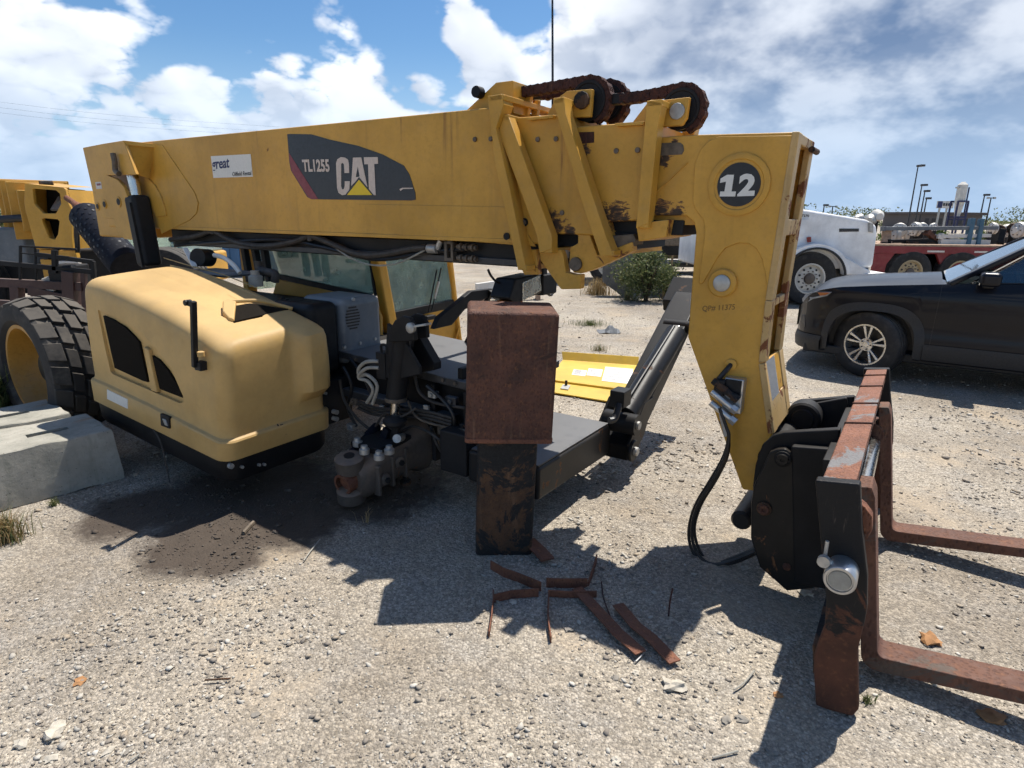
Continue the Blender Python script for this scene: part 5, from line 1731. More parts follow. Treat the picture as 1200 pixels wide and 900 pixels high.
MB().cyl(k0 - dk * 0.06 + Vector((-0.12, 0, 0)), k0 - dk * 0.06 + Vector((0.11, 0, 0)), 0.07, n=22).build('cylinder_eye', M['black_clean'], sc2)
MB().cyl(k0 - dk * 0.06 + Vector((0.11, 0, 0)), k0 - dk * 0.06 + Vector((0.125, 0, 0)), 0.028, n=16).build('eye_pin', M['zinc'], sc2)
q = P3A(728, 466, SA + 0.05)
MB().box(q - Vector((0.05, 0.075, 0.05)), q + Vector((0.05, 0.05, 0.06)), Matrix.Identity(4)).build('lock_valve', M['black_clean'], sc2, 0.008)
MB().tube([q + Vector((0.02, -0.07, -0.02)), q + Vector((0.02, -0.13, -0.10)), q + Vector((0.0, -0.17, -0.11))], 0.022, 10, 4).build('valve_hose', M['hose_black'], sc2)
MB().cyl(k0 + Vector((0, -0.06, 0.075)), k1 + Vector((0, -0.06, 0.06)), 0.010, n=8).build('steel_line', M['black_clean'], sc2)
# foot of the raised leg
ft_ = [tp + dl * 0.02, tp + dl * 0.30 + nl * 0.03, tp + dl * 0.26 - nl * 0.02, tp - nl * 0.10]
MB().prism([(v.y, v.z) for v in ft_], SA - 0.20, SA + 0.17, 'a').build('stabiliser_foot', M['black_clean'], TH, 0.01)

# --- rear wheel on the near side
WC = Vector((PB(27, 440, -1.45)[0], -1.25, 0.52))
WR, WW = 0.548, 0.40
hw = WW / 2


def lug_tyre(root, c, axis, R_, W_, rim_r, n_lug, lug_h, mat, name='tyre', sharp=30):
    """carcass and staggered block lugs; axis points to the outer face"""
    ax_ = Vector(axis).normalized()
    h_ = W_ / 2
    rb = R_ - lug_h
    prof = [(h_ * 0.80, rim_r), (h_ * 0.98, rim_r + (rb - rim_r) * 0.25), (h_, rim_r + (rb - rim_r) * 0.6), (h_ * 0.94, rb - 0.02), (h_ * 0.80, rb), (-h_ * 0.80, rb), (-h_ * 0.94, rb - 0.02), (-h_, rim_r + (rb - rim_r) * 0.6), (-h_ * 0.98, rim_r + (rb - rim_r) * 0.25), (-h_ * 0.80, rim_r)]
    ty = MB().lathe(prof, c, ax_, 56).build(name, mat, root)
    q = ax_.orthogonal().normalized()
    w2 = ax_.cross(q)
    lug = MB()
    def pt(th, x, r):
        return Vector(c) + ax_ * x + (q * math.cos(th) + w2 * math.sin(th)) * r
    st_ = 2 * math.pi / n_lug
    objs = []
    for i in range(n_lug):
        for (x0, x1, ph, sk) in ((0.05, 0.40, 0.0, 0.18), (0.46, 0.97, 0.30, 0.12), (-0.40, -0.05, 0.5, -0.18), (-0.97, -0.46, 0.8, -0.12)):
            th = (i + ph) * st_
            wd = st_ * 0.45
            pts = []
            for (r0, shr) in ((rb - 0.015, 1.0), (R_, 0.94)):
                for (x, s) in ((x0, -1), (x1, -0.8), (x1, 1), (x0, 0.8)):
                    dr = 0.0 if abs(x) < 0.9 else -0.035
                    tt = th + s * wd * shr + sk * st_ * (abs(x) - 0.5)
                    pts.append(pt(tt, x * h_ * (1.0 if abs(x) < 0.9 else 0.985), r0 + dr))
                mid = None
            lug = MB().add(pts, [(0, 3, 2, 1), (4, 5, 6, 7), (0, 1, 5, 4), (1, 2, 6, 5), (2, 3, 7, 6), (3, 0, 4, 7)])
            lug.build('tread_block', mat, ty, 0.006)
    return ty


rw = empty('rear_wheel')
rw.parent = TH
lug_tyre(rw, WC, (0, -1, 0), WR, WW, 0.345, 19, 0.032, M['tyre'])
M['rim_yellow'] = paint('dirty_rim_paint', (0.42, 0.21, 0.03), 0.5, dust_amt=0.3, grime=0.4, streak=0.0, chip_amt=0.07)
rim = MB().lathe([(hw * 0.86, 0.352), (hw * 0.86, 0.325), (hw * 0.70, 0.315), (0.02, 0.30), (-0.03, 0.27), (-0.045, 0.16), (-0.02, 0.14), (-0.02, 0.0)], WC, (0, -1, 0), 44).build('rim', M['rim_yellow'], rw)
MB().lathe([(-0.03, 0.13), (0.04, 0.12), (0.06, 0.10), (0.06, 0.06), (0.075, 0.05), (0.075, 0)], WC, (0, -1, 0), 28).build('hub', M['black_worn'], rw)
for k in range(10):
    th = 2 * math.pi * k / 10
    p_ = WC + Vector((math.cos(th) * 0.19, 0.04, math.sin(th) * 0.19))
    MB().cyl(p_, p_ - Vector((0, 0.035, 0)), 0.014, n=6).build('wheel_nut', M['grease'], rw)

# ridges, seams and a scribble on the hood
for (path, r_) in (([(200, 311), (240, 321), (285, 340), (325, 358)], 0.006), ([(193, 309), (225, 312), (262, 322), (300, 337)], 0.004)):
    MB().tube([top_pt(x, y) + Vector((0, 0, -0.001)) for x, y in path], r_, 6, 6).build('hood_ridge', M['hood'], hood)
mb = MB()
for (x0, y0, x1, y1) in ((325, 497, 328, 503), (328, 503, 329.5, 497), (331, 497, 332, 503), (330, 500, 335, 500), (326, 505, 333, 507), (333, 503, 335, 509)):
    mb.bar(P3A(x0, y0, HA1 + 0.003), P3A(x1, y1, HA1 + 0.003), 0.006, 0.004, (1, 0, 0))
mb.build('marker_scribble', M['disc_black'], hood, sharp=None)

# more of the hose and pipe work along the near side of the frame
hr = random.Random(5)
paths = [([(402, 430), (412, 452), (408, 478), (418, 500)], -0.46, .012, 'hose_black'), ([(398, 445), (404, 470), (420, 492), (436, 505)], -0.50, .010, 'rubber_hose'),
         ([(410, 420), (425, 440), (440, 468), (470, 478)], -0.44, .009, 'hose_black'), ([(486, 440), (492, 460), (510, 472), (545, 478)], -0.45, .010, 'rubber_hose'),
         ([(500, 452), (520, 470), (532, 490), (530, 520)], -0.46, .011, 'hose_black'), ([(478, 470), (490, 490), (520, 500), (548, 505)], -0.48, .008, 'steel_brown'),
         ([(440, 500), (452, 484), (470, 488), (488, 478)], -0.55, .008, 'rubber_hose'), ([(505, 500), (515, 525), (530, 540), (548, 545)], -0.44, .012, 'hose_black'),
         ([(470, 506), (486, 500), (505, 508), (520, 520)], -0.50, .009, 'rubber_hose')]
for (pp, b_, r_, mt) in paths:
    MB().tube([P3B(x, y, b_ + hr.uniform(-0.02, 0.02)) for x, y in pp], r_, 8, 6).build('hydraulic_hose', M[mt], TH)
for (x, y, b_, w_, mt) in ((416, 470, -.43, .035, 'steel_brown'), (508, 462, -.43, .03, 'zinc'), (530, 470, -.43, .04, 'black_plate'), (520, 505, -.43, .035, 'steel_brown'), (412, 500, -.46, .03, 'zinc'), (545, 500, -.43, .03, 'rust_black')):
    q = P3B(x, y, b_)
    MB().box(q - Vector((w_, 0.02, w_ * 0.7)), q + Vector((w_, 0.02, w_ * 0.7))).cyl(q + Vector((0, -0.035, 0)), q, w_ * 0.45, n=8).build('pipe_fitting', M[mt], TH, 0.004)
for (x, y) in ((430, 424), (446, 428), (520, 445), (534, 449), (418, 421)):
    q = P3B(x, y, -0.41)
    MB().cyl(q + Vector((0, 0.005, 0)), q - Vector((0, 0.014, 0)), 0.011, n=6).build('deck_bolt', M['steel_brown'], TH)

# ribs and bosses cast on the axle housing
for t_ in (0.20, 0.36, 0.52):
    c = e0 + (e1_ - e0) * t_
    MB().box(c + Vector((0.10, -0.012, -0.11)), c + Vector((0.150, 0.012, 0.08))).build('casting_rib', M['grease'], ax, 0.008)
for (t_, dz) in ((0.27, -0.03), (0.44, 0.02)):
    c = e0 + (e1_ - e0) * t_ + Vector((0.12, 0, dz))
    MB().lathe([(0.0, 0.04), (0.03, 0.036), (0.035, 0.028), (0.035, 0)], c, (1, -0.2, 0), 16).build('casting_boss', M['grease'], ax)
    MB().cyl(c + Vector((0.03, 0, 0)), c + Vector((0.048, -0.004, 0)), 0.018, n=6).build('drain_plug', M['rust_black'], ax)
# ---------------------------------------------------------------- standing steel post
pc = ground_at(589, 650)
POST = empty('steel_post', (pc.x, pc.y + 0.10, 0), R(4))
tag(POST, 'square black steel tube standing upright with a rusty box sleeve on top', 'post')
lean = Matrix.Rotation(R(2.2), 4, 'X') @ Matrix.Rotation(R(1.3), 4, 'Y')


def rbox(w_, d_, r, nc=5):
    pts = []
    for (sx, sy, t0) in ((1, -1, -math.pi / 2), (1, 1, 0), (-1, 1, math.pi / 2), (-1, -1, math.pi)):
        for k in range(nc + 1):
            t = t0 + math.pi / 2 * k / nc
            pts.append((sx * (w_ / 2 - r) + r * math.cos(t), sy * (d_ / 2 - r) + r * math.sin(t)))
    return pts


mb = MB().prism(rbox(0.292, 0.215, 0.028), -0.01, 0.72, 'z')
mb.v = [lean @ v for v in mb.v]
mb.build('tube', M['rust_black'], POST, 0.004)
mb = MB().prism(rbox(0.418, 0.30, 0.022), 0.655, 1.285, 'z')
# slight wear: dented edges
mb.v = [lean @ v for v in mb.v]
mb.build('sleeve', M['rust'], POST, 0.022, 4)
mb = MB().prism(rbox(0.424, 0.306, 0.022), 0.648, 0.672, 'z')
mb.v = [lean @ v for v in mb.v]
mb.build('sleeve_lip', M['rust_light'], POST, 0.004)

# ---------------------------------------------------------------- scrap steel strips on the gravel
GS = 'rusty steel strips cut off and dropped beside the post'


def strip(pts, h, th, label, z0=0.0, lean_deg=0.0):
    """flat bar standing on edge (or lying when h is small) along ground pixels"""
    P = [ground_at(x, y, z0) for x, y in pts]
    mb = MB()
    n = len(P)
    vs, fs = [], []
    for i, p in enumerate(P):
        d = (P[min(i + 1, n - 1)] - P[max(i - 1, 0)])
        d.z = 0
        d.normalize()
        s = Vector((-d.y, d.x, 0)) * th / 2
        lz = s.normalized() * math.tan(R(lean_deg)) * h if lean_deg else Vector((0, 0, 0))
        hh = h if not hasattr(h, '__len__') else h[i]
        vs += [p - s, p + s, p + s + lz + Vector((0, 0, hh)), p - s + lz + Vector((0, 0, hh))]
    for i in range(n - 1):
        o = i * 4
        fs += [(o + k, o + (k + 1) % 4, o + 4 + (k + 1) % 4, o + 4 + k) for k in range(4)]
    fs += [(0, 3, 2, 1), tuple((n - 1) * 4 + k for k in range(4))]
    o = mb.add(vs, fs).build('steel_strip', M['rust_light'], None, 0.0015)
    tag(o, label, 'scrap strip', GS)
    return o


strip([(575, 667), (590, 676), (610, 683), (634, 693)], 0.050, 0.007, 'rusty strip on edge running from the foot of the post')
strip([(578, 700), (578.5, 706), (600, 701), (631, 699)], 0.042, 0.007, 'rusty strip on edge bent square at its left end')
strip([(573, 747), (576, 728), (578, 707)], 0.030, 0.006, 'short rusty strip on edge, leftmost of the pile, pointing at the camera')
strip([(640, 688), (660, 689), (688, 688.5)], 0.050, 0.007, 'dark rusty strip on edge in the middle of the pile')
strip([(689, 688), (694, 676), (699, 660)], [0.03, 0.05, 0.055], 0.006, 'upturned rusty strip end at the back of the pile')
strip([(642, 699), (665, 700.5), (699, 700)], 0.035, 0.007, 'rusty strip on edge lying crosswise under the long flat bar')
strip([(643, 701), (642, 722), (643, 738), (645.5, 754)], 0.034, 0.006, 'thin rusty strip on edge below the middle of the pile')
for pts, lab, z in (([(676, 690), (703, 719), (724, 742), (751, 766)], 'long flat rusty bar lying aslant over the pile', 0.022),
                    ([(724, 709), (745, 734), (763, 748), (791, 777)], 'flat rusty bar with a kink, farthest right of the pile', 0.020)):
    strip(pts, 0.007, 0.055, lab, z)
strip([(619, 634), (631, 645), (642, 657)], 0.010, 0.075, 'wide flat rusty offcut leaning at the right foot of the post', 0.03)
# thin rod fragments
for k, (pts, lab, mat) in enumerate((([(705, 682), (707, 700), (715, 722)], 'bent dark wire behind the long flat bar', 'chain'),
                                     ([(785, 682), (784, 705), (783.5, 722)], 'thin upright dark wire in the sunlit gravel', 'chain'),
                                     ([(356, 657), (363, 647), (375, 632)], 'pale splinter at the edge of the oil stain', 'white_hose'),
                                     ([(567, 662), (572, 655), (583, 660)], 'pale wire scrap at the foot of the post', 'white_hose'),
                                     ([(604, 669), (620, 676), (630, 682)], 'pale splinter between the post and the strips', 'white_hose'),
                                     ([(745, 775), (752, 768), (757, 761)], 'silver splinter below the kinked flat bar', 'alu'),
                                     ([(860, 808), (872, 800), (884, 786)], 'white splinter in the shadow of the forks', 'white_hose'),
                                     ([(240, 797), (255, 796), (270, 795)], 'brown twig on the gravel in front of the oil stain', 'rust_black'),
                                     ([(285, 625), (291, 618), (297, 612)], 'brown stick lying on the oil stain', 'steel_brown'),
                                     ([(150, 893), (158, 888), (163, 884)], 'thin pale splinter at the bottom edge', 'white_hose'),
                                     ([(835, 888), (850, 884), (865, 880)], 'thin pale twig at the bottom right of the gravel', 'white_hose'))):
    P = [ground_at(x, y, 0.012) for x, y in pts]
    if k == 1:
        P = [ground_at(783.5, 722, 0.0), ground_at(783.5, 722, 0.0) + Vector((0.0, 0.0, 0.07)), ground_at(783.5, 722, 0.0) + Vector((0.006, 0.0, 0.14))]
    o = MB().tube(P, 0.0035 if k != 8 else 0.012, 6, 3).build('splinter', M[mat])
    tag(o, lab, 'splinter')

# ---------------------------------------------------------------- larger stones
rng_ = np.random.default_rng(11)
shapes_, faces_ = rock_shapes(10, rng_, 1)
M['rock_pale'] = plain('pale_limestone', (0.52, 0.47, 0.385), 0.9, 0, 0.4, 30, 0.6)
M['rock_rust'] = plain('orange_stone', (0.40, 0.20, 0.08), 0.85, 0, 0.4, 30, 0.6)
M['rock_grey'] = plain('grey_stone', (0.26, 0.235, 0.20), 0.9, 0, 0.4, 30, 0.6)
rocks = [(790, 806, 19, 'rock_pale', 'largest pale stone, with the shadow of its edge, right of the flat bars'),
         (601, 706, 7, 'rock_pale', 'pale stone beside the square-bent strip'),
         (93, 799, 8, 'rock_rust', 'orange stone on the gravel at lower left'),
         (912, 815, 7, 'rock_rust', 'orange brown stone between the shadow bars'),
         (1163, 843, 14, 'rock_rust', 'flat orange stone under the near fork blade'),
         (873, 667, 7, 'rock_pale', 'pale flake beside the coupler in the shade'),
         (945, 697, 10, 'rock_pale', 'pale flake just below the coupler cheek'),
         (62, 860, 15, 'rock_pale', 'long pale stone near the lower left corner'),
         (25, 872, 9, 'rock_pale', 'pale stone at the lower left edge of the picture'),
         (127, 881, 8, 'rock_pale', 'pale stone at the bottom, second from the left corner'),
         (148, 882, 7, 'rock_grey', 'grey stone at the bottom beside a pale one'),
         (60, 890, 8, 'rock_pale', 'pale stone cut by the bottom edge at left'),
         (721, 795, 6, 'rock_grey', 'small grey stone below the flat bars'),
         (745, 789, 6, 'rock_pale', 'small pale stone left of the largest stone'),
         (300, 838, 6, 'rock_grey', 'grey stone in the open gravel at lower centre'),
         (850, 845, 8, 'rock_grey', 'grey stone inside the fork shadow'),
         (868, 843, 9, 'rock_grey', 'larger grey stone inside the fork shadow'),
         (905, 883, 8, 'rock_grey', 'grey stone at the bottom right in the shadow'),
         (1090, 752, 14, 'rock_rust', 'clump of dark brown clinker between the forks'),
         (251, 727, 6, 'rock_pale', 'pale stone in front of the oil stain'),
         (295, 690, 7, 'rock_pale', 'pale stone at the front rim of the oil stain'),
         (667, 738, 8, 'rock_grey', 'grey flake in the shadow below the strips'),
         (598, 889, 6, 'rock_pale', 'white pebble at the bottom centre'),
         (722, 893, 8, 'rock_pale', 'pale stone cut by the bottom edge at centre right')]
for i, (x, y, r, mt, lab) in enumerate(rocks):
    p = ground_at(x, y)
    rr = 0.72 * r * (p - CAM).length / F_PX
    v = shapes_[i % len(shapes_)] * rr
    an = rng_.uniform(0, 6.28)
    c_, s_ = math.cos(an), math.sin(an)
    mb = MB().add([(p.x + a * c_ - b * s_, p.y + a * s_ + b * c_, height(p.x, p.y) + cz * 0.8 + rr * 0.18) for a, b, cz in v], [tuple(f) for f in faces_])
    o = mb.build('stone', M[mt], sharp=25)
    tag(o, lab, 'stone', 'single stones larger than the gravel')

# ---------------------------------------------------------------- concrete barriers at left
def concrete():
    m, T, bs, out = new_mat('weathered_concrete')
    co = objco(T)
    n1 = T.noise(co, 3.0, 7, 0.65)
    n2 = T.noise(co, 28, 6, 0.7)
    c = T.mix(T.ramp(n1, 0.3, 0.7), (0.26, 0.25, 0.21), (0.40, 0.375, 0.32))
    c = T.mix(T.math('MULTIPLY', T.ramp(n2, 0.5, 0.8), 0.5), c, (0.17, 0.165, 0.14))
    st = T.noise(T.vmath('MULTIPLY', co, (16, 16, 1.5)).outputs[0], 1.0, 5, 0.6)
    c = T.mix(T.math('MULTIPLY', T.ramp(st, 0.52, 0.75), 0.45), c, (0.155, 0.165, 0.13))
    rs = T.ramp(T.noise(co, 2.2, 6, 0.65, dist=0.5), 0.58, 0.72)
    ge = T.n('ShaderNodeNewGeometry')
    nz = T.n('ShaderNodeSeparateXYZ', {0: ge.outputs['Normal']}).outputs[2]
    c = T.mix(T.math('MULTIPLY', T.math('MULTIPLY', rs, T.ramp(nz, 0.6, 0.95)), 0.65), c, (0.36, 0.20, 0.10))
    v = T.n('ShaderNodeTexVoronoi', {'Vector': co, 'Scale': 34})
    hole = T.ramp(v.outputs['Distance'], 0.06, 0.12, 1, 0)
    c = T.mix(T.math('MULTIPLY', hole, 0.7), c, (0.07, 0.065, 0.055))
    setin(T, bs, 'Base Color', c)
    setin(T, bs, 'Roughness', 0.92)
    setin(T, bs, 'Specular IOR Level', 0.25)
    bump(T, bs, T.math('ADD', n2, T.math('MULTIPLY', hole, -1.2)), 0.6, 0.006)
    return m


M['concrete'] = concrete()


def barrier(near_l, near_r, ztop, wid, label, ln=1.9, notch=True):
    pr = ground_at(*near_r)
    pl = ground_at(*near_l)
    d = (pr - pl).normalized()
    o = empty('concrete_barrier', pr, math.atan2(d.y, d.x))
    tag(o, label, 'barrier', 'concrete barriers at the left edge')
    # local: x along (0 at the right end), y away from the viewer, z up
    rows = []
    levels = [(0, 0.0, 0.0), (0.05, 0.0, 0.0), (0.12, 0.006, 0.004), (0.19, 0.012, 0.009), (0.26, 0.018, 0.014), (ztop - 0.02, 0.024, 0.019), (ztop - 0.006, 0.027, 0.023), (ztop, 0.036, 0.032)]
    nx_, ny_ = 40, 12
    ring0 = None
    for (z, iy, ix) in levels:
        ring = []
        for k in range(nx_):
            ring.append((-ln + (ln - ix) * k / nx_, iy, z))
        for k in range(ny_):
            ring.append((-ix, iy + (wid - 2 * iy) * k / ny_, z))
        for k in range(nx_):
            ring.append((-ix - (ln - ix) * k / nx_, wid - iy, z))
        for k in range(ny_):
            ring.append((-ln, wid - iy - (wid - 2 * iy) * k / ny_, z))
        rows.append([Vector(q) + Vector((noise.noise(Vector((q[0] * 19, q[1] * 19, q[2] * 19 + 3))), noise.noise(Vector((q[0] * 9 + 7, q[1] * 9, q[2] * 9))), noise.noise(Vector((q[0] * 7, q[1] * 7 + 5, q[2] * 7)))) ) * (0.012 if z > 0.3 or z < 0.06 else 0.003) for q in ring])
    mb = MB().grid(rows, close=True)
    m_ = len(rows[0])
    mb.f.append(tuple((len(rows) - 1) * m_ + i for i in range(m_)))
    mb.f.append(tuple(range(m_ - 1, -1, -1)))
    b = mb.build('block', M['concrete'], o, 0.0, 2, 24)
    if notch:
        bool_cut(b, [MB().box((-0.42, wid * 0.42, ztop - 0.06), (-0.20, wid * 0.52, ztop + 0.1))])
    return o


barrier((0, 599), (146, 560), 0.335, 0.56, 'nearer weathered concrete barrier with a lifting slot, at the left edge')
p2 = ground_at(146, 560)
ob = barrier((0, 599), (146, 560), 0.335, 0.56, 'farther concrete barrier partly hidden behind the nearer one')
ob.location = ob.location + Vector((-0.50, 0.33, 0.0))
ob.rotation_euler.z += R(1.5)

# ---------------------------------------------------------------- yellow panel lying on the ground
def yellow_panel():
    c = [ground_at(x, y, 0.05) for x, y in [(636, 455), (742, 472), (748, 428), (652, 421)]]
    o = empty('access_panel', (0, 0, 0))
    tag(o, 'bright yellow access panel with white instruction labels lying on the gravel', 'panel')
    M['panel_yellow'] = paint('bright_yellow_panel', (0.66, 0.43, 0.035), 0.4, dust_amt=0.2, grime=0.1, streak=0.1)
    n0 = Vector((0, 0, 1))
    p00, p10, p11, p01 = c

    def at(u, v, z=0.0):
        return p00.lerp(p10, u).lerp(p01.lerp(p11, u), v) + n0 * z

    def slab(name, uv, z0, z1, mat, parent=o):
        b = [at(u, v, z0) for u, v in uv]
        t = [at(u, v, z1) for u, v in uv]
        k = len(uv)
        fs = [tuple(range(k - 1, -1, -1)), tuple(range(k, 2 * k))] + [(i, (i + 1) % k, k + (i + 1) % k, k + i) for i in range(k)]
        return MB().add(b + t, fs).build(name, mat, parent, 0.003)
    base = slab('panel_sheet', [(0, 0.30), (1, 0.30), (1, 1.0), (0.08, 1.0)], -0.012, 0.0, M['panel_yellow'])
    slab('front_flange', [(-0.03, 0.0), (1, 0.0), (1, 0.28), (0, 0.28)], -0.035, -0.022, M['panel_yellow'])
    slab('fold', [(0, 0.28), (1, 0.28), (1, 0.31), (0, 0.31)], -0.034, -0.001, M['panel_yellow'])
    # upturned back flange
    b = [at(0.08, 1.0, 0.0), at(1.0, 1.0, 0.0), at(1.0, 1.04, 0.085), at(0.06, 1.04, 0.085)]
    t = [q + Vector((0, 0.01, 0.0)) for q in b]
    MB().add(b + t, [(0, 1, 2, 3), (7, 6, 5, 4), (0, 4, 5, 1), (1, 5, 6, 2), (2, 6, 7, 3), (3, 7, 4, 0)]).build('back_flange', M['panel_yellow'], o, 0.002)
    M['amberlabel'] = plain('label_print', (0.25, 0.24, 0.26), 0.6, 0, 0.2, 60, 0)
    for (u0, u1, v0, v1) in ((0.26, 0.42, 0.50, 0.68), (0.43, 0.60, 0.53, 0.76), (0.62, 0.95, 0.42, 0.86)):
        lb_ = slab('label_sheet', [(u0, v0), (u1, v0), (u1, v1), (u0, v1)], 0.001, 0.003, M['white_clean'], o)
        for k in range(5):
            vv = v0 + (v1 - v0) * (0.14 + 0.17 * k)
            slab('label_line', [(u0 + 0.02, vv), (u0 + (u1 - u0) * (0.85 if k % 2 else 0.6), vv), (u0 + (u1 - u0) * (0.85 if k % 2 else 0.6), vv + 0.018), (u0 + 0.02, vv + 0.018)], 0.003, 0.0038, M['amberlabel'], lb_)
    lt_ = slab('latch', [(0.19, 0.10), (0.28, 0.10), (0.29, 0.22), (0.20, 0.22)], -0.022, -0.010, M['zinc'])
    q = at(0.24, 0.2, -0.01)
    MB().cyl(q, q + Vector((0, 0, 0.05)), 0.014, n=10).build('latch_knob', M['black_plastic'], o)
    for (u, v) in ((0.1, 0.1), (0.95, 0.1), (0.15, 0.95), (0.95, 0.95)):
        q = at(u, v, -0.02)
        MB().box((q.x - 0.02, q.y - 0.02, 0.0), (q.x + 0.02, q.y + 0.02, q.z)).build('panel_foot', M['black_plastic'], o, 0.002)


yellow_panel()
# ---------------------------------------------------------------- road wheels
M['road_tyre'] = paint('road_tyre_rubber', (0.022, 0.022, 0.023), 0.7, dust=(0.16, 0.145, 0.125), dust_amt=0.5, grime=0.1, streak=0.0, spec=0.25)
M['alloy'] = plain('machined_alloy', (0.62, 0.62, 0.61), 0.28, 0.9, 0.1)
M['alloy_dark'] = plain('dark_alloy', (0.05, 0.05, 0.052), 0.4, 0.5, 0.2)
M['white_rim'] = paint('white_steel_rim', (0.62, 0.60, 0.54), 0.5, dust_amt=0.4, grime=0.3, streak=0.0)
M['tan_rim'] = paint('tan_steel_rim', (0.45, 0.35, 0.20), 0.5, dust_amt=0.4, grime=0.3, streak=0.0)


def road_tyre(parent, R_, W_, rim_r, groove=True, name='tyre'):
    """lathe round local y, outer face at -y"""
    h = W_ / 2
    prof = [(-h * 0.80, rim_r), (-h * 0.98, rim_r + 0.25 * (R_ - rim_r)), (-h, rim_r + 0.55 * (R_ - rim_r)), (-h * 0.93, R_ - 0.025), (-h * 0.80, R_ - 0.006)]
    if groove:
        for x in (-0.45, 0.0, 0.45):
            prof += [((x - 0.06) * h, R_), ((x - 0.045) * h, R_ - 0.010), ((x + 0.045) * h, R_ - 0.010), ((x + 0.06) * h, R_)]
    prof += [(h * 0.80, R_ - 0.006), (h * 0.93, R_ - 0.025), (h, rim_r + 0.55 * (R_ - rim_r)), (h * 0.98, rim_r + 0.25 * (R_ - rim_r)), (h * 0.80, rim_r)]
    return MB().lathe(prof, (0, 0, 0), (0, 1, 0), 48).build(name, M['road_tyre'], parent)


def alloy_wheel(parent, loc, rz, R_=0.362, W_=0.225):
    w = empty('wheel')
    w.parent = parent
    w.location = loc
    w.rotation_euler = (0, 0, rz)
    road_tyre(w, R_, W_, 0.222)
    h = W_ / 2
    rim = MB().lathe([(-h * 0.84, 0.228), (-h * 0.84, 0.212), (-h * 0.6, 0.204), (h * 0.1, 0.198), (h * 0.5, 0.20)], (0, 0, 0), (0, 1, 0), 48)
    rim.build('rim', M['alloy'], w)
    MB().lathe([(h * 0.2, 0.20), (h * 0.2, 0.0)], (0, 0, 0), (0, 1, 0), 32).build('brake_disc', M['alloy_dark'], w)
    for k in range(5):
        t = 2 * math.pi * k / 5 + 0.3
        mb = MB()
        for s in (-1, 1):
            def P(r, a, y):
                return Vector((math.cos(t + a) * r, y, math.sin(t + a) * r))
            a0, a1 = s * 0.10, s * 0.20
            wd0, wd1 = 0.16, 0.075
            vs = [P(0.055, a0 - wd0, -h * 0.52), P(0.055, a0 + wd0, -h * 0.52), P(0.208, a1 + wd1, -h * 0.74), P(0.208, a1 - wd1, -h * 0.74)]
            vs += [v + Vector((0, 0.03, 0)) for v in vs]
            mb.add(vs, [(0, 1, 2, 3), (7, 6, 5, 4), (0, 4, 5, 1), (1, 5, 6, 2), (2, 6, 7, 3), (3, 7, 4, 0)])
        mb.build('spoke', M['alloy'], w, 0.004)
    MB().lathe([(-h * 0.45, 0.075), (-h * 0.55, 0.07), (-h * 0.58, 0.035), (-h * 0.62, 0.030), (-h * 0.62, 0.0)], (0, 0, 0), (0, 1, 0), 28).build('hub_cap', M['alloy'], w)
    for k in range(5):
        t = 2 * math.pi * k / 5
        c = Vector((math.cos(t) * 0.052, -h * 0.55, math.sin(t) * 0.052))
        MB().cyl(c, c - Vector((0, 0.012, 0)), 0.009, n=6).build('wheel_nut', M['alloy_dark'], w)
    return w


def steel_wheel(parent, loc, rz, R_, W_, rim_mat, name='wheel', dish=-0.25):
    w = empty(name)
    w.parent = parent
    w.location = loc
    w.rotation_euler = (0, 0, rz)
    rr = R_ * 0.56
    road_tyre(w, R_, W_, rr, True)
    h = W_ / 2
    rm = MB().lathe([(-h * 0.84, rr + 0.01), (-h * 0.86, rr - 0.02), (-h * 0.7, rr - 0.035), (-h * 0.45, rr - 0.045), (-h * 0.50, rr * 0.75), (-h * 0.62, rr * 0.62), (-h * 0.62, rr * 0.40), (-h * 0.55, rr * 0.36)], (0, 0, 0), (0, 1, 0), 44).build('rim', rim_mat, w)
    MB().lathe([(-h * 0.4, rr * 0.38), (-h * 0.9, rr * 0.33), (-h * 1.0, rr * 0.20), (-h * 1.0, 0)], (0, 0, 0), (0, 1, 0), 24).build('hub', M['grease'], w)
    for k in range(10):
        t = 2 * math.pi * k / 10
        c = Vector((math.cos(t) * rr * 0.50, -h * 0.60, math.sin(t) * rr * 0.50))
        MB().cyl(c, c - Vector((0, 0.035, 0)), rr * 0.045, n=6).build('wheel_nut', M['grease'], w)
    for k in range(10):
        t = 2 * math.pi * (k + 0.5) / 10
        c = Vector((math.cos(t) * rr * 0.70, -h * 0.535, math.sin(t) * rr * 0.70))
        MB().cyl(c + Vector((0, 0.02, 0)), c - Vector((0, 0.012, 0)), rr * 0.075, n=12).build('hand_hole', M['disc_black'], w)
    return w


# ---------------------------------------------------------------- black estate car at right
def car_paint():
    m, T, bs, out = new_mat('black_blue_car_paint')
    setin(T, bs, 'Base Color', (0.0045, 0.0055, 0.010))
    setin(T, bs, 'Roughness', 0.30)
    setin(T, bs, 'Specular IOR Level', 0.22)
    setin(T, bs, 'Coat Weight', 0.22)
    setin(T, bs, 'Coat Roughness', 0.03)
    n = T.noise(objco(T), 3.0, 2, 0.5)
    bump(T, bs, n, 0.03, 0.02)
    return m


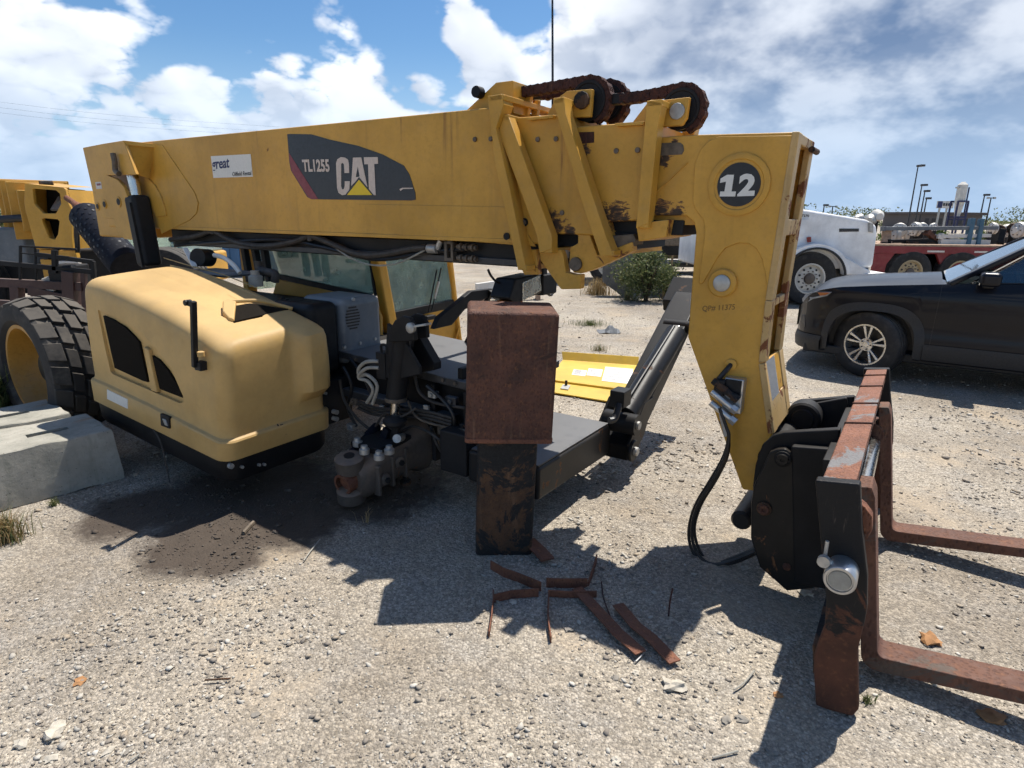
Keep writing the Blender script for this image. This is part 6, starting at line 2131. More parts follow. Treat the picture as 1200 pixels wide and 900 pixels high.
M['car'] = car_paint()
M['cladding'] = plain('grey_black_cladding', (0.020, 0.021, 0.023), 0.55, 0, 0.2, 60, 0.1)
M['car_glass'] = glass_mat('car_glass', (0.42, 0.50, 0.50), 0.2, 0.04)
M['chrome_trim'] = plain('chrome_trim', (0.75, 0.75, 0.75), 0.12, 1.0, 0.05, 20, 0)
M['headlamp'] = plain('headlamp_lens', (0.34, 0.37, 0.40), 0.12, 0.2, 0.4, 14, 0)
M['lamp_amber'] = plain('headlamp_amber', (0.42, 0.13, 0.03), 0.2, 0, 0.2, 14, 0)
fax = ground_at(1012, 440)
SUV = empty('parked_car', (0, 0, 0), ANG + math.pi)
fw_ = -MU
lf_ = -MV
tag(SUV, 'glossy black sport utility car parked beyond the forks, front wheel turned', 'car')
SUV.location = fax - lf_ * 0.80          # under the middle of the front axle


def ip(x, tab):
    xs = [t[0] for t in tab]
    return float(np.interp(x, xs, [t[1] for t in tab]))


HWT = [(-3.67, .70), (-3.55, .80), (-3.3, .87), (-2.7, .915), (-1.2, .92), (0.0, .92), (0.30, .905), (0.50, .875), (0.66, .82), (0.78, .74), (0.86, .64), (0.92, .50), (0.95, .30)]
ZHT = [(-3.67, 1.02), (-3.55, 1.10), (-3.2, 1.19), (-1.5, 1.12), (-0.80, 1.085), (-0.50, 1.06), (0.0, 1.015), (0.35, 0.975), (0.60, 0.925), (0.74, 0.87), (0.82, 0.80), (0.90, 0.70), (0.95, 0.62)]
ZLT = [(-3.67, .42), (-3.4, .30), (-3.1, .26), (-2.3, .25), (-0.5, .25), (0.5, .24), (0.75, .235), (0.95, .27)]


def zlow(x):
    z = ip(x, ZLT)
    for c in (0.0, -2.69):
        dx = abs(x - c)
        if dx < 0.425:
            z = max(z, 0.355 + 0.40 * (1 - (dx / 0.425) ** 2.6) ** (1 / 2.2) - 0.10 * (dx / 0.425) ** 6)
    return z


def hwid(x, z):
    w = ip(x, HWT)
    zh = ip(x, ZHT)
    k = -0.05 * max(0, (z - 0.90) / 0.20) ** 1.5 - 0.06 * max(0, (0.50 - z) / 0.30) ** 2
    k += 0.012 * math.exp(-((z - 0.93) / 0.035) ** 2) - 0.018 * math.exp(-((z - 0.60) / 0.10) ** 2)
    return w + k


xs = sorted(set([round(v, 3) for v in list(np.linspace(-3.67, 0.95, 56)) + [c + d for c in (0.0, -2.69) for d in np.linspace(-0.43, 0.43, 25)] + [.78, .82, .86, .9, .93]]))
rows = []
for x in xs:
    zl, zh = zlow(x), ip(x, ZHT)
    side = []
    for k in range(13):
        z = zl + (zh - zl) * k / 12
        side.append((hwid(x, z), z))
    cabin = -3.35 < x < -0.62
    yt = side[-1][0]
    top = []
    for k in range(1, 12):
        f = 1 - 2 * k / 12
        if cabin:
            zz_ = zh - 0.002 if abs(f) > 0.80 else 0.70
            top.append((yt * f, zz_))
        else:
            top.append((yt * f, zh + 0.055 * (1 - f * f) * min(1, max(0.2, (0.95 - x) / 0.3))))
    sec = [(y, z) for y, z in side] + top + [(-y, z) for y, z in reversed(side)]
    rows.append([(x, y, z) for y, z in sec])
mb = MB().grid(rows)
n = len(rows[0])
mb.f.append(tuple((len(rows) - 1) * n + i for i in range(n)))
mb.f.append(tuple(range(n - 1, -1, -1)))
mb.build('body', M['car'], SUV, sharp=38)
# underside
MB().box((-3.45, -0.80, 0.20), (0.75, 0.80, 0.30)).build('underbody', M['cladding'], SUV, 0.02)
for c in (0.0, -2.69):
    MB().box((c - 0.44, -0.66, 0.25), (c + 0.44, 0.66, 0.80)).build('wheel_housing', M['disc_black'], SUV, 0.02)
# greenhouse: roof, pillars, panes
RT = [(-3.30, 1.50), (-3.0, 1.62), (-2.4, 1.675), (-1.9, 1.68), (-1.55, 1.655), (-1.38, 1.60)]
rows = []
for x in np.linspace(-3.30, -1.38, 22):
    z = ip(x, RT)
    rows.append([(x, 0.66 * f * (1 - 0.05 * max(0, (-2.9 - x))), z - 0.05 * abs(f) ** 2.5) for f in np.linspace(1, -1, 15)])
mb = MB().grid(rows)
rf = mb.build('roof', M['car'], SUV, sharp=60)
sol = rf.modifiers.new('thick', 'SOLIDIFY')
sol.thickness = 0.03


def side_pt(x, t, s):
    """point on the side of the glasshouse: t=0 belt, t=1 roof edge"""
    zb = ip(x, ZHT)
    yb = hwid(x, zb) - 0.045
    zr = ip(x, RT) - 0.05
    return Vector((x, s * (yb + (0.655 - yb) * t), zb + (zr - zb) * t))


for s in (1, -1):
    A = [side_pt(-0.70, 0, s), Vector((-1.38, s * 0.655, 1.555))]
    mb = MB()
    mb.bar(Vector((-0.62, s * 0.855, 1.07)), Vector((-1.40, s * 0.655, 1.575)), 0.09, 0.05)
    mb.build('windscreen_pillar', M['car'], SUV, 0.015)
    panes = [('front_window', [(-0.86, 0.0), (-1.78, 0.0), (-1.80, 0.97), (-1.45, 0.97)]), ('rear_side_window', [(-1.88, 0.0), (-2.75, 0.0), (-2.70, 0.97), (-1.90, 0.97)]), ('quarter_window', [(-2.85, 0.0), (-3.2, 0.15), (-3.0, 0.95), (-2.80, 0.97)])]
    for nm, q in panes:
        pts = []
        for (x, t) in q:
            if nm == 'front_window' and t == 0.0 and x > -1:
                pts.append(side_pt(-0.84, 0.01, s))
            elif nm == 'front_window' and x > -1.5:
                pts.append(Vector((-1.43, s * 0.66, 1.55)))
            else:
                pts.append(side_pt(x, t, s))
        k = len(pts)
        inn = [p - Vector((0, s * 0.006, 0)) for p in pts]
        MB().add(pts + inn, [tuple(range(k)), tuple(range(2 * k - 1, k - 1, -1))] + [(i, (i + 1) % k, k + (i + 1) % k, k + i) for i in range(k)]).build(nm, M['car_glass'], SUV, sharp=None)
    for x in (-1.83, -2.80):
        MB().bar(side_pt(x, 0.0, s), side_pt(x, 1.0, s), 0.08, 0.035).build('door_pillar', M['cladding'], SUV, 0.006)
    MB().bar(side_pt(-3.25, 0.0, s), side_pt(-3.1, 1.0, s), 0.18, 0.05).build('rear_pillar', M['car'], SUV, 0.012)
    # bright trim along the window foot and pillar
    mb = MB()
    mb.bar(Vector((-0.80, s * 0.875, 1.095)), Vector((-1.42, s * 0.672, 1.560)), 0.018, 0.012)
    mb.build('window_trim', M['chrome_trim'], SUV)
    mb = MB().tube([side_pt(x, 0.0, s) + Vector((0, s * 0.012, 0.006)) for x in np.linspace(-0.84, -3.2, 16)], 0.008, 6)
    mb.build('belt_trim', M['cladding'], SUV)
    # arch cladding
    for c in (0.0, -2.69):
        outer, inner = [], []
        for t in np.linspace(-0.12, math.pi + 0.12, 30):
            cx, sx = math.cos(t), math.sin(t)
            p_ = 0.72
            ux = math.copysign(abs(cx) ** p_, cx)
            uz = math.copysign(abs(sx) ** p_, sx)
            for lst, ra, rz_ in ((outer, 0.505, 0.475), (inner, 0.415, 0.385)):
                x, z = c + ux * ra, 0.36 + uz * rz_
                lst.append((x, z))
        mb = MB()
        m_ = len(outer)
        vs = [(x, s * (hwid(x, z) + 0.014), z) for x, z in outer] + [(x, s * (hwid(x, max(z, 0.5)) + 0.026), z) for x, z in inner] + [(x, s * (hwid(x, max(z, 0.5)) - 0.10), z) for x, z in inner]
        fs = []
        for r_ in range(2):
            fs += [(r_ * m_ + i, r_ * m_ + i + 1, (r_ + 1) * m_ + i + 1, (r_ + 1) * m_ + i) for i in range(m_ - 1)]
        mb.add(vs, fs).build('arch_cladding', M['cladding'], SUV, sharp=40)
    mb = MB()
    rws = []
    for x in np.linspace(-0.50, -2.19, 14):
        rws.append([(x, s * (hwid(x, 0.42) + 0.016), 0.44), (x, s * (hwid(x, 0.36) + 0.030), 0.38), (x, s * (hwid(x, 0.3) + 0.020), 0.27), (x, s * 0.72, 0.235)])
    mb.grid(rws).build('sill_cladding', M['cladding'], SUV, sharp=40)
    # door gaps, handle, mirror
    for (x, dxx) in ((-0.55, -0.02), (-1.80, 0.0)):
        mb = MB().tube([(x + dxx * (z - 0.4), s * (hwid(x, z) + 0.0015), z) for z in np.linspace(0.40, ip(x, ZHT) - 0.02, 12)], 0.004, 4)
        mb.build('door_gap', M['disc_black'], SUV)
    MB().bar(Vector((-1.55, s * (hwid(-1.55, .93) + 0.02), 0.95)), Vector((-1.76, s * (hwid(-1.7, .93) + 0.02), 0.955)), 0.03, 0.035).build('door_handle', M['car'], SUV, 0.012)
    mr = MB().box((-1.02, s * 0.99 - 0.105, 1.08), (-0.85, s * 0.99 + 0.105, 1.215)).build('wing_mirror', M['car'], SUV, 0.04, 4)
    MB().box((-0.98, s * 0.90 - 0.06, 1.055), (-0.89, s * 0.90 + 0.05, 1.09)).build('mirror_foot', M['cladding'], mr, 0.012)
    MB().box((-0.852, s * 0.99 - 0.10, 1.095), (-0.846, s * 0.99 + 0.10, 1.115)).build('mirror_indicator', M['chrome_trim'], mr)
    # headlamp
    pts = [(0.90, 0.775), (0.84, 0.845), (0.66, 0.90), (0.44, 0.915), (0.50, 0.865), (0.70, 0.81), (0.80, 0.755), (0.88, 0.745)]
    hl = MB()
    k = len(pts)
    vs = [Vector((x, s * (hwid(x, z) + 0.012), z)) for x, z in pts]
    vs += [v - Vector((0.02, s * 0.05, 0)) for v in vs]
    hl.add(vs, [tuple(range(k)), tuple(range(2 * k - 1, k - 1, -1))] + [(i, (i + 1) % k, k + (i + 1) % k, k + i) for i in range(k)])
    ho = hl.build('headlamp', M['headlamp'], SUV, 0.006)
    pts = [(0.64, 0.893), (0.46, 0.908), (0.52, 0.875), (0.60, 0.86)]
    vs = [Vector((x, s * (hwid(x, z) + 0.016), z)) for x, z in pts]
    vs += [v - Vector((0, s * 0.02, 0)) for v in vs]
    MB().add(vs, [(0, 1, 2, 3), (7, 6, 5, 4), (0, 4, 5, 1), (1, 5, 6, 2), (2, 6, 7, 3), (3, 7, 4, 0)]).build('side_marker', M['lamp_amber'], ho)
    # fog recess
    pts = [(0.86, 0.60), (0.80, 0.61), (0.76, 0.47), (0.88, 0.46)]
    vs = [Vector((x, s * (hwid(x, z) + 0.010), z)) for x, z in pts]
    vs += [v - Vector((0.01, s * 0.04, 0)) for v in vs]
    MB().add(vs, [(0, 1, 2, 3), (7, 6, 5, 4), (0, 4, 5, 1), (1, 5, 6, 2), (2, 6, 7, 3), (3, 7, 4, 0)]).build('fog_recess', M['alloy_dark'], SUV, 0.006)
    # lower bumper lip
    rws = []
    for x in (0.50, 0.66, 0.78, 0.86, 0.92, 0.95):
        rws.append([(x, s * (hwid(x, 0.40) + 0.02), 0.41), (x + 0.02, s * (hwid(x, 0.36) + 0.035), 0.34), (x + 0.01, s * (hwid(x, 0.3) + 0.01), 0.235)])
    MB().grid(rws).build('bumper_lip', M['cladding'], SUV, sharp=50)
# windscreen and rear pane
for nm, q in (('windscreen', [(-0.60, 0.83, 1.085), (-0.60, -0.83, 1.085), (-1.39, -0.63, 1.575), (-1.39, 0.63, 1.575)]), ('rear_window', [(-3.28, 0.6, 1.52), (-3.28, -0.6, 1.52), (-3.52, -0.70, 1.15), (-3.52, 0.70, 1.15)])):
    vs = [Vector(p) for p in q]
    cen = (vs[1] - vs[0]).cross(vs[3] - vs[0]).normalized() * 0.006
    MB().add(vs + [v - cen for v in vs], [(0, 1, 2, 3), (7, 6, 5, 4), (0, 4, 5, 1), (1, 5, 6, 2), (2, 6, 7, 3), (3, 7, 4, 0)]).build(nm, M['car_glass'], SUV, sharp=None)
# grille, cabin
rws = [[(0.945 + 0.012 * (1 - (f * f)), 0.46 * f, z) for f in np.linspace(-1, 1, 9)] for z in (0.44, 0.56, 0.68)]
MB().grid(rws).build('grille', M['mesh_black'], SUV)
for s in (0.38, -0.38):
    st_ = MB().box((-1.9, s - 0.24, 0.70), (-1.42, s + 0.24, 0.88)).build('seat', M['seat'], SUV, 0.06, 3)
    MB().box((-2.06, s - 0.23, 0.85), (-1.88, s + 0.23, 1.32)).build('seat_back', M['seat'], SUV, 0.06, 3)
    MB().box((-2.04, s - 0.12, 1.33), (-1.93, s + 0.12, 1.50)).build('head_rest', M['seat'], SUV, 0.04, 3)
MB().box((-1.05, -0.78, 0.72), (-0.66, 0.78, 1.06)).build('dashboard', M['cladding'], SUV, 0.06, 3)
c = Vector((-1.24, 0.38, 1.02))
e1 = Vector((0, 1, 0))
e2 = Vector((0.35, 0, 0.94))
MB().tube([c + (e1 * math.cos(t) + e2 * math.sin(t)) * 0.18 for t in np.linspace(0, 2 * math.pi, 25)], 0.014, 8).cyl(c, c + Vector((0.25, 0, -0.1)), 0.03, n=10).build('steering_wheel', M['cladding'], SUV)
for (x, s, st_) in ((0.0, 1, -24), (0.0, -1, -24), (-2.69, 1, 0), (-2.69, -1, 0)):
    w = alloy_wheel(SUV, (x, s * 0.80, 0.362), R(st_) + (math.pi if s > 0 else 0))

# shorten the nose a little
for ch in bpy.data.objects:
    if ch.parent and (ch.parent == SUV or ch.parent.parent == SUV) and ch.type == 'MESH' and not ch.parent.name.startswith('wheel'):
        for v_ in ch.data.vertices:
            if v_.co.x > 0.42:
                v_.co.x = 0.42 + (v_.co.x - 0.42) * 0.74

# ---------------------------------------------------------------- white lorry behind the car
M['truck_white'] = paint('white_lorry_paint', (0.86, 0.86, 0.85), 0.35, dust=(0.45, 0.42, 0.37), dust_amt=0.3, grime=0.15, streak=0.15, spec=0.5)
tw = ground_at(943, 357)
TD = tw.y - 0.10
LR = empty('white_lorry', (tw.x, TD, 0), 0)
tag(LR, 'white bonneted lorry seen behind the car, bonnet pointing right', 'lorry')


def tl_(x, y, dy=0.0):
    p = at_depth(x, y, TD + dy)
    return (p.x - tw.x, p.z)


hp = [tl_(*q) for q in [(905, 238), (945, 245), (1021, 257.5), (1032, 264), (1033, 274), (1027.5, 314), (1001, 315.5), (975, 316.5), (905, 316)]]
lh = MB().prism(hp, 0.12, 2.2, 'b').build('bonnet', M['truck_white'], LR, 0.07, 4)
wz = 0.53
wr = 0.53
arch = []
fen = []
for t in np.linspace(R(8), R(172), 22):
    fen.append((0.03 + math.cos(t) * 0.74, wz + math.sin(t) * 0.70))
for t in np.linspace(R(172), R(8), 22):
    arch.append((0.03 + math.cos(t) * 0.62, wz + math.sin(t) * 0.60))
MB().prism(fen + arch, -0.06, 0.14, 'b').build('fender', M['truck_white'], LR, 0.025, 3)
lip = [(0.03 + math.cos(t) * 0.645, wz + math.sin(t) * 0.625) for t in np.linspace(R(8), R(172), 22)] + [(0.03 + math.cos(t) * 0.605, wz + math.sin(t) * 0.585) for t in np.linspace(R(172), R(8), 22)]
MB().prism(lip, -0.085, -0.05, 'b').build('fender_lip', M['cladding'], LR, 0.006)
MB().prism([(0.62, 0.98), (0.98, 0.80), (1.18, 0.70), (1.18, 0.60), (0.70, 0.62)], -0.02, 0.16, 'b').build('fender_skirt', M['truck_white'], LR, 0.03, 3)
MB().prism([(-0.9, 0.32), (1.25, 0.32), (1.25, 0.66), (-0.9, 0.66)], 0.45, 1.9, 'b').build('chassis', M['disc_black'], LR, 0.03)
MB().prism([(-0.62, 0.45), (0.66, 0.45), (0.66, 1.05), (-0.62, 1.05)], 0.16, 0.45, 'b').build('wheel_housing', M['disc_black'], LR, 0.02)
steel_wheel(LR, (0, 0.16, wz), 0, wr, 0.33, M['white_rim'], 'front_wheel')
steel_wheel(LR, (0, 2.10, wz), math.pi, wr, 0.33, M['white_rim'], 'front_wheel')
q = [tl_(*p) for p in [(987, 268), (1010, 268), (1010, 271.5), (987, 272)]]
MB().prism(q, 0.105, 0.13, 'b').build('bonnet_vent', M['alloy_dark'], LR, 0.003)
q = [tl_(*p) for p in [(948.5, 278), (952.5, 277.5), (952.5, 284), (949, 284.5)]]
MB().prism(q, 0.06, 0.13, 'b').build('side_marker', plain('red_lens', (0.30, 0.03, 0.02), 0.3), LR, 0.01)
q = [tl_(*p) for p in [(920, 257), (951, 256.5), (945, 276), (920, 277)]]
MB().prism(q, 0.095, 0.13, 'b').build('bonnet_panel', M['truck_white'], LR, 0.01)
p0, p1, p2 = (Vector((tl_(*p)[0], 0.118, tl_(*p)[1])) for p in [(940.5, 254), (951.5, 254.5), (940.5, 251)])
fit_text('97270', p0, p1, p2, (0, -1, 0), 0.0, 0.03).build('lettering', M['disc_black'], LR, sharp=None)
MB().box((hp[4][0] - 0.02, 0.25, 0.62), (hp[4][0] + 0.06, 2.05, hp[4][1] - 0.15)).build('radiator_grille', M['chrome_trim'], LR, 0.03)
MB().box((hp[5][0] - 0.25, -0.1, 0.42), (hp[5][0] + 0.30, 2.4, 0.66)).build('bumper', M['truck_white'], LR, 0.05, 3)
cabx = hp[0][0]
MB().prism([(cabx - 1.15, 0.7), (cabx + 0.02, 0.7), (cabx + 0.02, 1.75), (cabx - 0.12, 1.78), (cabx - 0.35, 2.35), (cabx - 1.15, 2.35)], 0.0, 2.3, 'b').build('cab', M['truck_white'], LR, 0.06, 3)
MB().prism([(cabx - 1.0, 1.55), (cabx - 0.25, 1.55), (cabx - 0.42, 2.15), (cabx - 1.0, 2.15)], -0.012, 0.02, 'b').build('cab_window', M['car_glass'], LR, 0.006)
MB().box((cabx - 0.5, -0.25, 0.45), (cabx + 0.3, 0.1, 0.65)).build('cab_step', M['alloy'], LR, 0.02)
q = [tl_(*p) for p in [(1021, 260), (1026, 262), (1026, 273), (1021, 272)]]
MB().prism(q, 0.06, 0.14, 'b').build('lamp_pod', M['zinc'], LR, 0.015)

# ---------------------------------------------------------------- red flatbed trailer
M['trailer_red'] = paint('dark_red_paint', (0.22, 0.018, 0.022), 0.4, dust_amt=0.3, grime=0.2, streak=0.2)
M['plank'] = plain('weathered_planks', (0.42, 0.29, 0.20), 0.85, 0, 0.4, 14, 0.3)
td2 = TD + 2.2
RT_ = empty('flatbed_trailer', (at_depth(1065, 330, td2).x, td2, 0), 0)
tag(RT_, 'red flatbed trailer with a tan wheel behind the lorry', 'trailer')
ox = RT_.location.x


def tr2(x, y):
    p = at_depth(x, y, td2)
    return (p.x - ox, p.z)


ztop = tr2(1060, 287)[1]
xl = tr2(1024, 290)[0]
MB().box((xl, 0.0, ztop - 0.20), (xl + 9.0, 0.12, ztop - 0.03)).build('side_rail', M['trailer_red'], RT_, 0.01)
MB().box((xl, 2.2, ztop - 0.20), (xl + 9.0, 2.32, ztop - 0.03)).build('side_rail', M['trailer_red'], RT_, 0.01)
for k in range(10):
    MB().box((xl, 0.0 + k * 0.232, ztop - 0.029), (xl + 9.0, 0.226 + k * 0.232, ztop + 0.012)).build('plank', M['plank'], RT_, 0.004)
wz2 = 0.50
xw = 0.0
MB().prism([(xl, ztop - 0.19), (xl, ztop - 0.75), (xl + 0.35, ztop - 0.75), (xw - 0.58, ztop - 0.45), (xw - 0.42, ztop - 0.19)], 0.02, 0.10, 'b').build('gusset', M['trailer_red'], RT_, 0.01)
MB().prism([(xw + 0.55, ztop - 0.19), (xw + 0.70, ztop - 0.45), (xw + 1.1, ztop - 0.55), (xw + 8, ztop - 0.55), (xw + 8, ztop - 0.19)], 0.04, 0.12, 'b').build('main_beam', M['trailer_red'], RT_, 0.01)
MB().box((xl + 0.1, 0.6, 0.35), (xl + 8, 1.7, ztop - 0.21)).build('underframe', M['disc_black'], RT_, 0.01)
steel_wheel(RT_, (xw, 0.12, wz2), 0, 0.50, 0.27, M['tan_rim'], 'trailer_wheel')
steel_wheel(RT_, (xw + 1.15, 0.12, wz2), 0, 0.50, 0.27, M['tan_rim'], 'trailer_wheel')
for (x0, x1) in ((0.3, 0.7), (1.4, 1.7)):
    MB().box((x0, -0.006, ztop - 0.16), (x1, 0.002, ztop - 0.12)).build('reflective_tape', M['white_decal'], RT_)
# ---------------------------------------------------------------- vegetation helpers
def leaf_mat(name, a, b, c):
    m, T, bs, out = new_mat(name)
    rnd = T.n('ShaderNodeNewGeometry').outputs['Random Per Island']
    cr = T.n('ShaderNodeValToRGB', {0: rnd})
    cr.color_ramp.elements[0].color = a + (1,)
    cr.color_ramp.elements[1].color = c + (1,)
    e = cr.color_ramp.elements.new(0.5)
    e.color = b + (1,)
    setin(T, bs, 'Base Color', cr.outputs[0])
    setin(T, bs, 'Roughness', 0.65)
    setin(T, bs, 'Specular IOR Level', 0.25)
    tr = T.n('ShaderNodeBsdfTranslucent', {'Color': cr.outputs[0]})
    mx = T.n('ShaderNodeMixShader', {0: 0.3, 1: bs.outputs[0], 2: tr.outputs[0]})
    T.link(mx.outputs[0], out.inputs[0])
    return m


M['leaf'] = leaf_mat('green_leaf', (0.035, 0.065, 0.015), (0.075, 0.12, 0.028), (0.16, 0.19, 0.06))
M['leaf_pale'] = leaf_mat('pale_green_leaf', (0.06, 0.085, 0.03), (0.12, 0.15, 0.055), (0.22, 0.22, 0.10))
M['straw'] = leaf_mat('dry_grass', (0.20, 0.13, 0.05), (0.34, 0.24, 0.11), (0.46, 0.36, 0.20))
M['bark'] = plain('bark', (0.10, 0.075, 0.05), 0.9, 0, 0.4, 12, 0.4)
vr = np.random.default_rng(21)


def quads_mesh(name, C, U, V):
    n = len(C)
    P = np.stack([C - U - V * 0.1, C + U * 0.3 - V * 0.0, C + V, C - U * 0.3 + V * 0.3], 1)
    P = np.stack([C - U, C - V * 0.4, C + U, C + V * 0.4], 1)
    me = bpy.data.meshes.new(name)
    me.vertices.add(n * 4)
    me.vertices.foreach_set('co', P.reshape(-1))
    me.loops.add(n * 4)
    me.loops.foreach_set('vertex_index', np.arange(n * 4, dtype=np.int32))
    me.polygons.add(n)
    me.polygons.foreach_set('loop_start', np.arange(0, n * 4, 4, dtype=np.int32))
    me.update(calc_edges=True)
    return me


def foliage(name, c, rad, n, size, mat, parent, clumps=14, flat=0.8):
    """leaf-sized faces gathered in clumps through an uneven crown"""
    cc = vr.normal(0, 1, (clumps, 3))
    cc /= np.linalg.norm(cc, axis=1)[:, None] + 1e-6
    cc *= vr.uniform(0.25, 0.95, (clumps, 1))
    k = vr.integers(0, clumps, n)
    p = cc[k] + vr.normal(0, 0.20, (n, 3)) * vr.uniform(0.5, 1.2, (clumps, 1))[k]
    p[:, 2] = np.maximum(p[:, 2], -0.98)
    C = np.array(c) + p * np.array(rad)
    d = vr.normal(0, 1, (n, 3))
    d /= np.linalg.norm(d, axis=1)[:, None]
    e = np.cross(d, vr.normal(0, 1, (n, 3)))
    e /= np.linalg.norm(e, axis=1)[:, None]
    s = size * vr.uniform(0.6, 1.4, (n, 1))
    return link_mesh(name, quads_mesh(name, C, d * s, e * s), mat, parent)


def shrub(x, y, wpx, hpx, label, n=1600, mat='leaf', depth=None, size=None, name='shrub', stems=7, group=None):
    base = ground_at(x, y) if depth is None else Vector((at_depth(x, y, depth).x, depth, 0))
    D = (base - CAM).dot(CF)
    w, h = wpx * D / F_PX, hpx * D / F_PX
    o = empty(name, base)
    tag(o, label, 'shrub' if name == 'shrub' else 'tree', group)
    mb = MB()
    for k in range(stems):
        an = vr.uniform(0, 6.28)
        rr = vr.uniform(0.1, 0.42) * w
        mb.tube([(0, 0, -0.02), (math.cos(an) * rr * 0.35, math.sin(an) * rr * 0.35, h * 0.35), (math.cos(an) * rr, math.sin(an) * rr, h * vr.uniform(0.6, 0.9))], [0.03 * h, 0.018 * h, 0.006 * h], 5)
    mb.build('stems' if name == 'shrub' else 'trunk', M['bark'], o)
    foliage('foliage' if name == 'shrub' else 'crown', (0, 0, h * 0.52), (w * 0.56, w * 0.46, h * 0.52), n, size or 0.045 * h, M[mat], o, 30)
    return o


def tuft(x, y, wpx, hpx, label, n=220, mat='straw', mat2=None, base=None):
    base = base or ground_at(x, y)
    D = (base - CAM).dot(CF)
    w, h = wpx * D / F_PX, hpx * D / F_PX
    o = empty('grass_tuft', base)
    tag(o, label, 'grass tuft', 'grass tufts in the yard')
    for part, cnt, mt in (('blades', n, mat), ('green_blades', n // 2, mat2)):
        if mt is None:
            continue
        vs, fs = [], []
        for k in range(cnt):
            r0 = abs(vr.normal(0, 0.22)) * w
            an = vr.uniform(0, 6.28)
            bx, by = math.cos(an) * r0, math.sin(an) * r0 * 0.7
            L = h * vr.uniform(0.45, 1.05)
            ln = vr.normal(0, 0.35, 2)
            wd = max(0.0022, 0.012 * h)
            a2 = vr.uniform(0, 6.28)
            s = Vector((math.cos(a2), math.sin(a2), 0)) * wd
            p0 = Vector((bx, by, -0.01))
            p1 = p0 + Vector((ln[0] * L * 0.3, ln[1] * L * 0.3, L * 0.6))
            p2 = p0 + Vector((ln[0] * L, ln[1] * L, L * (0.95 - 0.3 * min(1, abs(ln[0])))))
            i = len(vs)
            vs += [p0 - s, p0 + s, p1 + s * 0.7, p1 - s * 0.7, p2]
            fs += [(i, i + 1, i + 2, i + 3), (i + 3, i + 2, i + 4)]
        MB().add(vs, fs)
        me = bpy.data.meshes.new(part)
        me.from_pydata([tuple(v) for v in vs], [], fs)
        link_mesh(part, me, M[mt], o)
    return o


# ---------------------------------------------------------------- tufts and weeds in the yard
tuft(8, 633, 60, 44, 'pale grass tuft at the left edge below the barrier', 260, 'straw', 'leaf_pale')
tuft(62, 592, 18, 14, 'tiny green tuft at the foot of the nearer barrier', 60, 'leaf_pale')
tuft(1016, 822, 16, 16, 'tiny green tuft behind the foot of the fork carriage', 60, 'leaf_pale')
tuft(430, 612, 22, 26, 'thin dry grass sprig in the dark soil by the axle', 14, 'straw')
tuft(702, 411, 26, 12, 'small grass tuft behind the yellow panel', 80, 'leaf_pale', 'straw')
tuft(690, 381, 60, 10, 'low green grass patch in the middle distance', 260, 'leaf_pale', 'leaf')
tuft(640, 377, 40, 7, 'low green grass patch just right of the rusty sleeve', 140, 'leaf_pale', 'straw')
tuft(700, 345, 44, 24, 'clump of dry straw grass left of the shrub', 300, 'straw')
tuft(786, 352, 26, 30, 'clump of dry straw grass right of the shrub', 200, 'straw', 'leaf_pale')
tuft(735, 352, 30, 14, 'low grass at the foot of the shrub', 120, 'leaf_pale', 'straw')
tuft(4, 468, 40, 90, 'tall leafy weeds at the left edge beside the big tyre', 320, 'leaf_pale', 'leaf', base=ground_at(2, 500))
shrub(757, 353, 66, 58, 'green feathery shrub growing beside the leaning grey slab', 6500, 'leaf_pale', size=0.032, stems=16)
# dark rag
p = ground_at(713, 389)
mb = MB()
rr_ = [[Vector((p.x + (i - 3) * 0.055, p.y + (j - 2) * 0.08, max(0.004, 0.12 * math.exp(-((i - 3.6) / 1.6) ** 2 - ((j - 2) / 1.4) ** 2) + vr.normal(0, 0.012)))) for i in range(7)] for j in range(5)]
mb.grid(rr_)
o = mb.build('rag', plain('grey_rag', (0.16, 0.17, 0.18), 0.9, 0, 0.4, 20, 0.3), sharp=20)
tag(o, 'crumpled grey rag on the gravel behind the yellow panel', 'rag')

# ---------------------------------------------------------------- second telehandler at the far left
D2 = 8.2
T2 = empty('yellow_boom_machine', (at_depth(40, 300, D2).x, D2, 0), 0)
tag(T2, 'second yellow boom machine at the left edge, its boom head facing the camera', 'telehandler')
ox2 = T2.location.x


def t2(x, y, dy=0.0):
    p = at_depth(x, y, D2 + dy)
    return (p.x - ox2, p.z)


def z1p(x, y):
    return (x / 7.5, 200 + y / 7.5)


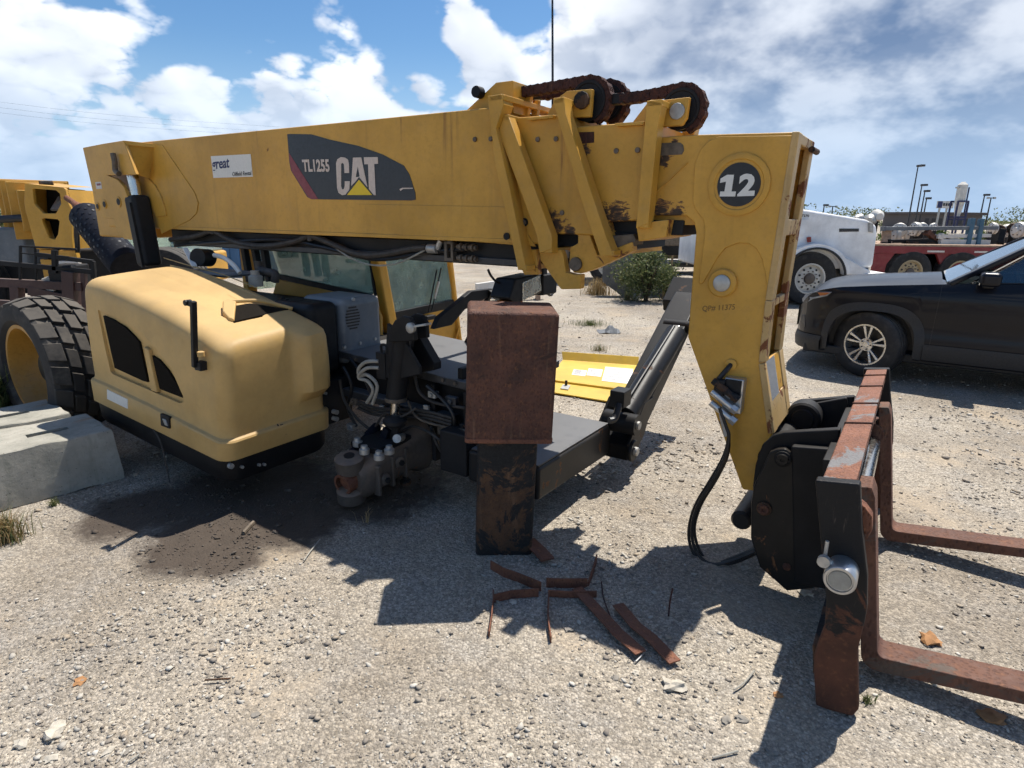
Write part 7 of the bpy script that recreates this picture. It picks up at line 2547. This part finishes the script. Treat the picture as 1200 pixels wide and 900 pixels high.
outer = [t2(*z1p(*q)) for q in [(215, 115), (235, 112), (560, 150), (575, 165), (602, 290), (630, 340), (632, 500), (628, 560), (640, 690), (315, 690), (290, 600), (262, 490), (225, 360), (213, 280)]]
h1 = [t2(*z1p(*q)) for q in [(285, 165), (300, 158), (490, 172), (525, 205), (535, 290), (490, 375), (380, 375), (300, 290)]]
h2 = [t2(*z1p(*q)) for q in [(370, 425), (390, 418), (505, 428), (522, 445), (508, 560), (480, 605), (430, 590), (372, 450)]]
MB().prism(outer, 0.0, 0.05, 'b', holes=[h1, h2]).build('boom_head_plate', M['yellow'], T2, 0.008)
MB().prism([t2(*z1p(*q)) for q in [(225, 130), (560, 160), (610, 330), (610, 680), (330, 680), (240, 380)]], 0.35, 0.42, 'b').build('boom_head_core', M['black'], T2, 0.01)
for (q0, q1) in (((215, 115), (213, 280)), ((213, 280), (262, 490)), ((262, 490), (315, 690)), ((575, 165), (602, 290)), ((602, 290), (632, 500)), ((632, 500), (640, 690))):
    a, b = t2(*z1p(*q0)), t2(*z1p(*q1))
    MB().add([(a[0], 0.05, a[1]), (b[0], 0.05, b[1]), (b[0], 0.55, b[1]), (a[0], 0.55, a[1])], [(0, 1, 2, 3)]).build('boom_head_side', M['yellow'], T2)
a, b = t2(*z1p(215, 115)), t2(*z1p(560, 150))
MB().add([(a[0], 0.0, a[1] + 0.002), (b[0], 0.0, b[1] + 0.002), (b[0], 0.6, b[1] + 0.03), (a[0], 0.6, a[1] + 0.03)], [(0, 1, 2, 3)]).build('boom_head_top', M['yellow'], T2)
q = t2(41, 213)
MB().cyl((q[0] - 0.06, 0.15, q[1] - 0.02), (q[0] + 0.05, 0.25, q[1] - 0.01), 0.04, n=10).build('hose_bundle', M['rust_black'], T2, 0.01)
for k in range(3):
    c = t2(53 + k * 2.5, 246)
    MB().cyl((c[0], 0.12, c[1]), (c[0] + 0.03 * k, 0.30, c[1] + 0.16), 0.02, n=8).build('inner_pin', M['zinc'], T2)
# legs below the head
for (q) in ([(318, 692), (450, 700), (450, 770), (320, 760)], [(325, 780), (450, 790), (445, 835), (335, 825)], [(490, 700), (640, 705), (655, 770), (490, 765)], [(490, 795), (660, 800), (675, 855), (490, 850)], [(345, 850), (505, 860), (505, 960), (365, 960)]):
    MB().prism([t2(*z1p(*p_)) for p_ in q], 0.05, 0.12, 'b').build('lower_frame_plate', M['yellow'] if q[0][1] < 790 or q[0][0] < 400 else M['white_decal'], T2, 0.006)
# boom running back to the left with its collars
u2 = Vector((-0.80, 1.0, 0.0)).normalized()
b0 = Vector((t2(25, 250)[0], 0.35, 0))
zt0, zb0 = t2(25, 222)[1], t2(25, 272)[1]
prev = None
for k, (s0, s1, gr) in enumerate(((0.0, 0.30, 0.0), (0.25, 0.62, 0.05), (0.6, 1.0, 0.10), (0.95, 4.5, 0.14))):
    p0 = b0 + u2 * s0
    p1 = b0 + u2 * s1
    w_ = Vector((u2.y, -u2.x, 0)) * (0.22 + gr)
    vs = []
    for p_ in (p0, p1):
        vs += [(p_.x - w_.x, p_.y - w_.y, zb0 - gr), (p_.x + w_.x, p_.y + w_.y, zb0 - gr), (p_.x + w_.x, p_.y + w_.y, zt0 + gr * 0.6), (p_.x - w_.x, p_.y - w_.y, zt0 + gr * 0.6)]
    MB().add(vs, [(0, 3, 2, 1), (4, 5, 6, 7), (0, 1, 5, 4), (1, 2, 6, 5), (2, 3, 7, 6), (3, 0, 4, 7)]).build('boom_section', M['yellow'], T2, 0.01)
    pc_ = p0 + u2 * 0.05
    wv = w_ * 1.18
    vs = []
    for p_ in (p0 - u2 * 0.02, p0 + u2 * 0.05):
        vs += [(p_.x - wv.x, p_.y - wv.y, zb0 - gr - 0.06), (p_.x + wv.x, p_.y + wv.y, zb0 - gr - 0.06), (p_.x + wv.x, p_.y + wv.y, zt0 + gr * 0.6 + 0.08), (p_.x - wv.x, p_.y - wv.y, zt0 + gr * 0.6 + 0.08)]
    if k:
        MB().add(vs, [(0, 3, 2, 1), (4, 5, 6, 7), (0, 1, 5, 4), (1, 2, 6, 5), (2, 3, 7, 6), (3, 0, 4, 7)]).build('boom_collar', M['yellow'], T2, 0.01)
# cab and body behind
MB().box((0.55, 0.9, 0.6), (1.5, 2.3, 1.08)).build('cab_body', M['yellow'], T2, 0.05)
MB().box((0.6, 0.95, 1.081), (1.45, 2.25, 1.42)).build('cab_glass', M['glass'], T2, 0.03)
MB().box((-2.2, 0.8, 0.5), (0.5, 2.4, 1.15)).build('machine_body', M['black'], T2, 0.05)
MB().box((-0.9, 0.4, 0.95), (-0.4, 0.8, 1.45)).build('valve_bank', M['grey_cover'], T2, 0.04)
MB().cyl((-0.75, 0.3, 1.55), (0.35, 0.35, 1.62), 0.05, n=10).build('hose', M['hose_black'], T2)
for x in (-1.6, 1.3):
    w = empty('wheel')
    w.parent = T2
    w.location = (x, 0.75, 0.6)
    road_tyre(w, 0.6, 0.4, 0.32)
    MB().lathe([(-0.17, 0.33), (-0.05, 0.29), (-0.02, 0.1), (-0.02, 0)], (0, 0, 0), (0, 1, 0), 24).build('rim', M['rim_yellow'], w)

# ---------------------------------------------------------------- dark steel rack in front of it
M['maroon'] = paint('maroon_frame_paint', (0.055, 0.022, 0.020), 0.5, dust_amt=0.25, grime=0.2, streak=0.2)
D3 = 6.9
RK = empty('steel_rack', (at_depth(60, 330, D3).x, D3, 0), 0)
tag(RK, 'dark maroon steel rack with thin rails standing behind the big tyre', 'rack')
ox3 = RK.location.x


def rk(x, y, dy=0.0):
    p = at_depth(x, y, D3 + dy)
    return Vector((p.x - ox3, dy, p.z))


for (x0, y0, x1, y1, w_, nm, mt) in ((-60, 302, 112, 319, 0.05, 'rail', 'black'), (42, 298, 109, 307, 0.045, 'rail', 'black'), (24, 288.5, 60, 290.5, 0.02, 'rail', 'black'), (24, 296.5, 60, 300, 0.014, 'rail', 'black'), (60, 290.5, 90, 292, 0.02, 'rail', 'black'),
                                     (24, 288, 24, 331, 0.025, 'post', 'black'), (41, 289, 43, 331, 0.02, 'post', 'black'), (64, 293, 65, 320, 0.05, 'post', 'black'), (109, 306, 111, 330, 0.04, 'post', 'black'),
                                     (-60, 328, 98, 336, 0.09, 'beam', 'maroon'), (83, 318, 85, 372, 0.13, 'post', 'maroon'), (98, 320, 100, 360, 0.05, 'post', 'maroon'), (20, 335, 22, 372, 0.10, 'post', 'maroon'),
                                     (36, 340, 80, 350, 0.10, 'beam', 'maroon'), (-60, 352, 98, 362, 0.08, 'beam', 'maroon'), (40, 350, 72, 334, 0.05, 'brace', 'zinc')):
    MB().bar(rk(x0, y0), rk(x1, y1), w_, w_).build(nm, M[mt], RK, 0.004)
MB().box(rk(72, 330) - Vector((0.14, 0, 0.14)), rk(72, 330) + Vector((0.14, 0.3, 0.18))).build('control_box', M['black'], RK, 0.02)
MB().cyl(rk(52, 330, 0.05), rk(63, 326, 0.05), 0.04, n=12).build('hydraulic_motor', M['white_hose'], RK)
for x in (-40, 22, 84):
    q = rk(x, 350)
    MB().box((q.x - 0.05, 0.0, 0), (q.x + 0.05, 0.1, q.z)).build('leg', M['maroon'], RK, 0.004)
    MB().box((q.x - 0.05, 1.0, 0), (q.x + 0.05, 1.1, q.z)).build('leg', M['maroon'], RK, 0.004)

# ---------------------------------------------------------------- things behind the boom
M['sheet_white'] = paint('white_sheet_wall', (0.62, 0.61, 0.57), 0.55, dust_amt=0.3, grime=0.1, streak=0.3)
D4 = 24.0
WB = empty('white_shed', (at_depth(560, 330, D4).x, D4, 0), 0)
tag(WB, 'long white ribbed shed seen low under the boom', 'shed')
zz4 = at_depth(590, 312, D4).z
MB().box((-7.5, 0.0, 0.0), (2.6, 4.0, zz4)).build('wall', M['sheet_white'], WB, 0.02)
for k in range(26):
    x = 0.6 + k * 0.078 if k >= 0 else 0
    MB().box((0.35 + k * 0.085, -0.035, 0.05), (0.385 + k * 0.085, 0.0, zz4 - 0.02)).build('wall_rib', M['sheet_white'], WB, 0.004)
MB().box((-7.6, -0.2, zz4 + 0.001), (2.7, 4.2, zz4 + 0.12)).build('roof', M['zinc'], WB, 0.02)
# pale beams on trestles
D5 = 9.5
for k, (x0, y0, x1, y1, lab) in enumerate(((558, 337, 612, 329, 'pale square beam, upper of two, lying beyond the lamp'), (575, 346, 640, 336, 'pale square beam, lower of two, lying beyond the lamp'))):
    p0, p1 = at_depth(x0, y0, D5 + 3), at_depth(x1, y1, D5 + 3.4)
    bm_ = empty('steel_beam', (0, 0, 0))
    tag(bm_, lab, 'beam', 'pale beams beyond the lamp')
    MB().bar(p0, p1, 0.12, 0.16).build('beam', M['sheet_white'], bm_, 0.006)
    for p_ in (p0.lerp(p1, 0.15), p0.lerp(p1, 0.85)):
        MB().box((p_.x - 0.05, p_.y - 0.15, 0), (p_.x + 0.05, p_.y + 0.15, p_.z - 0.08)).build('trestle', M['plank'], bm_, 0.005)
# leaning grey slab
D6 = 13.6
sl = [at_depth(x, y, D6) for x, y in [(706, 296), (766, 281), (792, 322), (803, 346), (735, 352), (706, 330)]]
o = MB().add([v for v in sl] + [v + Vector((0.03, 0.14, 0.0)) for v in sl], [tuple(range(6)), tuple(range(11, 5, -1))] + [(i, (i + 1) % 6, 6 + (i + 1) % 6, 6 + i) for i in range(6)]).build('concrete_slab', plain('grey_slab', (0.20, 0.195, 0.18), 0.85, 0, 0.3, 8, 0.3), bevel=0.01)
tag(o, 'flat grey slab standing on edge behind the shrub', 'slab')
p = at_depth(772, 331, D6 - 0.02)
mbk = at_depth(749, 303, D6 - 0.6)
o = MB().lathe([(0, 0.0), (0, 0.075), (mbk.z - 0.05, 0.075), (mbk.z, 0.05), (mbk.z, 0)], (mbk.x, mbk.y, 0), (0, 0, 1), 16).build('bollard', M['sheet_white'])
tag(o, 'white bollard half hidden in the shrub', 'bollard')
# parked lorry chassis with pale wheel
D7 = 16.0
PL = empty('parked_lorry', (at_depth(712, 330, D7).x, D7, 0), 0)
tag(PL, 'dark lorry with a pale steel wheel seen between the boom brackets and the shrub', 'lorry')
zc = at_depth(712, 319.5, D7).z
steel_wheel(PL, (0, 0, max(0.5, zc)), 0, max(0.5, zc), 0.3, M['white_rim'], 'front_wheel')
MB().box((-1.6, 0.0, 0.75), (3.2, 2.1, 0.98)).build('chassis', M['black'], PL, 0.02)
fen2 = [(math.cos(t) * 0.66, zc + math.sin(t) * 0.66) for t in np.linspace(R(10), R(170), 16)] + [(math.cos(t) * 0.58, zc + math.sin(t) * 0.58) for t in np.linspace(R(170), R(10), 16)]
MB().prism(fen2, -0.12, 0.2, 'b').build('fender', M['black'], PL, 0.01)
MB().box((-1.5, 0.1, 1.0), (-0.1, 2.0, 1.9)).build('cab', M['truck_white'], PL, 0.06)
MB().box((1.2, 0.0, 0.98), (3.2, 2.0, 1.30)).build('load_bed', M['steel_brown'], PL, 0.02)
# tanker behind the gooseneck gap
D8 = 19.0
TK = empty('tanker_trailer', (at_depth(803, 320, D8).x, D8, 0), 0)
tag(TK, 'tan tank on a white framed trailer glimpsed left of the boom head', 'tanker')
M['tan_tank'] = paint('tan_tank_paint', (0.42, 0.33, 0.21), 0.5, dust_amt=0.3, grime=0.2, streak=0.3)
cz8 = at_depth(795, 283, D8).z
MB().lathe([(-1.6, 0.0), (-1.55, 0.40), (-1.4, 0.55), (1.2, 0.55), (1.35, 0.40), (1.4, 0)], (-0.4, 0.6, cz8), (1, 0, 0), 28).build('tank', M['tan_tank'], TK)
MB().box((-2.2, 0.1, cz8 - 0.75), (1.6, 1.2, cz8 - 0.6)).build('frame', M['sheet_white'], TK, 0.02)
for x in (-0.9, -0.45, 0.0, 0.45):
    MB().box((x, -0.02, cz8 - 0.7), (x + 0.05, 0.06, cz8 + 0.25)).build('rail_post', M['tan_tank'], TK, 0.005)
MB().box((-1.0, -0.03, cz8 - 0.28), (0.55, 0.01, cz8 - 0.24)).build('hand_rail', M['tan_tank'], TK, 0.005)
MB().box((0.55, -0.1, cz8 - 0.8), (1.2, 1.4, cz8 + 0.75)).build('pump_cabin', M['truck_white'], TK, 0.04)
MB().box((0.66, -0.115, cz8 - 0.45), (1.08, -0.09, cz8 + 0.5)).build('cabin_window', M['car_glass'], TK, 0.01)
MB().box((-2.0, 0.0, 0.35), (1.4, 1.3, cz8 - 0.76)).build('underframe', M['disc_black'], TK, 0.02)
# blue container glimpsed through the gap beside the cab
D9 = 17.0
BL = empty('blue_container', (at_depth(285, 300, D9).x, D9, 0), 0)
tag(BL, 'blue steel container seen through the gap between hood and cab', 'container')
M['blue'] = paint('blue_container_paint', (0.06, 0.16, 0.30), 0.5, dust_amt=0.2, grime=0.2, streak=0.3)
MB().box((-3, 0, 0.1), (3, 2.4, 1.75)).build('box', M['blue'], BL, 0.02)
for k in range(22):
    MB().box((-2.9 + k * 0.27, -0.035, 0.25), (-2.78 + k * 0.27, 0.0, 1.65)).build('corrugation', M['blue'], BL, 0.01)

# ---------------------------------------------------------------- right background
def pole(x, ytop, ybase, D, label, heads=1):
    t = at_depth(x, ytop, D)
    o = empty('light_pole', (t.x, D, 0))
    tag(o, label, 'light pole', 'tall light poles beyond the yard')
    h = t.z
    MB().cyl((0, 0, 0), (0, 0, h), 0.0013 * D, 0.0008 * D, 8).build('shaft', M['alloy_dark'], o)
    if heads == 2:
        MB().box((-0.006 * D, -0.1, h - 0.0012 * D), (0.006 * D, 0.1, h)).build('cross_arm', M['alloy_dark'], o)
        for s in (-1, 1):
            MB().box((s * 0.005 * D - 0.0015 * D, -0.3, h - 0.002 * D), (s * 0.005 * D + 0.0015 * D, 0.1, h + 0.0008 * D)).build('lamp_head', M['zinc'], o, 0.02)
    else:
        MB().box((-0.0012 * D, -0.8, h - 0.002 * D), (0.0045 * D, 0.2, h + 0.001 * D)).build('lamp_head', M['alloy_dark'], o, 0.02)
    return o


for (x, yt, D, lab, hd_) in ((1076, 194, 75, 'tallest dark light pole, leftmost of the row beyond the trailer', 1), (1080.5, 216.5, 100, 'second light pole from the left of the row', 1), (1084, 223.5, 120, 'third light pole from the left of the row', 1), (1086, 232, 150, 'shortest light pole, fourth from the left', 1),
                             (1154, 228, 130, 'slim light pole right of the white silo', 1), (1161.5, 231.5, 140, 'light pole with a double head at far right', 2), (976, 241.5, 160, 'small distant pole above the lorry bonnet, right one', 2), (966, 240, 150, 'small distant pole above the lorry bonnet, left one', 1)):
    pole(x, yt, 255, D, lab, hd_)
D10 = 85.0
SI = empty('silo', (at_depth(1122, 250, D10).x, D10, 0), 0)
tag(SI, 'white cylindrical silo in a dark blue frame on the skyline', 'silo')
rS = 5.0 * D10 / F_PX
s_top, s_cone, s_mid = at_depth(1125, 213, D10).z, at_depth(1125, 216.5, D10).z, at_depth(1122, 236, D10).z
s_bot = at_depth(1122, 255, D10).z
MB().lathe([(s_bot, 0.0), (s_bot, rS * 0.5), (s_mid - 0.3, rS * 0.92), (s_mid, rS), (s_cone, rS), (s_cone + 0.15, rS * 0.7), (s_top, rS * 0.3), (s_top, 0)], (0, 0, 0), (0, 0, 1), 28).build('tank', M['sheet_white'], SI)
M['navy_steel'] = paint('navy_steel_paint', (0.02, 0.025, 0.09), 0.5, dust_amt=0.1)
for sx in (-1, 1):
    for sy in (-1, 1):
        MB().box((sx * rS * 1.15 - 0.09, sy * rS * 1.15 - 0.09, 0), (sx * rS * 1.15 + 0.09, sy * rS * 1.15 + 0.09, s_mid)).build('leg', M['navy_steel'], SI)
for z in (s_mid, s_mid - 2.0, 1.8):
    for sy in (-1, 1):
        MB().box((-rS * 1.2, sy * rS * 1.15 - 0.1, z - 0.1), (rS * 1.2, sy * rS * 1.15 + 0.1, z + 0.1)).build('cross_beam', M['navy_steel'], SI)
MB().cyl((rS * 1.25, -0.2, s_mid - 1.5), (rS * 1.25, -0.2, s_cone - 0.3), 0.09, n=8).build('fill_pipe', M['navy_steel'], SI)
MB().box((-rS * 1.25, -0.3, s_cone - 0.45), (-rS * 0.9, 0.3, s_cone - 0.25)).build('top_bracket', M['zinc'], SI)
# billboard
D11 = 95.0
bl_, br_ = at_depth(1098, 244, D11), at_depth(1117, 243, D11)
bt_ = at_depth(1098.5, 235.5, D11)
SG = empty('billboard', ((bl_.x + br_.x) / 2, D11, 0), 0)
tag(SG, 'small roadside billboard with a dark left half on the skyline', 'billboard')
hx = (br_.x - bl_.x) / 2
MB().box((-hx, 0, bl_.z), (hx, 0.25, bt_.z)).build('board', M['sheet_white'], SG)
MB().box((-hx, -0.03, bl_.z + 0.05), (-hx * 0.42, -0.002, bt_.z - 0.05)).build('dark_panel', M['navy_print'], SG)
for k in range(4):
    MB().box((-hx * 0.32 + k * hx * 0.31, -0.03, bl_.z + 0.35), (-hx * 0.10 + k * hx * 0.31, -0.002, bt_.z - 0.30)).build('printed_block', M['alloy_dark'], SG)
for x in (-hx * 0.6, hx * 0.3):
    MB().box((x - 0.12, 0.05, 0), (x + 0.12, 0.2, bl_.z)).build('post', M['zinc'], SG)
# low dark building
D12 = 120.0
p0, p1 = at_depth(1079, 251.5, D12), at_depth(1152, 251.5, D12)
FB = empty('low_building', (p0.x, D12, 0), 0)
tag(FB, 'long low grey building on the skyline behind the silo', 'building')
MB().box((0, 0, 0), (p1.x - p0.x, 12, p0.z)).build('wall', plain('grey_brown_wall', (0.13, 0.115, 0.11), 0.8), FB, 0.05)
MB().box((-0.5, -0.5, p0.z + 0.002), (p1.x - p0.x + 0.5, 12.5, p0.z + 0.5)).build('roof', plain('brown_roof', (0.10, 0.085, 0.08), 0.8), FB, 0.05)
for k in range(9):
    MB().box((1.0 + k * 1.25, -0.05, p0.z * 0.35), (1.7 + k * 1.25, 0.0, p0.z * 0.75)).build('window', M['alloy_dark'], FB)

# parked gear on the trailer: hubs, beams, frames
D13 = td2 + 1.0
GH = 'white wheel hubs and axles loaded behind the red trailer'
hubs = [(1046.5, 276, 9.5, 'white hub drum, first from the lorry'), (1054, 270, 8, 'rusty hub drum standing above the first white one'), (1066, 275, 9.5, 'white hub drum, second from the lorry'), (1072, 269, 8, 'dark hub drum between two white ones'), (1080, 268, 6.5, 'small white hub drum right of the dark one'), (1094, 267, 5.5, 'small white hub drum nearest the silo'),
        (1163, 268, 6.5, 'white hub drum at far right, left of its pair'), (1169, 272, 8, 'rusty hub drum at far right'), (1180, 271, 8, 'white hub drum at far right, middle of the row'), (1194, 270, 9, 'white hub drum cut by the right edge'), (1187, 268, 6, 'small rusty hub drum near the right edge')]
for i, (x, y, rpx, lab) in enumerate(hubs):
    c = at_depth(x, y, D13 + (i % 3) * 0.4)
    r = rpx * D13 / F_PX
    o = empty('wheel_hub', c, R(-35 + 50 * ((i * 7) % 3 - 1)))
    tag(o, lab, 'wheel hub', GH)
    white = 'white' in lab
    MB().lathe([(-r * 0.55, 0.0), (-r * 0.55, r * 0.35), (-r * 0.35, r * 0.42), (-r * 0.3, r * 0.86), (-r * 0.18, r), (r * 0.35, r), (r * 0.45, r * 0.8), (r * 0.45, 0)], (0, 0, 0), (0, 1, 0), 24).build('drum', M['sheet_white' if white else 'rust_black'], o)
    MB().lathe([(-r * 0.2, r * 0.9), (-r * 0.28, r * 0.98), (-r * 0.12, r * 1.06), (0.0, r * 1.0)], (0, 0, 0), (0, 1, 0), 24).build('rim_ring', M['zinc' if white else 'chain'], o)
    for k in range(6):
        t = k * math.pi / 3
        q = Vector((math.cos(t) * r * 0.62, -r * 0.3, math.sin(t) * r * 0.62))
        MB().cyl(q, q - Vector((0, r * 0.14, 0)), r * 0.07, n=6).build('stud', M['grease'], o)
    MB().box((-0.06, -0.05, -c.z + ztop + 0.012), (0.06, 0.2, -r * 0.6)).build('stand', M['black'], o)
M['blue_steel'] = paint('blue_grey_steel', (0.05, 0.13, 0.19), 0.5, dust_amt=0.2, grime=0.2)
for k, (x0, y0, x1, y1, w_, mt, lab) in enumerate(((1034, 268, 1168, 267, 0.11, 'grey_cover', 'long grey beam lying across the trailer load'), (1040, 283, 1120, 281, 0.10, 'black', 'dark beam low on the trailer bed'), (1098, 277, 1160, 276, 0.10, 'sheet_white', 'pale frame rail on the trailer, longer one'), (1100, 283, 1158, 284, 0.14, 'sheet_white', 'pale frame rail on the trailer, lower one'),
                                                   (1102, 275, 1128, 283, 0.08, 'sheet_white', 'slanting pale brace between the frame rails'), (1086, 272, 1100, 284, 0.12, 'rust', 'rusty slanting strut beside the pale frame'), (1036, 284, 1036.5, 268, 0.10, 'plank', 'first upright wooden stake on the trailer'), (1041, 285, 1041.5, 270, 0.10, 'plank', 'second upright wooden stake on the trailer'),
                                                   (1132, 291, 1139, 256, 0.13, 'blue_steel', 'left of two upright blue steel posts'), (1144, 291, 1150, 256.5, 0.12, 'blue_steel', 'right of two upright blue steel posts'), (1172, 285, 1176, 269, 0.12, 'black', 'short dark upright post at far right'), (1060, 286, 1110, 287, 0.16, 'rust_black', 'dark rusty girder at the back of the trailer'))):
    p0, p1 = at_depth(x0, y0, D13 - 0.5), at_depth(x1, y1, D13 - 0.4)
    o = empty('steel_member' if mt != 'plank' else 'wooden_stake', (0, 0, 0))
    tag(o, lab, 'beam' if mt != 'plank' else 'stake', 'loose steel on the trailer')
    MB().bar(p0, p1, w_, w_ * 0.8).build('bar', M[mt], o, 0.006)
    d_ = (p1 - p0).normalized()
    MB().bar(p0 - d_ * 0.01, p0 + d_ * 0.05, w_ * 1.3, w_).build('end_plate', M[mt], o, 0.004)
# bulky white gear beyond the lorry's bonnet and far shrubs
for k, (x, y, rpx, lab) in enumerate(((1006, 257, 6, 'grey machine part behind the lorry bonnet, left one'), (1020, 258, 7, 'grey machine part behind the lorry bonnet, middle one'), (1028, 253, 7, 'white machine part behind the lorry bonnet, highest one'))):
    c = at_depth(x, y, TD + 3.4)
    r = rpx * (TD + 3.4) / F_PX
    o = empty('machine_part', (c.x, c.y, 0), R(30 * k))
    tag(o, lab, 'machine part')
    MB().lathe([(-r, 0.0), (-r, r * 0.5), (-r * 0.4, r * 0.9), (r * 0.4, r), (r, r * 0.6), (r, 0)], (0, 0, c.z), (1, 0.4, 0.1), 18).build('housing', M['zinc' if k < 2 else 'sheet_white'], o)
    MB().box((-r * 0.5, -r * 0.3, 0), (r * 0.5, r * 0.3, c.z - r * 0.8)).build('stand', M['black'], o)
c0, c1 = at_depth(1012, 253.5, TD + 3.4), at_depth(1045, 247, TD + 3.4)
GT = 'shrubs and trees on the skyline at right'
shrub(1046, 268, 34, 20, 'bright green shrub right of the lorry bonnet', 1500, 'leaf', depth=40, size=0.10, group=GT)
shrub(1098, 262, 22, 10, 'small green shrub in front of the low building', 800, 'leaf', depth=60, size=0.14, group=GT)
shrub(1165, 270, 56, 26, 'wide pale green shrub right of the blue posts', 2200, 'leaf_pale', depth=34, size=0.09, group=GT)
shrub(1195, 268, 40, 26, 'pale green shrub at the right edge', 1600, 'leaf_pale', depth=36, size=0.09, group=GT)
shrub(1140, 266, 24, 12, 'low pale shrub between silo and posts', 700, 'leaf_pale', depth=45, size=0.12, group=GT)
# far tree line: one mass along the skyline
n = 40000
xx = vr.uniform(-190, 190, n)
hh = 2.6 + 1.2 * np.sin(xx * 0.11) + 1.3 * np.sin(xx * 0.31 + 1) + 0.8 * np.sin(xx * 0.9)
C = np.stack([xx, 150 + vr.normal(0, 5, n), np.abs(vr.random(n)) ** 0.7 * hh], 1)
d = vr.normal(0, 1, (n, 3))
d /= np.linalg.norm(d, axis=1)[:, None]
e = np.cross(d, vr.normal(0, 1, (n, 3)))
e /= np.linalg.norm(e, axis=1)[:, None]
s = 0.34 * vr.uniform(0.5, 1.3, (n, 1))
o = link_mesh('tree_line', quads_mesh('tree_line', C, d * s, e * s), M['leaf_pale'])
tag(o, 'low green tree line along the far skyline', 'trees', kind='stuff')
# trees at the far left
for k, (x, w_, h_, lab) in enumerate(((92, 46, 36, 'leafy tree behind the second machine, nearer the boom'), (20, 60, 30, 'leafy tree behind the second machine at the left edge'), (130, 50, 30, 'leafy tree seen under the rear of the boom'))):
    shrub(x, 268, w_, h_, lab, 2200, 'leaf_pale', depth=32 + 4 * k, size=0.13, name='tree', group='trees beyond the second machine')
# power lines high at left
for k, (y0, y1) in enumerate(((112, 137), (119, 143), (126, 148))):
    p0, p1 = at_depth(-250, y0 - 26, 70), at_depth(330, y1 + 12, 110)
    mid = (p0 + p1) / 2 - Vector((0, 0, 0.8))
    o = MB().tube([p0, mid, p1], 0.009, 5, 12).build('power_line', M['hose_black'])
    tag(o, ['highest', 'middle', 'lowest'][k] + ' of three thin power lines crossing the sky at left', 'cable', 'power lines in the sky')

# every labelled object without another kind is a thing
for o in bpy.data.objects:
    if o.parent is None and 'category' in o and 'kind' not in o:
        o['kind'] = 'thing'
